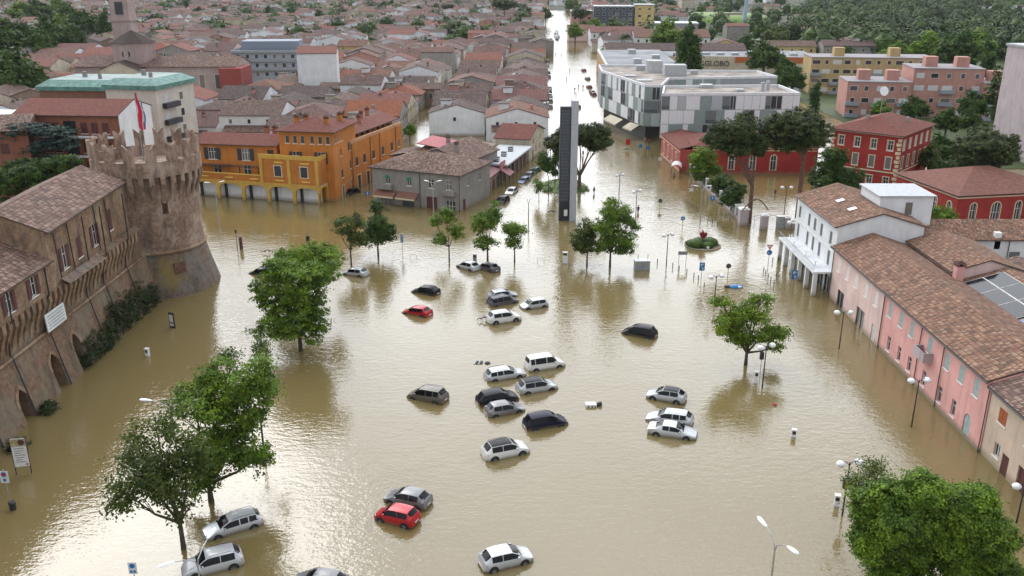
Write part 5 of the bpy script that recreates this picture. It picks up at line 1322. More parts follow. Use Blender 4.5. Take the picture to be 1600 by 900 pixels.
def town(u0, u1, v0, v1, ci_, axis_p=.6, hmul=1.0, dens=.93):
    v = v0; r_ = 0
    while v < v1:
        Dp = rnd.uniform(9.5, 16.5)
        W = u1 - u0 + rnd.uniform(-1.2, .8) * (1 if ci_ > 2 else .6)
        x = u0 + .0285 * v + (rnd.uniform(-1.5, 1.5) if ci_ > 2 else rnd.uniform(-.3, .3)); y = v
        r_ += 1
        if rnd.random() < dens and not any(a < x + W / 2 < c and b - 6 < y + Dp / 2 < d for a, b, c, d in EX) and abs(x + W / 2) < .6 * y + 12:
            h = rnd.uniform(4.0, 7.2) * hmul + (rnd.uniform(1, 2.2) if rnd.random() < .2 else 0)
            k_ = rnd.choices(range(len(WM)), WW)[0]; rt = rnd.choices((0, 1, 2), (.48, .34, .18))[0]
            ax = 'y' if rnd.random() < axis_p else 'x'
            p = rnd.uniform(.27, .38)
            kd = 'cut' if rnd.random() < .12 else 'gable'
            lab = 'house'
            b = Bld('town_house', lab, 'house', (x, y), -1.63 + rnd.uniform(-2, 2), W, Dp, h, WM[k_][1], near=False, group='houses of the old town')
            HL.append((b.t, TN[rt], WM[k_][0], 'hipped' if kd == 'cut' else ('gable facing us' if ax == 'y' else ''), h, ci_, x + W / 2, y + Dp / 2))
            op = {'S': [], 'E': [], 'W': []}
            if y < 420:
                if rnd.random() < .8:
                    n = rnd.randint(1, 3)
                    for q in range(n):
                        if h > 4.8: op['S'].append(((q + .6) * W / (n + .3), h - 2.1, .9, 1.2, 'w'))
                if ci_ in (0, 1, 2, 3):
                    sd = 'E' if ci_ in (0, 2) else 'W'
                    n = int(Dp / 3)
                    for q in range(n):
                        op[sd].append(((q + .5) * Dp / n, h - 2.3, .9, 1.4, 'c+slate_shutter' if rnd.random() < .5 else 'w'))
                        if ci_ != 1: op[sd].append(((q + .5) * Dp / n, .3, .9, 1.5, 'w'))
            b.walls(op, gable=ax if kd == 'gable' else None, pitch=p)
            b.roof('gable' if kd == 'gable' else 'hip', ax, p, .45, .15 if kd == 'gable' else None, TT[rt])
            for q in range(rnd.choice((0, 1, 1, 2))):
                b.chimney(rnd.uniform(.25, .75) * W, rnd.uniform(.2, .8) * Dp, h + p * min(W, Dp) * .3, rnd.uniform(.5, .8), rnd.uniform(.8, 1.3), P_grey if rnd.random() < .5 else P_rose, rnd.random() < .4)
            if rnd.random() < .4:
                MB().tube([(W * .4, Dp * .5, h), (W * .4, Dp * .5, h + 5.2)], .035, 4).build('aerial', M_grey, b.rp_)
            if rnd.random() < .16 and y < 400:
                m = MB(); m.box((W * .2, Dp * .3, h - 1), (W * .2 + 2.6, Dp * .3 + 3, h + 2.9)); m.box((W * .2 - .2, Dp * .3 - .2, h + 2.9), (W * .2 + 2.8, Dp * .3 + 3.2, h + 3.05), 1); m.build('roof_room', [WM[k_][1], FASCIA], b.rp_)
            if rnd.random() < .35:
                sx, sy = W * .3, Dp * .5
                if ax == 'y' and kd == 'gable':
                    z = h + .2 + p * sx
                    m = MB(); m.box((sx - .5, sy - .45, z), (sx + .5, sy + .45, z + .12)); o = m.build('skylight', simple('skylight_white', (.75, .77, .8), .2), b.rp_)
                    o.data.transform(Matrix.Translation((sx, sy, z)) @ Matrix.Rotation(-math.atan(p), 4, 'Y') @ Matrix.Translation((-sx, -sy, -z)))
            if rnd.random() < .35 and y < 350:   # lean-to at the back
                hh = h * .55; m = MB(); m.box((W * .1, -3.2, -.8), (W * .8, -.01, hh)); m.build('lean_to', WM[k_][1], b.t)
                m = MB(); e = Vector((1, 0, 0)); P = [(W * .1 - .2, -3.5, hh + .05), (W * .8 + .2, -3.5, hh + .05), (W * .8 + .2, 0, hh + 1.1), (W * .1 - .2, 0, hh + 1.1)]
                m.poly(P, 0, [(0, 0), (W * .7, 0), (W * .7, 3.6), (0, 3.6)]); m.box((W * .1 - .2, -3.5, hh - .1), (W * .8 + .2, -3.4, hh + .04), 1); m.build('lean_to_roof', [TT[0], FASCIA], b.t)
        v += Dp + (rnd.uniform(-.3, .3) if rnd.random() < .66 else rnd.uniform(2.0, 5))
ORD = ['first', 'second', 'third', 'fourth', 'fifth', 'sixth', 'seventh', 'eighth', 'ninth', 'tenth', 'eleventh', 'twelfth', 'thirteenth', 'fourteenth', 'fifteenth', 'sixteenth', 'seventeenth', 'eighteenth', 'nineteenth', 'twentieth']
FARY = 455
town(-13, 3, 227, FARY, 0, .75)
town(-29, -14.5, 238, FARY, 1, .5)
ED = [-35.8, -50, -64, -79, -92, -107, -121, -136, -150, -166, -182, -199, -216, -233, -252, -270]
for q in range(15):
    town(ED[q + 1], ED[q], max((206, 208, 207, 226, 224, 242, 242, 244, 250, 262, 280, 300, 330, 360, 400)[q], 0), FARY, q + 2, .4, dens=.96 if q < 8 else .85)
BK = ['along the long street', 'on the near side of the narrow canal street', 'on the far side of the narrow canal street'] + ['%s block left of the canal street' % w for w in ORD[:14]]
used_ = set()
for r_ in HL:
    t, ro, wa, fe, h, c, x, y = r_
    near = sorted((q for q in HL if q is not r_ and q[5] == c), key=lambda q: abs(q[7] - y))
    fr = [q for q in near if q[7] < y]; bk_ = [q for q in near if q[7] > y]
    size = 'low ' if h < 4.6 * (1 if c == 0 else .55) + 1.2 else ''
    base = '%s roofed %s house' % (ro, wa)
    if fe == 'hipped': base = 'hip ' + base
    bl_ = [BK[c]]
    o1 = 'behind the %s %s one' % (fr[0][1], fr[0][2]) if fr else 'nearest the square'
    o2 = 'before the %s %s one' % (bk_[0][1], bk_[0][2]) if bk_ else 'last before the far roofs'
    zone = 'nearer' if y < 300 else 'midway' if y < 380 else 'farther'
    z2 = zone + (' end' if zone != 'midway' else '')
    for L in ('%s %s, %s' % (base, o1, BK[c]), '%s %s, %s, %s' % (base, o1, z2, BK[c]), '%s %s %s, %s' % (base, o1, o2, BK[c].replace('block left of the canal street', 'block').replace('on the ', '')), '%s %s, %s row back, %s' % (ro + ' roofed ' + wa, o1.replace(' one', ''), ORD[min(19, len(fr))], BK[c].replace('block left of the canal street', 'block').replace('on the near side of', 'before').replace('on the far side of', 'past').replace('on the ', ''))):
        if L not in used_ and len(L.split()) <= 16: break
    used_.add(L); t['label'] = L
# a few named blocks of the old town
q = Bld('blind_block', 'tall blind white block rising above the old town roofs', 'building', (-71.5, 306), 8, 13, 14, 15.2, M_white, near=False); q.walls({}, gable='x', pitch=.25); q.roof('gable', 'x', .25, .3, .2, TT[2])
q = Bld('terraced_flats', 'stepped grey blue flats with white balconies behind the old town roofs', 'block of flats', (-103, 340), 4, 26, 14, 13.5, plaster('flats_grey_blue', (.36, .41, .47), .1), near=False)
q.walls({'S': [(2 + i * 3.3, z, 1.4, 1.6, 'w') for i in range(8) for z in (4, 7.2, 10.4)]}); q.box('flat_roof', (3, 2, 13.5), (24, 13, 16.5), simple('roof_blue_grey', (.2, .24, .3), .7))
for z in (6.2, 9.4, 12.6): q.box('balcony', (-.5, -1.3, z), (26.5, -.01, z + .9), MATS['balcony_grey'])
q = Bld('long_warehouse', 'long low warehouse with brown tiled roof among the old town houses', 'warehouse', (-62, 292), -2, 40, 9, 5.6, P_brown, near=False); q.walls({'S': [(u, 2.6, 1.2, 1.8, 'w') for u in (6, 13, 24, 31, 36)]}, gable='x', pitch=.3); q.roof('gable', 'x', .3, .4, .2, TT[0])
# houses and halls right of the long street
for lab, x, y, rot, W, D, h, wm, rt, ax in (
    ('long hall with purple brown roof beyond the ochre building', 42, 412, -2, 62, 16, 7.5, P_cream, TT[0], 'x'),
    ('wide hall with plain purple roof and white gable end', 62, 470, -3, 38, 22, 9, M_white, TT[1], 'x'),
    ('white villa with red hipped roof right of the long street', 44, 520, 0, 30, 18, 8, M_white, TT[2], 'x'),
    ('pale villa with rusty roof among the roadside trees', 34, 560, 0, 16, 16, 7, P_pale, TT[1], 'x'),
    ('cream house with brown roof right of the twin poplars', 122, 440, -8, 22, 14, 7, P_yel, TT[0], 'x'),
    ('yellow house with rusty roof behind the retail hall', 92, 436, -8, 17, 14, 7.5, P_yel, TT[1], 'y'),
    ('white hall with sawtooth gable and red side wall behind the retail hall', 152, 436, -10, 20, 16, 8, M_white, TT[0], 'y'),
    ('small cream house with brown roof beside the poplars', 74, 452, -6, 16, 10, 6, P_cream, TT[0], 'x'),
    ('pale house with dark red gable roof behind the pink flats', 183, 330, -12, 17, 13, 10, P_cream, TT[2], 'x'),
    ('long house with maroon roof right of the pink flats', 182, 290, -8, 36, 13, 7, P_pale, TT[2], 'x'),
    ('cream villa with brown roof and dark windows right of the pink flats', 170, 252, -10, 14, 12, 8, P_yel, TT[0], 'x'),
    ('villa with rusty hipped roof standing in the park trees', 190, 470, -5, 22, 16, 8, P_grey, TT[1], 'x'),
    ('grey villa with rusty roof half hidden by the dark fir', 145, 430, -5, 24, 14, 8, P_grey, TT[1], 'x'),
    ('terraced row with dark red roofs at the far right edge', 262, 400, -12, 60, 14, 8, P_rose, TT[2], 'x')):
    q = Bld('house', lab, 'house', (x, y), rot, W, D, h, wm, near=False); n = int(W / 4)
    q.walls({'S': [((i + .5) * W / n, h - 2.6, 1.2, 1.5, 'w') for i in range(n)]}, gable=ax, pitch=.3); q.roof('gable', ax, .3, .5, .3, rt)
for lab, x, y, rot, W, D, h, wm, fl in (('dark glazed block of flats far up the street', 56, 640, -3, 27, 16, 17, simple('dark_blue_cladding', (.05, .06, .09), .5), 5), ('yellow and brown block of flats beside the dark glazed block', 84, 640, -3, 13, 16, 18, P_yel, 4), ('grey office block with blue glass stair beyond the poplars', 79, 512, -6, 23, 18, 13, simple('grey_cladding', (.2, .22, .25), .6), 3), ('long rusty brick block of flats at the top of the view', 42, 660, 0, 15, 16, 13, P_rose, 4)):
    q = Bld('far_block', lab, 'block of flats', (x, y), rot, W, D, h, wm, near=False); n = int(W / 4.5)
    q.walls({'S': [((i + .5) * W / n, 1.3 + f * h / fl, 2.2, 1.7, 'w') for i in range(n) for f in range(fl)]}); q.box('flat_roof', (-.3, -.3, h), (W + .3, D + .3, h + .6), M_grey)
q = Bld('industrial_hall', 'long white and grey industrial halls with vaulted roofs at the right edge', 'hall', (225, 330), -12, 70, 34, 7, M_grey, near=False); q.walls({})
for i in range(7): MB().tube([(5 + i * 9.5, 0, 6.4), (5 + i * 9.5, 34, 6.4)], 4.3, 14).build('vaulted_roof', simple('vault_white', (.5, .53, .57), .5), q.t)
q = Bld('corner_annexe', 'orange box on a grey roof by the right hand halls', 'shed', (214, 318), -12, 6, 6, 10, simple('orange_panel', (.45, .13, .04), .7), near=False); q.walls({}); q.box('flat_roof', (0, 0, 10), (6, 6, 10.2), M_grey)
# far houses: nobody could count them
fm = MB()
wm_ = [M_white, P_cream, P_grey, P_rose, TT[0], TT[1], TT[2]]
def farhouse(x, y, a):
    W, D, h = rnd.uniform(8, 16), rnd.uniform(8, 16), rnd.uniform(4.5, 9)
    M = Matrix.Translation((x, y, 0)) @ Matrix.Rotation(a, 4, 'Z'); w = rnd.choices((0, 1, 2, 3), (.5, .28, .13, .09))[0]; r = rnd.choices((4, 5, 6), (.45, .4, .15))[0]
    P = lambda x, y, z: M @ Vector((x - W / 2, y - D / 2, z))
    zr = h + .3 * (D if D < W else W) / 2
    c = [(0, 0), (W, 0), (W, D), (0, D)]
    for i in range(4): fm.poly([P(*c[i], -1), P(*c[(i + 1) % 4], -1), P(*c[(i + 1) % 4], h), P(*c[i], h)], w)
    o = rnd.random() * 90
    if W > D:
        fm.poly([P(-.4, -.4, h), P(W + .4, -.4, h), P(W + .4, D / 2, zr), P(-.4, D / 2, zr)], r, [(o, o), (o + W, o), (o + W, o + D / 2), (o, o + D / 2)]); fm.poly([P(-.4, D + .4, h), P(W + .4, D + .4, h), P(W + .4, D / 2, zr), P(-.4, D / 2, zr)], r)
        for xx in (0, W): fm.poly([P(xx, 0, h), P(xx, D, h), P(xx, D / 2, zr)], w)
    else:
        fm.poly([P(-.4, -.4, h), P(-.4, D + .4, h), P(W / 2, D + .4, zr), P(W / 2, -.4, zr)], r, [(o, o), (o + D, o), (o + D, o + W / 2), (o, o + W / 2)]); fm.poly([P(W + .4, -.4, h), P(W + .4, D + .4, h), P(W / 2, D + .4, zr), P(W / 2, -.4, zr)], r, [(o, o), (o + D, o), (o + D, o + W / 2), (o, o + W / 2)])
        for yy in (0, D): fm.poly([P(0, yy, h), P(W, yy, h), P(W / 2, yy, zr)], w)
fart = []   # where far trees stand instead
v = FARY + 6
while v < 1900:
    st = 12.5 + (v - 450) * .007; u = -(.62 * v + 60)
    while u < .62 * v + 60:
        x = u + rnd.uniform(-3, 3) + .0285 * v; y = v + rnd.uniform(-3, 3)
        us_ = x - .0285 * y
        instreet = (-2 < us_ - 4 < 26 + (0 if y < 520 else 14)) and y < 1100
        park = (x > 135 and y < 1500 - 0) or (x > 60 and y < 700)
        if instreet: pass
        elif park:
            if x > 60 and y > 520 and rnd.random() < .05 and y > 560: farhouse(x, y, rnd.uniform(-.2, .2))
        elif rnd.random() < .76: farhouse(x, y, rnd.uniform(-.12, .12) + (0 if y < 800 else rnd.uniform(-.5, .5)))
        elif rnd.random() < .9: fart.append((x, y))
        u += st
    v += st * rnd.uniform(.95, 1.2)
tag(fm.build('distant_houses', wm_), 'far off sea of rust coloured roofs and pale walls reaching the top of the view', 'houses', kind='stuff')

# ---------------------------------------------------------------- trees
import numpy as np
def leafmesh(blobs, ncl, per, size, seed, surf=.55, clr=.55, flat=1.0, nsub=0):
    if nsub:
        gg = random.Random(seed + 5); nb = []
        for b in blobs:
            nb.append((b[0], b[1], b[2], b[3] * .6, b[4] * .6, b[5] * .6))
            for q in range(nsub):
                d_ = Vector((gg.gauss(0, 1), gg.gauss(0, 1), gg.gauss(.15, .9))).normalized(); k_ = gg.uniform(.34, .58)
                nb.append((b[0] + d_.x * b[3] * .6, b[1] + d_.y * b[4] * .6, b[2] + d_.z * b[5] * .6, b[3] * k_, b[4] * k_, b[5] * k_ * .9))
        blobs = nb
    """leaf quads in twig clusters through the volume of the blobs"""
    g = np.random.default_rng(seed)
    vol = np.array([b[3] * b[4] * b[5] for b in blobs]) ** .8; vol /= vol.sum()
    idx = g.choice(len(blobs), ncl, p=vol); B = np.array(blobs)[idx]
    d = g.normal(size=(ncl, 3)); d /= np.linalg.norm(d, axis=1)[:, None]
    rad = surf + (1 - surf) * g.random((ncl, 1)) ** .6; rad *= g.uniform(.86, 1.12, (ncl, 1))
    c = B[:, :3] + d * rad * B[:, 3:6]
    cr = clr * g.uniform(.6, 1.3, (ncl, 1))
    o = g.normal(size=(ncl, per, 3)) * cr[:, None, :] * np.array([1, 1, .6 * flat]) * .6
    P = (c[:, None, :] + o).reshape(-1, 3); n = len(P)
    nr = g.normal(size=(n, 3)) * .5 + np.repeat(d, per, 0) * .9 + np.array([0, 0, .55]); nr /= np.linalg.norm(nr, axis=1)[:, None]
    t = np.cross(nr, g.normal(size=(n, 3))); t /= np.linalg.norm(t, axis=1)[:, None]; b = np.cross(nr, t)
    s = (size * g.uniform(.6, 1.35, (n, 1)))
    V = np.stack([P - t * s * .5, P + b * s * .32, P + t * s * .5, P - b * s * .32], 1).reshape(-1, 3)
    return V, n
def leafobj(name, V, n, mat, parent=None, loc=None):
    me = bpy.data.meshes.new(name)
    me.vertices.add(len(V)); me.vertices.foreach_set('co', V.astype(np.float32).ravel())
    me.loops.add(n * 4); me.loops.foreach_set('vertex_index', np.arange(n * 4, dtype=np.int32))
    me.polygons.add(n); me.polygons.foreach_set('loop_start', np.arange(0, n * 4, 4, dtype=np.int32)); me.polygons.foreach_set('loop_total', np.full(n, 4, dtype=np.int32))
    me.materials.append(mat); me.update(calc_edges=True); me.validate()
    return link(name, me, parent, loc)
M_bark = simple('tree_bark', (.075, .06, .045), .95, var=.4, sc=4); M_pbark = simple('pine_bark', (.13, .075, .055), .95, var=.35, sc=3)
FG = foliage('leaf_fresh', (.06, .115, .014), (.17, .28, .03)); FD = foliage('leaf_dark', (.024, .058, .012), (.075, .14, .024)); FO = foliage('leaf_olive', (.045, .075, .018), (.11, .15, .034))
FP = foliage('pine_needles', (.024, .043, .013), (.075, .1, .026), .8, .1); FL = foliage('leaf_light', (.07, .11, .03), (.13, .17, .05)); FC = foliage('cedar_needles', (.035, .065, .06), (.07, .105, .095), .8, .05); FB = foliage('leaf_bright', (.085, .16, .014), (.2, .3, .03))
FI = foliage('ivy_leaf', (.018, .034, .009), (.04, .06, .016), 1.5, .1)
def px2(px, py, y):
    c, s = math.cos(TH), math.sin(TH); u = (px - 800) / F; v = (450 - py) / F
    t = y / (c + v * s); return u * t, HC + (-s + v * c) * t, F / t
def trunk(t, base, blobs, r, mat, lean=(0, 0), fork=.45, seed=0, n=8):
    g = random.Random(seed); m = MB()
    zc = min(b[2] for b in blobs); top = max(b[2] for b in blobs)
    fk = Vector((lean[0] * .6, lean[1] * .6, max(1.2, zc * fork + .6)))
    m.tube([(0, 0, -1), (0, 0, .2), fk * .5, fk], [r * 1.35, r * 1.1, r * .95, r * .85], n)
    for b in blobs:
        c = Vector(b[:3])
        mid = fk.lerp(c, .5) + Vector((g.uniform(-.4, .4), g.uniform(-.4, .4), -.25))
        m.tube([fk, mid, c, c + (c - mid).normalized() * b[3] * .6], [r * .7, r * .42, r * .22, r * .06], 6)
        for q in range(7):
            d = Vector((g.gauss(0, 1), g.gauss(0, 1), g.uniform(-.1, .9))).normalized(); e = c + Vector((d.x * b[3], d.y * b[4], d.z * b[5])) * .85
            s0 = mid.lerp(c, g.random())
            m.tube([s0, s0.lerp(e, .5) + Vector((0, 0, .15)), e], [r * .22, r * .12, r * .03], 4)
    return m.build('trunk', mat, t, 40)
def tree(name, label, base, blobs_px, r, mat, ncl, per, size, cat='tree', bark=None, dep=.9, group=None, seed=None, surf=.5, clr=.55, fork=.45, flat=1.0, lean=(0, 0), bl=None):
    B = G(*base); sd = seed if seed is not None else rnd.randint(0, 9999)
    g = random.Random(sd); blobs = []
    if bl is None:
        for (px, py, rx, rz) in blobs_px:
            x, z, k_ = px2(px, py, B.y); dy = g.uniform(-.8, .8)
            rx_, rz_ = rx / k_, rz / k_ / .93
            blobs.append((x - B.x, dy, z, rx_, (rx_ + rz_) / 2 * dep, rz_ * .95))
    else: blobs = bl
    t = thing(name, label, cat, (B.x, B.y, 0), 0, group)
    trunk(t, B, blobs, r, bark or M_bark, seed=sd, fork=fork, lean=lean)
    V, n = leafmesh(blobs, int(ncl * 1.35), int(per * 1.2), size * .86, sd, max(surf, .62), clr * .8, flat, 8); leafobj('crown', V, n, mat, t)
    return t
tree('tree', 'tall airy olive green tree at the lower left beside the two silver estates', (287, 857), [(235, 725, 55, 50), (205, 765, 40, 34), (282, 790, 30, 42), (250, 668, 42, 38), (290, 705, 34, 50), (262, 745, 40, 45)], .2, FO, 250, 28, .3, surf=.35, clr=.85)
tree('tree', 'bushy fresh green tree behind the tall airy tree at the lower left', (330, 783), [(345, 615, 58, 52), (395, 612, 42, 52), (350, 700, 58, 50), (398, 720, 28, 28), (300, 640, 42, 42), (325, 745, 40, 28), (375, 660, 45, 40)], .24, FG, 520, 32, .3, surf=.4, clr=.65)
tree('tree', 'young thin tree with bare branches between the two bushy left trees', (412, 702), [(410, 545, 20, 24), (362, 560, 22, 24), (420, 600, 22, 22)], .1, FO, 60, 20, .26, surf=.3)
tree('tree', 'round bushy green tree standing in the water at the left middle', (470, 548), [(430, 470, 50, 42), (482, 455, 44, 46), (432, 508, 48, 26), (472, 502, 42, 32), (500, 430, 28, 28), (455, 430, 46, 32)], .25, FG, 760, 34, .3, surf=.45)
tree('tree', 'bright green crown behind the round bushy tree at the left middle', (482, 482), [(482, 402, 50, 32), (458, 418, 42, 28), (510, 408, 26, 28)], .2, FB, 420, 30, .32, surf=.45)
TR = 'young trees in a row across the square'
tree('tree', 'thin see through tree, leftmost of the tree row', (549, 415), [(540, 350, 22, 20), (556, 375, 20, 18), (530, 360, 14, 16), (560, 345, 12, 16)], .12, FO, 150, 20, .3, group=TR, surf=.3)
tree('tree', 'dense dark green conical tree, second from left in the tree row', (591, 400), [(592, 350, 24, 28), (582, 370, 20, 18), (606, 368, 18, 18), (590, 328, 13, 14)], .14, FD, 300, 26, .32, group=TR, surf=.45)
tree('tree', 'small tree with spreading bare limbs, right of the blue sign post', (702, 408), [(697, 340, 20, 15), (685, 372, 14, 14), (712, 360, 14, 16), (680, 345, 10, 10)], .11, FG, 130, 22, .3, group=TR, surf=.35)
tree('tree', 'medium green tree behind the dark grey hatchback in the row', (762, 408), [(762, 345, 24, 24), (756, 375, 22, 14), (772, 328, 14, 16), (748, 350, 14, 16)], .14, FG, 210, 24, .3, group=TR, surf=.35)
tree('tree', 'small round tree just left of the memorial slab', (804, 410), [(804, 362, 22, 20), (800, 378, 18, 12)], .11, FG, 150, 24, .28, group=TR, surf=.4)
tree('tree', 'loose slender tree right of the memorial slab beside the larger one', (917, 415), [(912, 355, 20, 24), (916, 385, 26, 18), (900, 378, 14, 16)], .13, FO, 210, 24, .28, group=TR, surf=.35)
tree('tree', 'largest tree of the row, right of the memorial slab', (953, 417), [(960, 345, 26, 34), (975, 372, 24, 28), (945, 380, 22, 24), (955, 315, 14, 14), (985, 350, 14, 18), (940, 352, 14, 20)], .16, FG, 420, 26, .3, group=TR, surf=.35)
tree('tree', 'spreading bright green tree in open water at the right, with open crown', (1165, 570), [(1135, 500, 30, 24), (1175, 490, 30, 24), (1205, 515, 24, 20), (1160, 525, 38, 18), (1190, 470, 22, 14), (1215, 545, 16, 12), (1130, 475, 20, 12)], .2, FB, 430, 24, .28, surf=.35)
tree('tree', 'huge dense green tree filling the bottom right corner, left crown', (1412, 935), [(1395, 800, 68, 56), (1432, 765, 44, 32), (1368, 840, 46, 46), (1430, 850, 58, 54), (1400, 895, 64, 40)], .3, FG, 1500, 40, .24, surf=.6, clr=.45)
tree('tree', 'huge dense green tree filling the bottom right corner, right crown', (1512, 940), [(1505, 800, 50, 46), (1545, 850, 46, 54), (1500, 870, 62, 50), (1530, 790, 34, 32), (1550, 895, 44, 36)], .3, FG, 1400, 40, .24, surf=.6, clr=.45)
tree('tree', 'sparse pale green sapling against the huge bottom right tree', (1362, 850), [(1352, 750, 34, 26), (1335, 785, 16, 22), (1375, 735, 22, 14)], .09, FL, 110, 16, .22, surf=.2, clr=.8)
def pine(label, base, blobs, r, lean, fork=.6, mat=None, nc=800):
    return tree('umbrella_pine', label, base, blobs, r, mat or FP, nc, 34, .36, 'pine', M_pbark, surf=.6, clr=.55, fork=fork, lean=lean, dep=1.15)
pine('umbrella pine with flat dark crown and leaning trunk behind the memorial slab', (905, 298), [(880, 215, 28, 18), (905, 210, 34, 20), (930, 214, 26, 20), (938, 224, 18, 13), (868, 225, 17, 12)], .38, (0, 0), .25)
pine('umbrella pine with forked trunk by the gate pillar, left of the pair', (1170, 348), [(1132, 212, 32, 22), (1160, 200, 40, 24), (1150, 232, 38, 15), (1183, 224, 24, 22)], .42, (0, 0), .45)
pine('umbrella pine with straight reddish trunk, right of the pair', (1245, 345), [(1240, 195, 46, 30), (1272, 206, 36, 28), (1213, 207, 32, 28), (1245, 226, 42, 18)], .42, (0, 0), .8)
pine('broad dark pine behind the red annexe near the right edge', (1540, 320), [(1540, 225, 44, 32), (1515, 240, 30, 26), (1570, 235, 30, 30), (1540, 255, 44, 18)], .4, (0, 0), .4)
tree('magnolia', 'dark dense evergreen tree in front of the red villa', (1302, 316), [(1305, 262, 34, 28), (1290, 285, 32, 22), (1325, 285, 30, 22), (1305, 240, 22, 18)], .2, FD, 620, 34, .34, surf=.7)
tree('tree', 'rounded bright green tree behind the railings beside the red wing', (1102, 290), [(1098, 252, 24, 24), (1090, 268, 18, 14), (1112, 265, 16, 16)], .2, FG, 320, 28, .32, surf=.6)
tree('shrub', 'dark evergreen shrub behind the railings, nearest the green tree', (1135, 312), [(1132, 290, 24, 15), (1118, 282, 14, 10)], .1, FD, 160, 28, .3, surf=.6)
tree('shrub', 'dark evergreen shrub behind the railings, next to the gate pillar', (1150, 335), [(1145, 312, 20, 15), (1152, 300, 18, 12)], .1, FD, 170, 28, .3, surf=.6)
tree('tree', 'small green tree between the long white house and red annexe', (1475, 362), [(1468, 333, 24, 14), (1488, 340, 16, 12)], .12, FG, 160, 26, .28, surf=.5)
tree('tree', 'dark round tree cut by the right edge beside the annexe', (1600, 345), [(1600, 318, 22, 16), (1590, 330, 16, 12)], .12, FD, 160, 26, .3, surf=.6)
tree('cypress', 'tall dark cypress like tree beside the lilac block', (1560, 215), [(1556, 140, 16, 36), (1562, 175, 18, 30)], .2, FD, 260, 26, .5, surf=.7)
for i, (b_, bl_) in enumerate((((857, 305), [(853, 258, 14, 16), (848, 246, 10, 10)]), ((867, 295), [(866, 262, 12, 18), (868, 245, 8, 10)]), ((872, 278), [(872, 246, 8, 12)]))):
    tree('young_tree', 'slim young tree on the grass mound, %s of three' % ['leftmost', 'middle', 'rearmost'][i], b_, bl_, .09, FD, 90, 22, .32, group='slim trees on the grass mound', surf=.4)
tree('young_tree', 'smallest sapling in the water left of the grass mound', (842, 315), [(841, 288, 8, 13)], .06, FG, 40, 20, .28, surf=.4)
ct = tree('cedar', 'blue grey cedar with drooping tiers behind the castle roofs', (40, 330), [(52, 206, 62, 13), (25, 232, 48, 15), (80, 226, 42, 14), (45, 254, 52, 14), (85, 205, 30, 9), (10, 210, 30, 12)], .3, FC, 900, 30, .4, 'cedar', surf=.5, flat=.4)
tree('tree', 'dark bushy evergreen mass under the cedar by the castle roofs', (25, 350), [(30, 275, 66, 26), (98, 260, 40, 18), (0, 290, 34, 24), (60, 285, 46, 18)], .2, FD, 760, 30, .4, surf=.6)
# ivy along the foot of the castle wall
iv = []
for q in range(26):
    y = 91.5 + q * .82; z = 1.0 + .9 * math.sin(q * 1.1) ** 2 + (.9 if 8 < q < 22 else 0)
    iv.append((-47.2 - .2 * z, y, z * .8, .75, .9, z))
V, n = leafmesh(iv, 620, 30, .2, 5, .6, .4); tag(leafobj('ivy', V, n, FI), 'dark ivy and weeds climbing the foot of the leaning castle wall', 'ivy')
for i, (x, y) in enumerate(((80, 642), (35, 700))):
    p = G(x, y); V, n = leafmesh([(0, 0, .3, .9, 1.1, .7)], 50, 26, .2, 9 + i, .6, .3); o = leafobj('weed_clump', V, n, FI, None, (p.x - .3, p.y, 0)); tag(o, ['grassy weed clump at the pier between two castle arches', 'leafy weed clump by the leftmost castle arch above the billboard'][i], 'weeds')
# mid distance trees share three crowns
def proto(mat, kind, seed):
    if kind == 'round': bl = [(0, 0, 5.2, 3.2, 3.2, 2.6), (1.4, .6, 4.2, 2.2, 2.2, 2), (-1.5, -.4, 4.4, 2.2, 2.2, 2), (.2, -.3, 7, 1.9, 1.9, 1.7)]
    elif kind == 'tall': bl = [(0, 0, 4.5, 2, 2, 3.6), (.3, 0, 8.5, 1.7, 1.7, 3.2), (0, .2, 12, 1.1, 1.1, 2.4)]
    else: bl = [(0, 0, 8.6, 4.4, 4.4, 1.6), (2, 1, 8.2, 2.6, 2.6, 1.4), (-2, -1, 8.3, 2.6, 2.6, 1.4)]
    V, n = leafmesh(bl, 300, 16, .6, seed, .7, .7, 1.0, 6); me = bpy.data.meshes.new('crown')
    c = leafobj('crown', V, n, mat); k_ = MB(); k_.tube([(0, 0, -1), (0, 0, 3), (0, 0, bl[0][2])], [.3, .24, .12], 6); t_ = k_.data('trunk', M_bark)
    d = c.data; bpy.data.objects.remove(c); return d, t_
PR = {('round', 0): proto(FG, 'round', 1), ('round', 1): proto(FD, 'round', 2), ('tall', 1): proto(FD, 'tall', 3), ('pine', 1): proto(FP, 'pine', 4), ('round', 2): proto(FO, 'round', 6)}
seen_ = {}
def mtree(x, y, s, key, label, rz=None):
    cr, tk = PR[key]
    t = thing('tree', label, 'tree', (x, y, 0), rnd.uniform(0, 6.28), 'trees between the houses'); t.scale = (s * rnd.uniform(.9, 1.15), s * rnd.uniform(.9, 1.15), s)
    link('crown', cr, t); link('trunk', tk, t)
def mt(px, py, s, key, label):  # px,py: where the crown's middle shows
    zc = {'round': 5, 'tall': 7, 'pine': 8.5}[key[0]] * s
    p = G(px, py, zc); mtree(p.x, p.y, s, key, label)
mt(1073, 85, 1.7, ('tall', 1), 'tall dark poplar behind the chequered block, left of the pair'); mt(1083, 92, 1.45, ('tall', 1), 'tall dark poplar behind the chequered block, right of the pair')
mt(1041, 55, 2.2, ('round', 0), 'large round green tree left of the twin poplars'); mt(975, 67, 1.2, ('round', 1), 'small tree standing behind the flat grey roof')
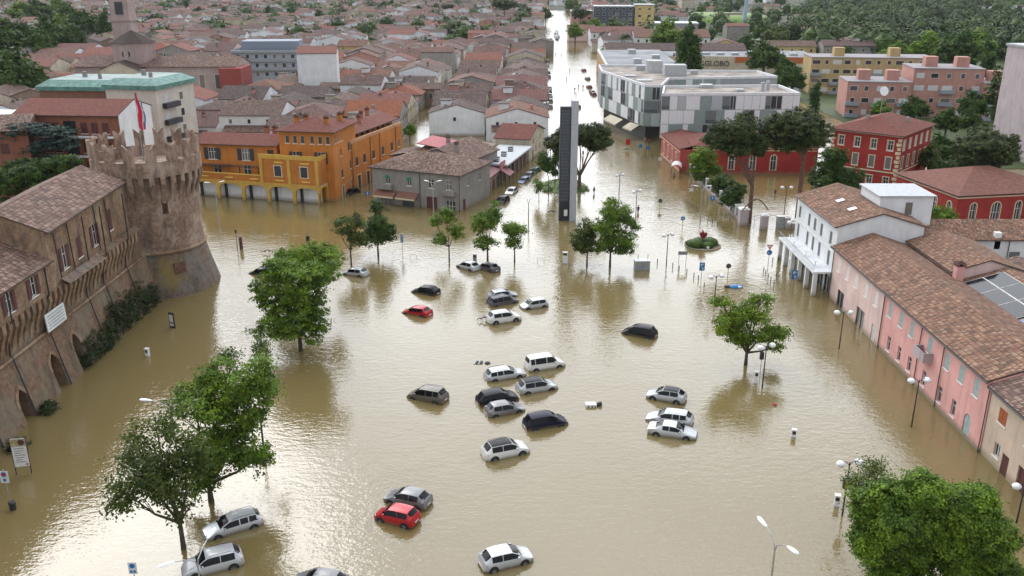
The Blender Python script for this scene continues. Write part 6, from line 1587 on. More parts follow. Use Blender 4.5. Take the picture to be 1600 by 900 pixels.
for i, (x, y, s, k_) in enumerate([(899, 50, 1.4, ('round', 0)), (915, 45, 1.3, ('round', 1)), (930, 43, 1.5, ('round', 0)), (955, 45, 1.5, ('round', 1)), (1195, 90, 1.8, ('round', 1)), (1210, 60, 1.9, ('round', 2)), (1228, 110, 1.3, ('round', 1)),
      (1470, 235, 1.0, ('round', 1)), (1500, 265, .9, ('round', 1)), (1452, 250, .9, ('round', 2)), (1520, 165, 1.2, ('round', 1)), (1275, 155, .8, ('tall', 1)), (1238, 125, 1.2, ('round', 1)), (1320, 90, 1.3, ('round', 1)), (1400, 85, 1.5, ('round', 0)), (1380, 95, 1.2, ('round', 0)), (1430, 170, 1.0, ('round', 1)), (1375, 172, .8, ('round', 0)), (1450, 75, 1.9, ('round', 0)), (1500, 80, 2.2, ('round', 1)), (1525, 72, 2.0, ('round', 0)),
      (1305, 60, 1.7, ('round', 2)), (1350, 55, 1.5, ('round', 0)), (1470, 60, 1.8, ('round', 1)), (1540, 100, 1.3, ('tall', 1)), (1480, 190, 1.0, ('round', 1)), (1515, 190, .9, ('round', 1)), (1165, 70, 1.4, ('round', 1)), (1190, 50, 1.6, ('round', 1)), (1265, 62, 1.2, ('round', 1)),
      (75, 48, 2.3, ('round', 1)), (98, 42, 2.0, ('round', 0)), (125, 42, 2.5, ('round', 1)), (150, 45, 2.2, ('round', 1)), (165, 48, 1.6, ('tall', 1)), (85, 62, 2.2, ('round', 1)), (110, 64, 2.0, ('round', 1)), (40, 62, 2.3, ('round', 1)), (15, 60, 2.5, ('round', 1)), (60, 70, 2.0, ('round', 1)), (20, 118, 2.2, ('round', 1)), (40, 120, 1.9, ('round', 1)), (5, 115, 1.9, ('round', 1)), (105, 22, 2.3, ('round', 1)), (30, 20, 2.3, ('round', 0)), (60, 18, 2.5, ('round', 1)), (90, 12, 2.3, ('round', 0)),
      (500, 24, 1.3, ('round', 1)), (525, 16, 1.2, ('round', 1)), (420, 18, 1.4, ('round', 1)), (445, 15, 1.3, ('round', 0)), (636, 54, 1.1, ('round', 0)), (649, 52, 1.0, ('round', 1)), (540, 118, .8, ('round', 0)), (603, 122, .55, ('round', 2)), (505, 122, .6, ('round', 2)), (600, 12, 1.6, ('round', 1)), (612, 8, 1.4, ('round', 1)), (655, 18, 1.4, ('round', 1)), (680, 15, 1.5, ('round', 1)), (700, 10, 1.3, ('pine', 1)), (788, 6, 2.0, ('pine', 1)), (716, 40, 1.3, ('pine', 1)),
      (510, 155, .6, ('round', 2)), (640, 204, .5, ('round', 0)), (825, 22, 1.4, ('round', 1)), (853, 22, 1.5, ('round', 1)), (907, 20, 1.7, ('pine', 1)), (350, 54, .9, ('tall', 1)), (290, 8, 1.4, ('tall', 1)), (255, 12, 1.5, ('round', 0)), (310, 20, 1.4, ('round', 1)), (335, 15, 1.4, ('round', 1)), (208, 108, .5, ('round', 0))]):
    ref = 'left of the church' if x < 170 else 'behind the church' if x < 360 else 'among the old town roofs' if x < 800 else 'beside the long flooded street' if x < 1000 else 'round the yellow and pink flats' 
    side = ['dark green', 'fresh green', 'olive'][k_[1] if k_[1] != 0 else 0] if False else ('fresh green' if k_[1] == 0 else 'olive green' if k_[1] == 2 else 'dark green')
    key = (side, k_[0], ref); seen_[key] = seen_.get(key, 0) + 1
    sh = {'round': 'rounded', 'tall': 'narrow', 'pine': 'flat crowned'}[k_[0]]
    mt(x, y, s, k_, '%s %s tree %s, %s from the front' % (sh, side, ref, ORD[min(19, seen_[key] - 1)]))
# woods and far trees as one mass
g_ = np.random.default_rng(3); bl = []
for i in range(900):
    a = g_.random(); y = 430 + 900 * a ** 1.3; x = g_.uniform(.33 * y - 20, .64 * y + 40)
    if y < 520 and x < 150: continue
    if 1082 < (800 + F * x / (y * .94 + 14)) < 1150 and y < 650: continue
    s = g_.uniform(4, 8) ; bl.append((x, y, s * 1.1, s, s, s * 1.05))
for x, y in fart: s = rnd.uniform(2.5, 5.5); bl.append((x, y, s, s, s, s))
for i in range(430):
    y = g_.uniform(520, 1300); x = g_.uniform(-.62 * y, .3 * y); s = g_.uniform(3.5, 7.5)
    if -2 < x - .0285 * y < 32: continue
    bl.append((x, y, s, s, s, s))
FW = foliage('wood_leaf', (.016, .036, .012), (.075, .12, .028), .045, .05)
V, n = leafmesh(bl, 42000, 8, 1.45, 8, .8, 1.4)
tag(leafobj('woodland', V, n, FW), 'dark green park woods and distant treetops beyond the town', 'woods', kind='stuff')
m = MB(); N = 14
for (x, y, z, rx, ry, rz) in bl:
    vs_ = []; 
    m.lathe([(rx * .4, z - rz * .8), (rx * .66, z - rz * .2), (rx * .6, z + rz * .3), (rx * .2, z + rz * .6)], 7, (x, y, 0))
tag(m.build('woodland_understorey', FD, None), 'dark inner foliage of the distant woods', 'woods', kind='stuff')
tag(MB().box((96, 196, -.5), (329, 654, .1)).build('park_lawn', foliage('lawn_dull', (.03, .05, .015), (.06, .085, .025), .05, 0)), kind='structure')
tag(MB().box((-330, 262, -.5), (-150, 654, .1)).build('lawn', MATS['lawn_dull']), kind='structure') if False else None
p = G(1110, 33); m = MB(); m.lathe([(48, 0), (44, 3.5), (30, 6), (4, 7)], 24, (p.x + 8, p.y, 0)); tag(m.build('grass_field', foliage('field_grass', (.07, .13, .02), (.1, .17, .03), .05, 0), None, 40), 'bright green grassy rise in front of the park woods', 'field', kind='structure')

# ---------------------------------------------------------------- street furniture
def hgt(base, top):
    B = G(*base); c, s = math.cos(TH), math.sin(TH); v = (450 - top[1]) / F
    t = B.y / (c + v * s); return HC + (-s + v * c) * t
def globe_lamp(base, top, label, rot=0, n=2, group='double globe street lamps'):
    B = G(*base); h = hgt(base, top)
    t = thing('street_lamp', label, 'street lamp', (B.x, B.y, 0), R(rot), group)
    MB().tube([(0, 0, -1), (0, 0, 1.2), (0, 0, h)], [.09, .07, .05], 8).build('pole', M_dark, t)
    for sg in (-1, 1)[:n] if n == 2 else (-1,):
        MB().tube([(0, 0, h - .35), (sg * .25, 0, h + .02), (sg * .6, 0, h + .12), (sg * .75, 0, h)], .03, 6).build('arm', M_dark, t)
        m = MB(); m.lathe([(.02, .16), (.2, .13), (.34, .0), (.36, -.1), (.28, -.28), (.1, -.38), (.01, -.4)], 16, (sg * .78, 0, h))
        m.build('globe', M_globe, t, 50)
    return t
LG = [((1311, 545), (1321, 487), 'double globe lamp in front of the pale pink house with shop openings'), ((1424, 667), (1436, 593), 'double globe lamp in front of the balcony of the bright pink house'),
      ((1316, 805), (1328, 722), 'double globe lamp with a yellow notice box beside the big bottom right tree'), ((1588, 818), (1598, 756), 'single globe lamp cut by the right edge near the garage'),
      ((1116, 476), (1119, 431), 'double globe lamp behind the spreading tree in open water'), ((1191, 606), (1199, 540), 'double globe lamp tangled with the spreading tree in open water'),
      ((1041, 416), (1042, 366), 'double hooded lamp left of the round hedge island'), ((967, 308), (968, 273), 'double lamp in the street nearest the umbrella pine'), ((993, 345), (994, 298), 'double lamp beside the largest tree of the row'),
      ((1249, 352), (1215, 358), 'double lamp by the gate of the red villa garden'), ((860, 255), (861, 215), 'dark lamp on the left kerb of the long street'), ((853, 200), (853, 160), 'dark lamp farther up the left kerb of the long street')]
for i, (b_, t_, l_) in enumerate(LG):
    if i == 9: b_, t_ = (1232, 398), (1236, 345)
    globe_lamp(b_, t_, l_, 5 * i, 1 if i == 3 else 2)
lt = globe_lamp((1225, 335), (1226, 292), 'slim double lamp in the villa garden between the two pines')
bx = thing('notice_box', 'black box with yellow faces strapped to the globe lamp pole', 'notice', (*G(1316, 805).xy, 2.55)); MB().box((-.28, -.16, 0), (.28, .16, .85)).build('box', M_plast, bx)
for z in (.08, .45): MB().box((-.22, -.175, z), (.22, -.161, z + .3)).build('panel', simple('notice_yellow', (.35, .33, .05), .5), bx)
def road_lamp(pos, h, label, a0, a1, spread=2.6):
    t = thing('road_lamp', label, 'street lamp', pos, 0, 'tall white double headed road lamps')
    MB().tube([(0, 0, -1), (0, 0, h * .6), (0, 0, h - 1.0)], [.11, .08, .055], 8).build('pole', M_steel, t)
    for a in (a0, a1):
        d = Vector((math.cos(R(a)), math.sin(R(a)), 0)); m = MB()
        m.tube([Vector((0, 0, h - 1.1)), Vector((0, 0, h - .6)) + d * .12, Vector((0, 0, h - .2)) + d * spread * .4, Vector((0, 0, h)) + d * spread * .72], [.045, .04, .035, .03], 6); m.build('arm', M_steel, t)
        hd = MB(); M = Matrix.Translation(Vector((0, 0, h)) + d * spread * .7) @ Matrix.Rotation(R(a), 4, 'Z') @ Matrix.Rotation(R(-6), 4, 'Y')
        prof = [(0, .07, .03), (.15, .12, .06), (.5, .17, .09), (.85, .15, .08), (1.0, .05, .03)]
        v_ = []
        for x, w, z in prof: v_ += [M @ Vector((x, -w, 0)), M @ Vector((x, -w * .6, z)), M @ Vector((x, w * .6, z)), M @ Vector((x, w, 0)), M @ Vector((x, 0, -.03))]
        f_ = []
        for i in range(4):
            for k_ in range(5): a_ = i * 5 + k_; b_ = i * 5 + (k_ + 1) % 5; f_.append((a_, b_, b_ + 5, a_ + 5))
        f_ += [(0, 1, 2, 3, 4), (24, 23, 22, 21, 20)]
        hd.mesh(v_, f_); hd.build('lamp_head', M_globe, t)
    return t
def topat(px, py, h): p = G(px, py, h); return (p.x, p.y, 0)
road_lamp(topat(265, 626, 9.5), 9.5, 'double headed road lamp rising through the airy lower left tree', 180, 0, 2.0)
road_lamp(topat(306, 862, 9.5), 9.5, 'double headed road lamp over the silver estates at the bottom left', 78, 225, 1.9)
road_lamp(topat(1213, 838, 9.5), 9.5, 'double headed road lamp at the bottom right of open water', 108, -68, 1.5)
road_lamp(topat(1098, 231 + 60, 6.0), 6.0, 'thin lamp standing on the villa side pavement', 180, 0, .9) 
road_lamp(topat(676, 284, 7.0), 7.0, 'white headed lamp before the grey corner house', 160, 20, 1.0)
road_lamp(topat(335, 285, 7.5), 7.5, 'slim lamp in front of the yellow arcade by the tower', 200, 20, 1.0)
road_lamp(topat(826, 310, 5.0), 5.0, 'slim lamp near the smallest sapling and the shop street', 170, 10, .5)
# signs
SB = simple('sign_blue', (.01, .15, .42), .4); SW = simple('sign_white', (.65, .66, .68), .4); SR_ = simple('sign_red', (.45, .02, .02), .4); SBR = simple('sign_back', (.09, .09, .1), .5, metal=.3)
def post(name, label, cat, base, h, group=None, pr=.035, mat=None):
    B = G(*base); t = thing(name, label, cat, (B.x, B.y, 0), 0, group); MB().tube([(0, 0, -1), (0, 0, h)], pr, 6).build('post', mat or M_steel, t); return t
def plate(t, z, w, h, mat, y=-.05, x=0, nm='plate'): return MB().box((x - w / 2, y - .02, z), (x + w / 2, y + .01, z + h)).build(nm, mat, t)
def arrow(t, z, s=.3, x=0, y=-.075):
    m = MB(); m.box((x - .05, y - .004, z), (x + .05, y, z + s)); m.poly([(x - .16, y - .002, z + s), (x + .16, y - .002, z + s), (x, y - .002, z + s + .2)]); m.build('arrow', SW, t)
t = post('road_sign', 'tall blue sign with two white symbols near the hedge island', 'sign', (1095, 443), hgt((1095, 443), (1095, 410)), pr=.04); h = hgt((1095, 443), (1095, 410)); plate(t, h - 1.2, .75, 1.2, SB); arrow(t, h - .62, .22, -.12); arrow(t, h - 1.1, .22, .1); MB().box((-.2, -.08, h - .35), (.2, -.074, h - .2)).build('symbol', SW, t)
t = post('road_sign', 'tall blue sign with two white symbols in front of the porch pillars', 'sign', (1233, 462), 4.0, pr=.045); h = 3.6; plate(t, h - 1.2, .75, 1.25, SB, x=.4); arrow(t, h - .55, .22, .28); arrow(t, h - 1.1, .22, .5); MB().box((.2, -.08, h - .3), (.6, -.074, h - .12)).build('symbol', SW, t)
def disc(t, z, r, mat, y=-.06, nm='disc'): m = MB(); m.tube([(0, y, z), (0, y + .03, z)], r, 20); return m.build(nm, mat, t)
for base, h, mat, lab in (((1066, 358), 1.9, SB, 'round blue sign on a yellow and white stub post left of the fence'), ((1137, 432), 1.6, SBR, 'round dark backed sign on a yellow post near the blue tarpaulin'), ((1031, 326), 1.5, SBR, 'round dark backed sign in mid street right of the largest tree')):
    t = post('road_sign', lab, 'sign', base, h, pr=.05, mat=simple('post_yellow', (.5, .4, .1), .6)); disc(t, h, .38, mat)
    if mat is SB: 
        m = MB(); m.box((-.22, -.07, h - .05), (.05, -.062, h + .05)); m.poly([(.05, -.066, h - .17), (.25, -.066, h), (.05, -.066, h + .17)]); m.build('arrow', SW, t)
def tri(t, z, s, up=True):
    for k_, mt_, y in ((1, SR_, -.06), (.62, SW, -.075)):
        d = 1 if up else -1; a = s * k_; m = MB(); P = [(-a / 2, -a * .29 * d), (a / 2, -a * .29 * d), (0, a * .58 * d)]
        m.poly([(x, y, z + q) for x, q in P]); m.poly([(x, y + .014, z + q) for x, q in P]); m.build('warning_triangle', mt_, t)
t = post('road_sign', 'red and white warning triangle with white plate beside the low railing', 'sign', (1079, 313), 2.6, pr=.04); tri(t, 2.9, .95); plate(t, 1.75, .8, .6, SW)
t = post('road_sign', 'give way triangle over a round blue cycle sign by the bollards', 'sign', (1199, 425), 4.0, pr=.04); tri(t, 3.9, .95, False); disc(t, 3.0, .4, SB); MB().tube([(-.15, -.08, 2.95), (-.15, -.072, 2.95)], .1, 12).build('symbol', SW, t)
t = post('road_sign', 'square blue sign turned as a diamond on a post beside the garden railings', 'sign', (1106, 342), 5.2, pr=.05); o = plate(t, 3.4, .8, .8, SB, x=.55); arrow(t, 3.6, .25, .55)
t = post('road_sign', 'blue parking sign at the junction before the corner house', 'sign', (575, 315), 2.0); plate(t, 1.2, .8, .8, SB); arrow(t, 1.35, .3)
t = post('road_sign', 'pale blue rectangular sign on a post between the dark tree and spreading tree', 'sign', (629, 397), 3.2); plate(t, 1.9, .45, 1.3, simple('sign_pale_blue', (.25, .35, .5), .5))
t = post('road_sign', 'white no parking sign with round blue disc on a post at the left edge', 'sign', (17, 790), 3.4, pr=.04); plate(t, 2.2, .7, 1.1, SW); disc(t, 3.0, .22, SB, -.1); disc(t, 3.0, .15, SR_, -.105); MB().box((-.12, -.085, 2.35), (.12, -.076, 2.6)).build('symbol', SB, t)
bn = thing('litter_bin', 'dark litter bin at the foot of the no parking sign', 'bin', (*(G(17, 797).xy + Vector((.15, .1))), 0)); MB().lathe([(.22, -.5), (.26, .55), (.3, .6), (.3, .68), (.2, .75)], 14).build('body', M_plast, bn)
t = post('road_sign', 'white parking sign with blue disc at the bottom left edge', 'sign', (214, 925), 2.4, pr=.04); plate(t, 1.6, .6, .95, SW); disc(t, 2.28, .19, SB, -.1); MB().box((-.2, -.085, 1.7), (-.02, -.076, 1.9)).build('symbol', SB, t); MB().box((.04, -.085, 1.7), (.2, -.076, 1.9)).build('symbol', SB, t)
t = post('road_sign', 'grey board on two posts beside the hedge island', 'sign', (1060, 415), 2.3, pr=.04); MB().tube([(1.1, 0, -1), (1.1, 0, 2.3)], .04, 6).build('post', M_steel, t); plate(t, 1.7, 1.4, .55, simple('board_grey', (.25, .24, .23), .7), x=.55)
for i, (p, h, mt_, lab) in enumerate((((955 - 0, 250), 2.2, SW, 'white round topped sign left of the chequered block awnings'), ((1000, 248), 3.4, SB, 'pair of blue and white signs on a post by the chequered block'), ((1012, 240), 1.8, SB, 'small round blue sign by the teal shop front'), ((1031, 258), 1.8, SW, 'pale sign on a short post before the bus shelter'))):
    t = post('road_sign', lab, 'sign', p, h, pr=.05); plate(t, h - .8, .8, .8, mt_)
t = post('road_sign', 'bright red rectangular sign board in the water by the chequered block', 'sign', (981, 232), 2.3, pr=.05); plate(t, .9, 1.1, 1.4, SR_)
# billboard, totem, meters
B = G(38, 740); t = thing('billboard', 'tall white poster board on two posts at the castle foot', 'billboard', (B.x, B.y, 0), R(12))
for x in (-.62, .62): MB().box((x - .04, -.04, -1), (x + .04, .04, 3.6)).build('post', M_dark, t)
MB().box((-.6, -.05, .75), (.6, -.01, 3.5)).build('panel', M_frame, t)
MB().box((-.58, -.062, 2.75), (.58, -.051, 3.46)).build('poster_picture', simple('poster_ochre', (.42, .36, .2), .6, var=.5, sc=4), t)
MB().tube([(.25, -.075, 3.1), (.25, -.063, 3.1)], .27, 14).build('poster_figure', simple('poster_dark', (.1, .03, .03), .6), t)
for q in range(7): MB().box((-.42, -.06, 2.5 - q * .22), (.42 - (q % 3) * .15, -.051, 2.56 - q * .22)).build('lettering', simple('ink_grey', (.2, .2, .22), .6), t)
MB().tube([(.42, -.07, .95), (.42, -.052, .95)], .09, 10).build('emblem', SR_, t)
B = G(270, 512); t = thing('info_totem', 'dark framed information totem standing in the water near the castle', 'sign', (B.x, B.y, 0), R(-25))
MB().box((-.38, -.08, -.8), (.38, .08, 2.0)).build('frame', M_plast, t)
for z, h in ((.25, .35), (.75, 1.0)): MB().box((-.3, -.09, z), (.3, -.081, z + h)).build('panel', SW, t)
def meter(base, label, h=1.3, w=.4, mat=None):
    B = G(*base); t = thing('parking_meter', label, 'parking meter', (B.x, B.y, 0), R(-15)); MB().box((-w / 2, -.18, -.8), (w / 2, .18, h)).build('cabinet', mat or M_globe, t)
    MB().box((-w / 2 + .05, -.2, h - .45), (w / 2 - .05, -.181, h - .12)).build('display', M_plast, t); m = MB(); m.box((-w / 2 - .04, -.25, h), (w / 2 + .04, .2, h + .06)); m.build('cap', M_frame, t); return t
meter((231, 556), 'white ticket machine alone in the water before the castle arches', .9); meter((1240, 682), 'small white ticket machine in open water at the right', .75)
meter((1307, 790), 'white ticket machine beside the lamp at the bottom right', 1.0); meter((1181, 598), 'pale ticket machine beside the lamp under the spreading tree', 1.3); meter((883, 411), 'pale cabinet in the water left of the slender tree', 1.7, .7); meter((742, 408), 'grey cabinet behind the dark grey hatchback', 1.1, .5, M_grey)
t = post('traffic_box', 'dark control box on a pole near the lamp under the spreading tree', 'sign', (1187, 590), 3.0); MB().box((-.2, -.15, 2.2), (.2, .15, 3.0)).build('box', M_plast, t)
B = G(1003, 421); t = thing('utility_cabinet', 'large grey utility cabinet with two rods standing in the water', 'cabinet', (B.x, B.y, 0), R(2)); MB().box((-1.1, -.4, -.8), (1.1, .9, 1.35)).build('body', M_grey, t); MB().box((-1.15, -.45, 1.35), (1.15, .95, 1.42)).build('lid', M_steel, t); MB().box((-.01, -.415, .1), (.01, -.401, 1.3)).build('door_seam', M_dark, t)
for x in (-.5, .95): MB().tube([(x, .8, 1.4), (x, .8, 2.1)], .04, 6).build('rod', M_dark, t)
B = G(376, 389); t = thing('stone_marker', 'slim dark red marker slab with a lantern post near the tower', 'monument', (B.x, B.y, 0)); MB().box((-.1, -.15, -.8), (.35, .2, 2.0)).build('slab', simple('slab_maroon', (.12, .05, .055), .6), t); MB().tube([(-.5, 0, -.8), (-.5, 0, 2.6)], .09, 8).build('post', M_steel, t); MB().box((-.62, -.12, 2.6), (-.38, .12, 3.2)).build('lantern', M_dark, t)
for i, (p, lab) in enumerate((((462, 374), 'bicycle rack hoop behind the bright green crown, left of the bin'), ((447, 371), 'bicycle rack hoop behind the bright green crown, leftmost'), ((845, 410), 'bicycle rack hoop in the water left of the pale cabinet'), ((646, 404), 'bicycle rack hoop right of the pale blue sign'))):
    B = G(*p); t = thing('bike_rack', lab, 'bike rack', (B.x, B.y, 0)); MB().tube([(-.5, 0, -.8), (-.5, 0, .55), (-.42, 0, .62), (.42, 0, .62), (.5, 0, .55), (.5, 0, -.8)], .03, 6).build('hoop', M_steel, t)
B = G(481, 377); t = thing('litter_bin', 'dark litter bin just above the bright green crown', 'bin', (B.x, B.y, 0)); MB().lathe([(.25, -.5), (.3, .8), (.2, .95)], 14).build('body', M_plast, t); MB().tube([(0, .35, -.8), (0, .35, 1.2)], .04, 6).build('post', M_dark, t)
# bollards
bo = [(1027, 412), (1051, 418), (1061, 423), (1073, 428), (1084, 434), (1091, 438), (1100, 450), (1193, 425), (1196, 430), (1200, 436), (1204, 441), (1209, 446), (1213, 433), (1207, 410), (1216, 406), (1227, 402), (1106, 345), (1113, 349), (1121, 352), (1131, 358)]
for i, (x, y) in enumerate(bo):
    B = G(x, y); t = link('bollard', None, None, (B.x, B.y, 0)); grp = 'bollards left of the crossing' if i < 7 else 'bollards round the porch corner' if i < 16 else 'bollards by the garden railings'
    tag(t, 'thin dark metal bollard, %s in the line ' % ORD[i if i < 7 else i - 7 if i < 16 else i - 16] + ('past the grey board' if i < 7 else 'before the white balconied house' if i < 16 else 'below the low railing'), 'bollard', grp)
    MB().tube([(0, 0, -1), (0, 0, .75), (0, 0, .8)], [.06, .06, .03], 8).build('post', M_dark, t); MB().lathe([(.075, .55), (.075, .62)], 8).build('band', M_steel, t)
rl = thing('railing', 'low dark railing on a kerb beside the warning triangle', 'railing', (0, 0, 0)); a = G(1068, 312); b = G(1091, 331)
for i in range(8): p = a.lerp(b, i / 7); MB().tube([p - Vector((0, 0, 1)), p + Vector((0, 0, .9))], .03, 5).build('upright', M_dark, rl)
for z in (.15, .85): MB().tube([a + Vector((0, 0, z)), b + Vector((0, 0, z))], .035, 5).build('rail', M_dark, rl)
# hedge island with red sculpture
C0 = G(1098, 384); isl = thing('hedge_island', 'round kerbed island with clipped green hedges in the flooded junction', 'hedge', (C0.x, C0.y, 0))
m = MB(); m.lathe([(2.9, -.8), (2.9, .12), (2.65, .16), (2.6, .05), (.01, .05)], 40); m.build('kerb', P_grey, isl)
FH = foliage('hedge_leaf', (.035, .07, .012), (.06, .1, .02), .9, .1)
for i, (x, y, rx, ry, rz) in enumerate(((-1.3, -.5, 1.35, 1.3, 1.1), (1.1, .6, 1.4, 1.2, 1.0), (.4, -.8, 1.1, .8, .75), (-1.9, .6, .7, .8, .6), (-.2, 1.0, 1.3, 1.0, .9))):
    m = MB(); m.lathe([(rx * .95, -.1), (rx, rz * .4), (rx * .85, rz * .8), (rx * .5, rz), (.05, rz * 1.02)], 20, (x, y, .1)); h_ = m.build('hedge', FH, isl, 60)
    V, n = leafmesh([(x, y, rz * .45, rx, rx, rz * .62)], 110, 20, .14, 40 + i, .95, .18); leafobj('leaves', V, n, FH, h_)
sc_ = thing('red_sculpture', 'dark red heart shaped sculpture on a pale stalk among the hedges', 'sculpture', (C0.x, C0.y + .2, .9))
MB().tube([(0, 0, -.8), (.05, 0, .5)], [.12, .05], 8).build('stalk', M_frame, sc_)
m = MB(); pts = [(0, .1), (.55, .75), (.62, 1.1), (.4, 1.35), (.12, 1.2), (.02, 1.5), (-.12, 1.75), (-.2, 1.4), (-.45, 1.3), (-.6, 1.0), (-.45, .6)]
for y in (-.22, .22): m.poly([(x, y, z) for x, z in pts])
for i in range(len(pts)): a_, b_ = pts[i], pts[(i + 1) % len(pts)]; m.poly([(a_[0], -.22, a_[1]), (b_[0], -.22, b_[1]), (b_[0], .22, b_[1]), (a_[0], .22, a_[1])])
m.build('heart', simple('sculpture_red', (.2, .01, .02), .4), sc_)
p = G(1106, 390); t = thing('floodlight', 'small white box light on the kerb of the hedge island', 'light', (p.x, p.y, .1)); MB().box((-.2, -.15, 0), (.2, .15, .35)).build('box', M_frame, t); MB().box((-.15, -.17, .05), (.15, -.151, .3)).build('lens', M_hl, t)
# grass mound
C0 = G(882, 293); m = MB(); N = 40
ring = lambda r, z: [(C0.x - .2 + math.cos(2 * PI * i / N) * r * 5.0, C0.y + 1 + math.sin(2 * PI * i / N) * r * 6.5, z) for i in range(N)]
for (r0, z0), (r1, z1) in (((1.05, -.3), (.95, .12)), ((.95, .12), (.6, .35)), ((.6, .35), (.05, .45))):
    a, b = ring(r0, z0), ring(r1, z1)
    for i in range(N): j = (i + 1) % N; m.poly([a[i], a[j], b[j], b[i]])
V, n = leafmesh([(C0.x - .2 + q * 1.1, C0.y + 1 + (q % 3 - 1) * 2.6, .1, 1.6, 2.6, .38) for q in (-3, -2, -1, 0, 1, 2, 3)], 500, 14, .24, 77, .9, .3)
tag(leafobj('mound_grass', V, n, foliage('grass_blade', (.06, .12, .015), (.11, .18, .03), .8, .1)), 'long green grass on the mound beside the dark slab', 'grass', kind='stuff')
tag(m.build('grass_mound', foliage('lawn_green', (.055, .1, .015), (.09, .15, .025), .8, 0), None, 60), 'low green grass mound standing out of the flood at the slab', kind='structure')
# floating things and birds' nest of debris
def debris(p, label, kind):
    B = G(*p); t = thing('floating_debris', label, 'debris', (B.x, B.y, 0))
    g = random.Random(int(p[0]))
    if kind == 'bins':
        for i in range(4): m = MB(); m.tube([(-.8 + i * .24, -.25, -.05), (-.62 + i * .24, .3, .14)], .11, 8); m.build('slat', M_plast if i % 2 else M_grey, t)
        m = MB(); m.lathe([(.3, -.1), (.35, .05), (.2, .18), (.03, .2)], 9, (.7, .05, 0)); m.build('box', M_plast, t)
    elif kind == 'white':
        m = MB(); m.box((-.8, -.4, -.1), (.3, .35, .28)); m.build('crate', M_frame, t); m = MB(); m.tube([(.3, 0, .1), (.85, .1, .25)], .2, 8); m.build('drum', M_plast, t)
        for x in (-.55, -.2, .1): MB().box((x, -.42, 0), (x + .1, -.401, .22)).build('slot', M_plast, t)
    elif kind == 'bike':
        for x in (-.6, .55): m = MB(); m.tube([(x + .32 * math.cos(a), .0, .12 + .32 * math.sin(a)) for a in [PI * q / 8 for q in range(9)]], .04, 5); m.build('wheel', M_tyre, t)
        MB().tube([(-.6, 0, .3), (0, .1, .55), (.5, 0, .4)], .07, 6).build('frame', M_dark, t); MB().box((-.15, -.1, .5), (.35, .15, .62)).build('seat', M_plast, t)
        MB().tube([(-.65, -.3, .6), (-.6, 0, .45), (-.65, .3, .6)], .03, 5).build('handlebar', M_steel, t)
debris((752, 568), 'striped black and white floating rubbish left of the white window van', 'bins'); debris((927, 634), 'small white crate and black drum floating right of the clusters', 'white')
debris((757, 502), 'half sunk bicycle at the tail of the white crossover', 'bike'); debris((418, 396), 'half sunk dark scooter between the tower and bright green crown', 'bike'); debris((862, 334), 'dark scooter almost under water left of the memorial slab', 'bike'); debris((978, 236), 'fallen bicycle in the water below the red sign board', 'bike'); debris((1007, 248), 'heap of bicycles under the blue signs', 'bike'); debris((345, 284), 'scooter parked under the yellow arcade', 'bike')
B = G(1150, 449); t = thing('tarpaulin', 'bright blue tarpaulin bundle with dark end floating at the junction', 'tarpaulin', (B.x, B.y, 0)); m = MB(); m.lathe([(.5, -.1), (.62, .1), (.4, .3), (.05, .38)], 10); o = m.build('cloth', simple('tarp_blue', (.02, .2, .5), .5), t); o.scale = (1.7, .8, 1); MB().box((-1.6, -.15, -.1), (-.9, .2, .25)).build('bundle', M_plast, t)
MB().box((.2, -.55, .05), (.6, -.3, .3)).build('tag', M_frame, t)
B = G(1210, 633); t = thing('buoy', 'tiny red floating ball in open water right of the tree reflection', 'ball', (B.x, B.y, 0)); MB().lathe([(.05, -.2), (.22, -.08), (.25, .05), (.16, .2), (.02, .25)], 12).build('ball', simple('buoy_red', (.35, .05, .04), .5), t)
# garden railings with white posts and gate pillars
fn = thing('garden_fence', 'low wall with white posts and black railings along the villa garden', 'fence', (0, 0, 0))
a = G(1085, 284); b = G(1158, 350); a = Vector((38.4, 190, 0)); b = Vector((40.1, 151.4, 0)); d = (b - a).normalized(); ang_ = math.atan2(d.y, d.x); L = (b - a).length
M = Matrix.Translation(a) @ Matrix.Rotation(ang_, 4, 'Z')
MB().box((0, -.2, -.8), (L, .2, .55), 0, M).build('low_wall', P_lilac, fn)
n = 11
for i in range(n + 1):
    x = L * i / n; q = MB(); q.box((x - .2, -.22, .55), (x + .2, .22, 2.3), 0, M); q.box((x - .27, -.29, 2.3), (x + .27, .29, 2.45), 0, M); q.build('fence_post', M_white, fn)
    if i < n:
        q = MB(); k_ = 0
        while k_ * .35 < L / n - .5: q.box((x + .3 + k_ * .35, -.02, .6), (x + .34 + k_ * .35, .02, 2.1), 0, M); k_ += 1
        for z in (.8, 1.9): q.box((x + .2, -.025, z), (x + L / n - .2, .025, z + .06), 0, M)
        q.build('railing_panel', M_dark, fn)
for i, (p, w) in enumerate((((1160, 352), 1.5), ((1193, 358), 1.1), ((1229, 357), .8))):
    B = G(*p); t = thing('gate_pillar', ['thick weathered gate pillar at the end of the white posted railings', 'second gate pillar right of the forked pine', 'third and smallest gate pillar near the grey cabinet'][i], 'pillar', (B.x, B.y, 0), R(3)); MB().box((-w / 2, -w / 2, -.8), (w / 2, w / 2, 2.9 - i * .5)).build('shaft', P_lilac, t); m = MB(); m.box((-w / 2 - .12, -w / 2 - .12, 2.9 - i * .5), (w / 2 + .12, w / 2 + .12, 3.05 - i * .5)); m.box((-w / 2 + .15, -w / 2 + .15, 3.05 - i * .5), (w / 2 - .15, w / 2 - .15, 3.2 - i * .5)); m.build('cap', M_frame, t)
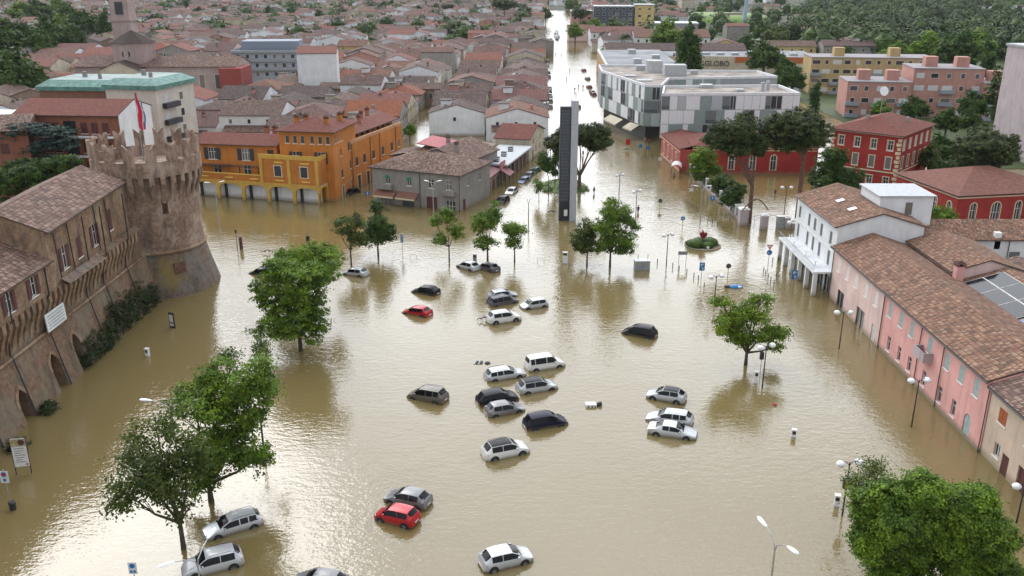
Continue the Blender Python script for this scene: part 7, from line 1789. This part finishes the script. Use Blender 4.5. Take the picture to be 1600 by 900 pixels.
ga = thing('gate_arch', 'rusty curved arch pipe over the villa gate', 'gate', (*G(1178, 355).xy, 0)); MB().tube([(-2.2 + 4.4 * q / 12, 0, 3.0 + 1.6 * math.sin(PI * q / 12) * 1.2) for q in range(13)], .1, 6).build('arch', M_wood, ga)
for x in (-1.2, 0, 1.2): MB().box((x - .02, -.02, -.8), (x + .02, .02, 1.6)).build('bar', M_dark, ga)
B = G(1219, 356); t = thing('utility_cabinet', 'dark grey cabinet set in the villa garden wall', 'cabinet', (B.x, B.y, 0)); MB().box((-.7, -.4, -.8), (.7, .4, 2.0)).build('body', M_grey, t); MB().box((-.75, -.45, 2.0), (.75, .45, 2.1)).build('lid', M_steel, t)
t = thing('garden_wall', 'low pale wall between the gate and the white balconied house', 'wall', (*G(1228, 357).xy, 0)); MB().box((0, -.15, -.8), (7.5, .15, .9)).build('wall', P_lilac, t); MB().box((-.05, -.2, .9), (7.5, .2, 1.0)).build('coping', M_frame, t)
# bus shelter
B = G(1056, 275); t = thing('bus_shelter', 'bus shelter with white barrel roof beside the red wing', 'bus shelter', (B.x, B.y, 0), R(78))
m = MB(); N = 10
for i in range(N):
    a0, a1 = PI * i / N, PI * (i + 1) / N; P = lambda a, x: (x, -math.cos(a) * 1.1, 2.0 + math.sin(a) * .9); m.poly([P(a0, -2), P(a0, 2), P(a1, 2), P(a1, -2)]); m.poly([(x, y, z - .05) for x, y, z in (P(a0, -2), P(a0, 2), P(a1, 2), P(a1, -2))])
m.build('barrel_roof', M_globe, t)
for x in (-1.9, 1.9):
    for y in (-1.05, 1.05): MB().box((x - .04, y - .04, -.8), (x + .04, y + .04, 2.0)).build('post', M_dark, t)
MB().box((-1.9, .2, .3), (1.9, .6, .4)).build('bench', M_wood, t)
# ---------------------------------------------------------------- people
def person_mesh(cols, stride=.18, arm=.1):
    J = {'pel': (0, 0, .95, .15, .11), 'waist': (0, 0, 1.12, .135, .1), 'chest': (0, 0, 1.35, .17, .115), 'neck': (0, 0, 1.5, .055, .055), 'head': (0, .02, 1.62, .095, .105), 'top': (0, .02, 1.72, .07, .075)}
    E_ = [('pel', 'waist'), ('waist', 'chest'), ('chest', 'neck'), ('neck', 'head'), ('head', 'top')]
    for s, w in ((-1, 'l'), (1, 'r')):
        st = s * stride
        J['sh' + w] = (s * .19, 0, 1.42, .06, .06); J['el' + w] = (s * .25, -s * arm * .4, 1.15, .045, .045); J['wr' + w] = (s * .25, s * arm * .6 + .06, .9, .03, .032); J['ha' + w] = (s * .25, s * arm * .6 + .08, .8, .035, .02)
        J['hi' + w] = (s * .09, 0, .9, .095, .1); J['kn' + w] = (s * .1, st * .5 + .03, .5, .06, .065); J['an' + w] = (s * .1, st, .1, .042, .045); J['to' + w] = (s * .11, st + .17, .04, .04, .03)
        E_ += [('chest', 'sh' + w), ('sh' + w, 'el' + w), ('el' + w, 'wr' + w), ('wr' + w, 'ha' + w), ('pel', 'hi' + w), ('hi' + w, 'kn' + w), ('kn' + w, 'an' + w), ('an' + w, 'to' + w)]
    ks = list(J); me = bpy.data.meshes.new('skeleton'); me.from_pydata([J[k_][:3] for k_ in ks], [(ks.index(a), ks.index(b)) for a, b in E_], [])
    o = link('body', me); md = o.modifiers.new('skin', 'SKIN'); md.use_smooth_shade = True
    for i, k_ in enumerate(ks): me.skin_vertices[0].data[i].radius = J[k_][3:]
    me.skin_vertices[0].data[0].use_root = True
    o.modifiers.new('sub', 'SUBSURF').levels = 1
    dg = bpy.context.evaluated_depsgraph_get(); r = bpy.data.meshes.new_from_object(o.evaluated_get(dg)); bpy.data.objects.remove(o)
    r.materials.clear()
    for c in cols: r.materials.append(c)
    for p in r.polygons:
        z = p.center.z; x = abs(p.center.x); p.material_index = 3 if z > 1.49 or (x > .18 and z < .9) else 0 if z > .97 else 1 if z > .12 else 2
        p.use_smooth = True
    return r
skin_ = simple('skin_tone', (.45, .27, .2), .6); hair_ = simple('hair_dark', (.03, .02, .015), .8)
cl = lambda n, c: simple('cloth_' + n, c, .85)
pm = [person_mesh([cl('navy', (.02, .03, .07)), cl('denim', (.05, .07, .13)), M_plast, skin_]), person_mesh([cl('darkred', (.25, .03, .03)), cl('black', (.02, .02, .02)), M_plast, skin_], .05, .02), person_mesh([cl('yellow', (.55, .4, .05)), cl('greyt', (.1, .1, .1)), M_plast, skin_], .22, .15), person_mesh([cl('white', (.5, .5, .5)), cl('denim', (.05, .07, .13)), M_plast, skin_], .12, .1)]
pn = ['navy top', 'dark red top', 'yellow jacket', 'white top']
hm = MB(); hm.lathe([(.1, -.02), (.115, .05), (.08, .12), (.01, .14)], 12); hmd = hm.data('hair', hair_, 50)
pl = [((885, 125), 0, 'alone in mid street'), ((890, 112), 0, 'farther up than the lone walker'), ((898, 142), 0, 'leftmost of the group on the right pavement'), ((904, 137), 1, 'in the group on the right pavement'), ((911, 138), 0, 'rightmost of the group on the right pavement'), ((900, 150), 1, 'nearest of the group on the right pavement'),
      ((868, 86), 0, 'near the parked line far up the street'), ((872, 92), 3, 'beside the far walker by the parked line'), ((877, 88), 1, 'far up in the middle of the street'), ((1008, 222), 2, 'in the dark passage of the chequered block'), ((1014, 225), 1, 'beside the yellow jacket in the passage'), ((992, 212), 0, 'under the white awnings of the chequered block'),
      ((1019, 246), 0, 'wading before the teal shop front'), ((911, 243), 0, 'standing by the leaning pine trunk'), ((910, 255), 1, 'wading behind the memorial slab'), ((848, 230), 0, 'on the left pavement by the round pine'), ((850, 222), 3, 'farther back on the left pavement'), ((997, 332), 0, 'wading beside the largest tree of the row'), ((1197, 350), 3, 'at the villa gate'), ((1211, 305), 0, 'wading in the villa garden'), ((928, 302), 0, 'riding low in the water right of the grass mound'), ((868, 242), 1, 'under the round pine near the slim trees')]
for (p, k_, w) in pl:
    B = G(*p); t = thing('person', 'person in %s, %s' % (pn[k_], w), 'person', (B.x, B.y, -.42), rnd.uniform(0, 6.28), 'people wading through the flood')
    link('body', pm[k_], t); link('hair', hmd, t, (0, .01, 1.66))
# water tower mast far right
p = G(1162, 50); t = thing('water_tower', 'slim pale blue mast tower rising before the park woods', 'tower', (p.x, p.y, 0)); MB().lathe([(1.6, 0), (1.1, 20), (1.1, 34)], 12).build('shaft', simple('pale_blue_metal', (.3, .42, .5), .5), t); MB().lathe([(1.1, 34), (3.2, 37), (3.2, 40), (.3, 41)], 16).build('tank', MATS['pale_blue_metal'], t)
# car park beyond the yellow flats: white car roofs packed together
gi = 0
for r_ in range(4):
    for c_ in range(15):
        if c_ in (8, 9) : continue
        x = 118 + c_ * 3.4 + r_ * .5; y = 372 + r_ * 6.5
        pa = rnd.choice(('paint_white', 'paint_light', 'paint_silver', 'paint_white', 'paint_grey')); st = 'hatchback'
        t = thing('car', '%s car, %s from the left in %s row of the car park' % ({'paint_white': 'white', 'paint_light': 'pale silver', 'paint_silver': 'silver', 'paint_grey': 'grey'}[pa], ORD[c_], ORD[r_]), 'car', (x, y, 0), R(88), 'cars packed in the car park beyond the flats')
        for nm, me, par in CARP[st]:
            if nm in ('body', 'windscreen', 'rear_window'):
                o = link(nm, me, t)
                if nm == 'body': o.material_slots[0].link = 'OBJECT'; o.material_slots[0].material = MATS[pa]
for i in range(26):
    y = 575 + (i % 9) * 9 + rnd.uniform(-2, 2); x = .0285 * y + 3 + (i // 9) * 9 + rnd.uniform(-1, 1); pa = rnd.choice(('paint_white', 'paint_light', 'paint_silver', 'paint_darkgrey', 'paint_grey'))
    t = thing('car', '%s car, %s up, %s lane of the jam at the far street end' % ({'paint_white': 'white', 'paint_light': 'pale silver', 'paint_silver': 'silver', 'paint_grey': 'grey', 'paint_darkgrey': 'dark'}[pa], ORD[i % 9], ['left', 'middle', 'right'][i // 9]), 'car', (x, y, -.1 if y < 655 else .1), R(90 + rnd.uniform(-8, 8)), 'cars crowding the far end of the long street')
    for nm, me, par in CARP['hatchback']:
        if nm in ('body', 'windscreen', 'rear_window'):
            o = link(nm, me, t)
            if nm == 'body': o.material_slots[0].link = 'OBJECT'; o.material_slots[0].material = MATS[pa]
# ---------------------------------------------------------------- air
HZ = .00004
m = MB(); m.box((-1500, -150, -2.5), (1500, 2500, 60)); hz = newmat('air'); 
kk = NT(hz[1]); pv = kk.n('ShaderNodeVolumePrincipled', {'Color': (.86, .9, .95, 1), 'Density': HZ, 'Anisotropy': .2}); oo = kk.n('ShaderNodeOutputMaterial', {'Volume': pv.outputs[0]})
tag(m.build('haze', hz[0]), 'thin pale haze over the far roofs', 'haze', kind='stuff')
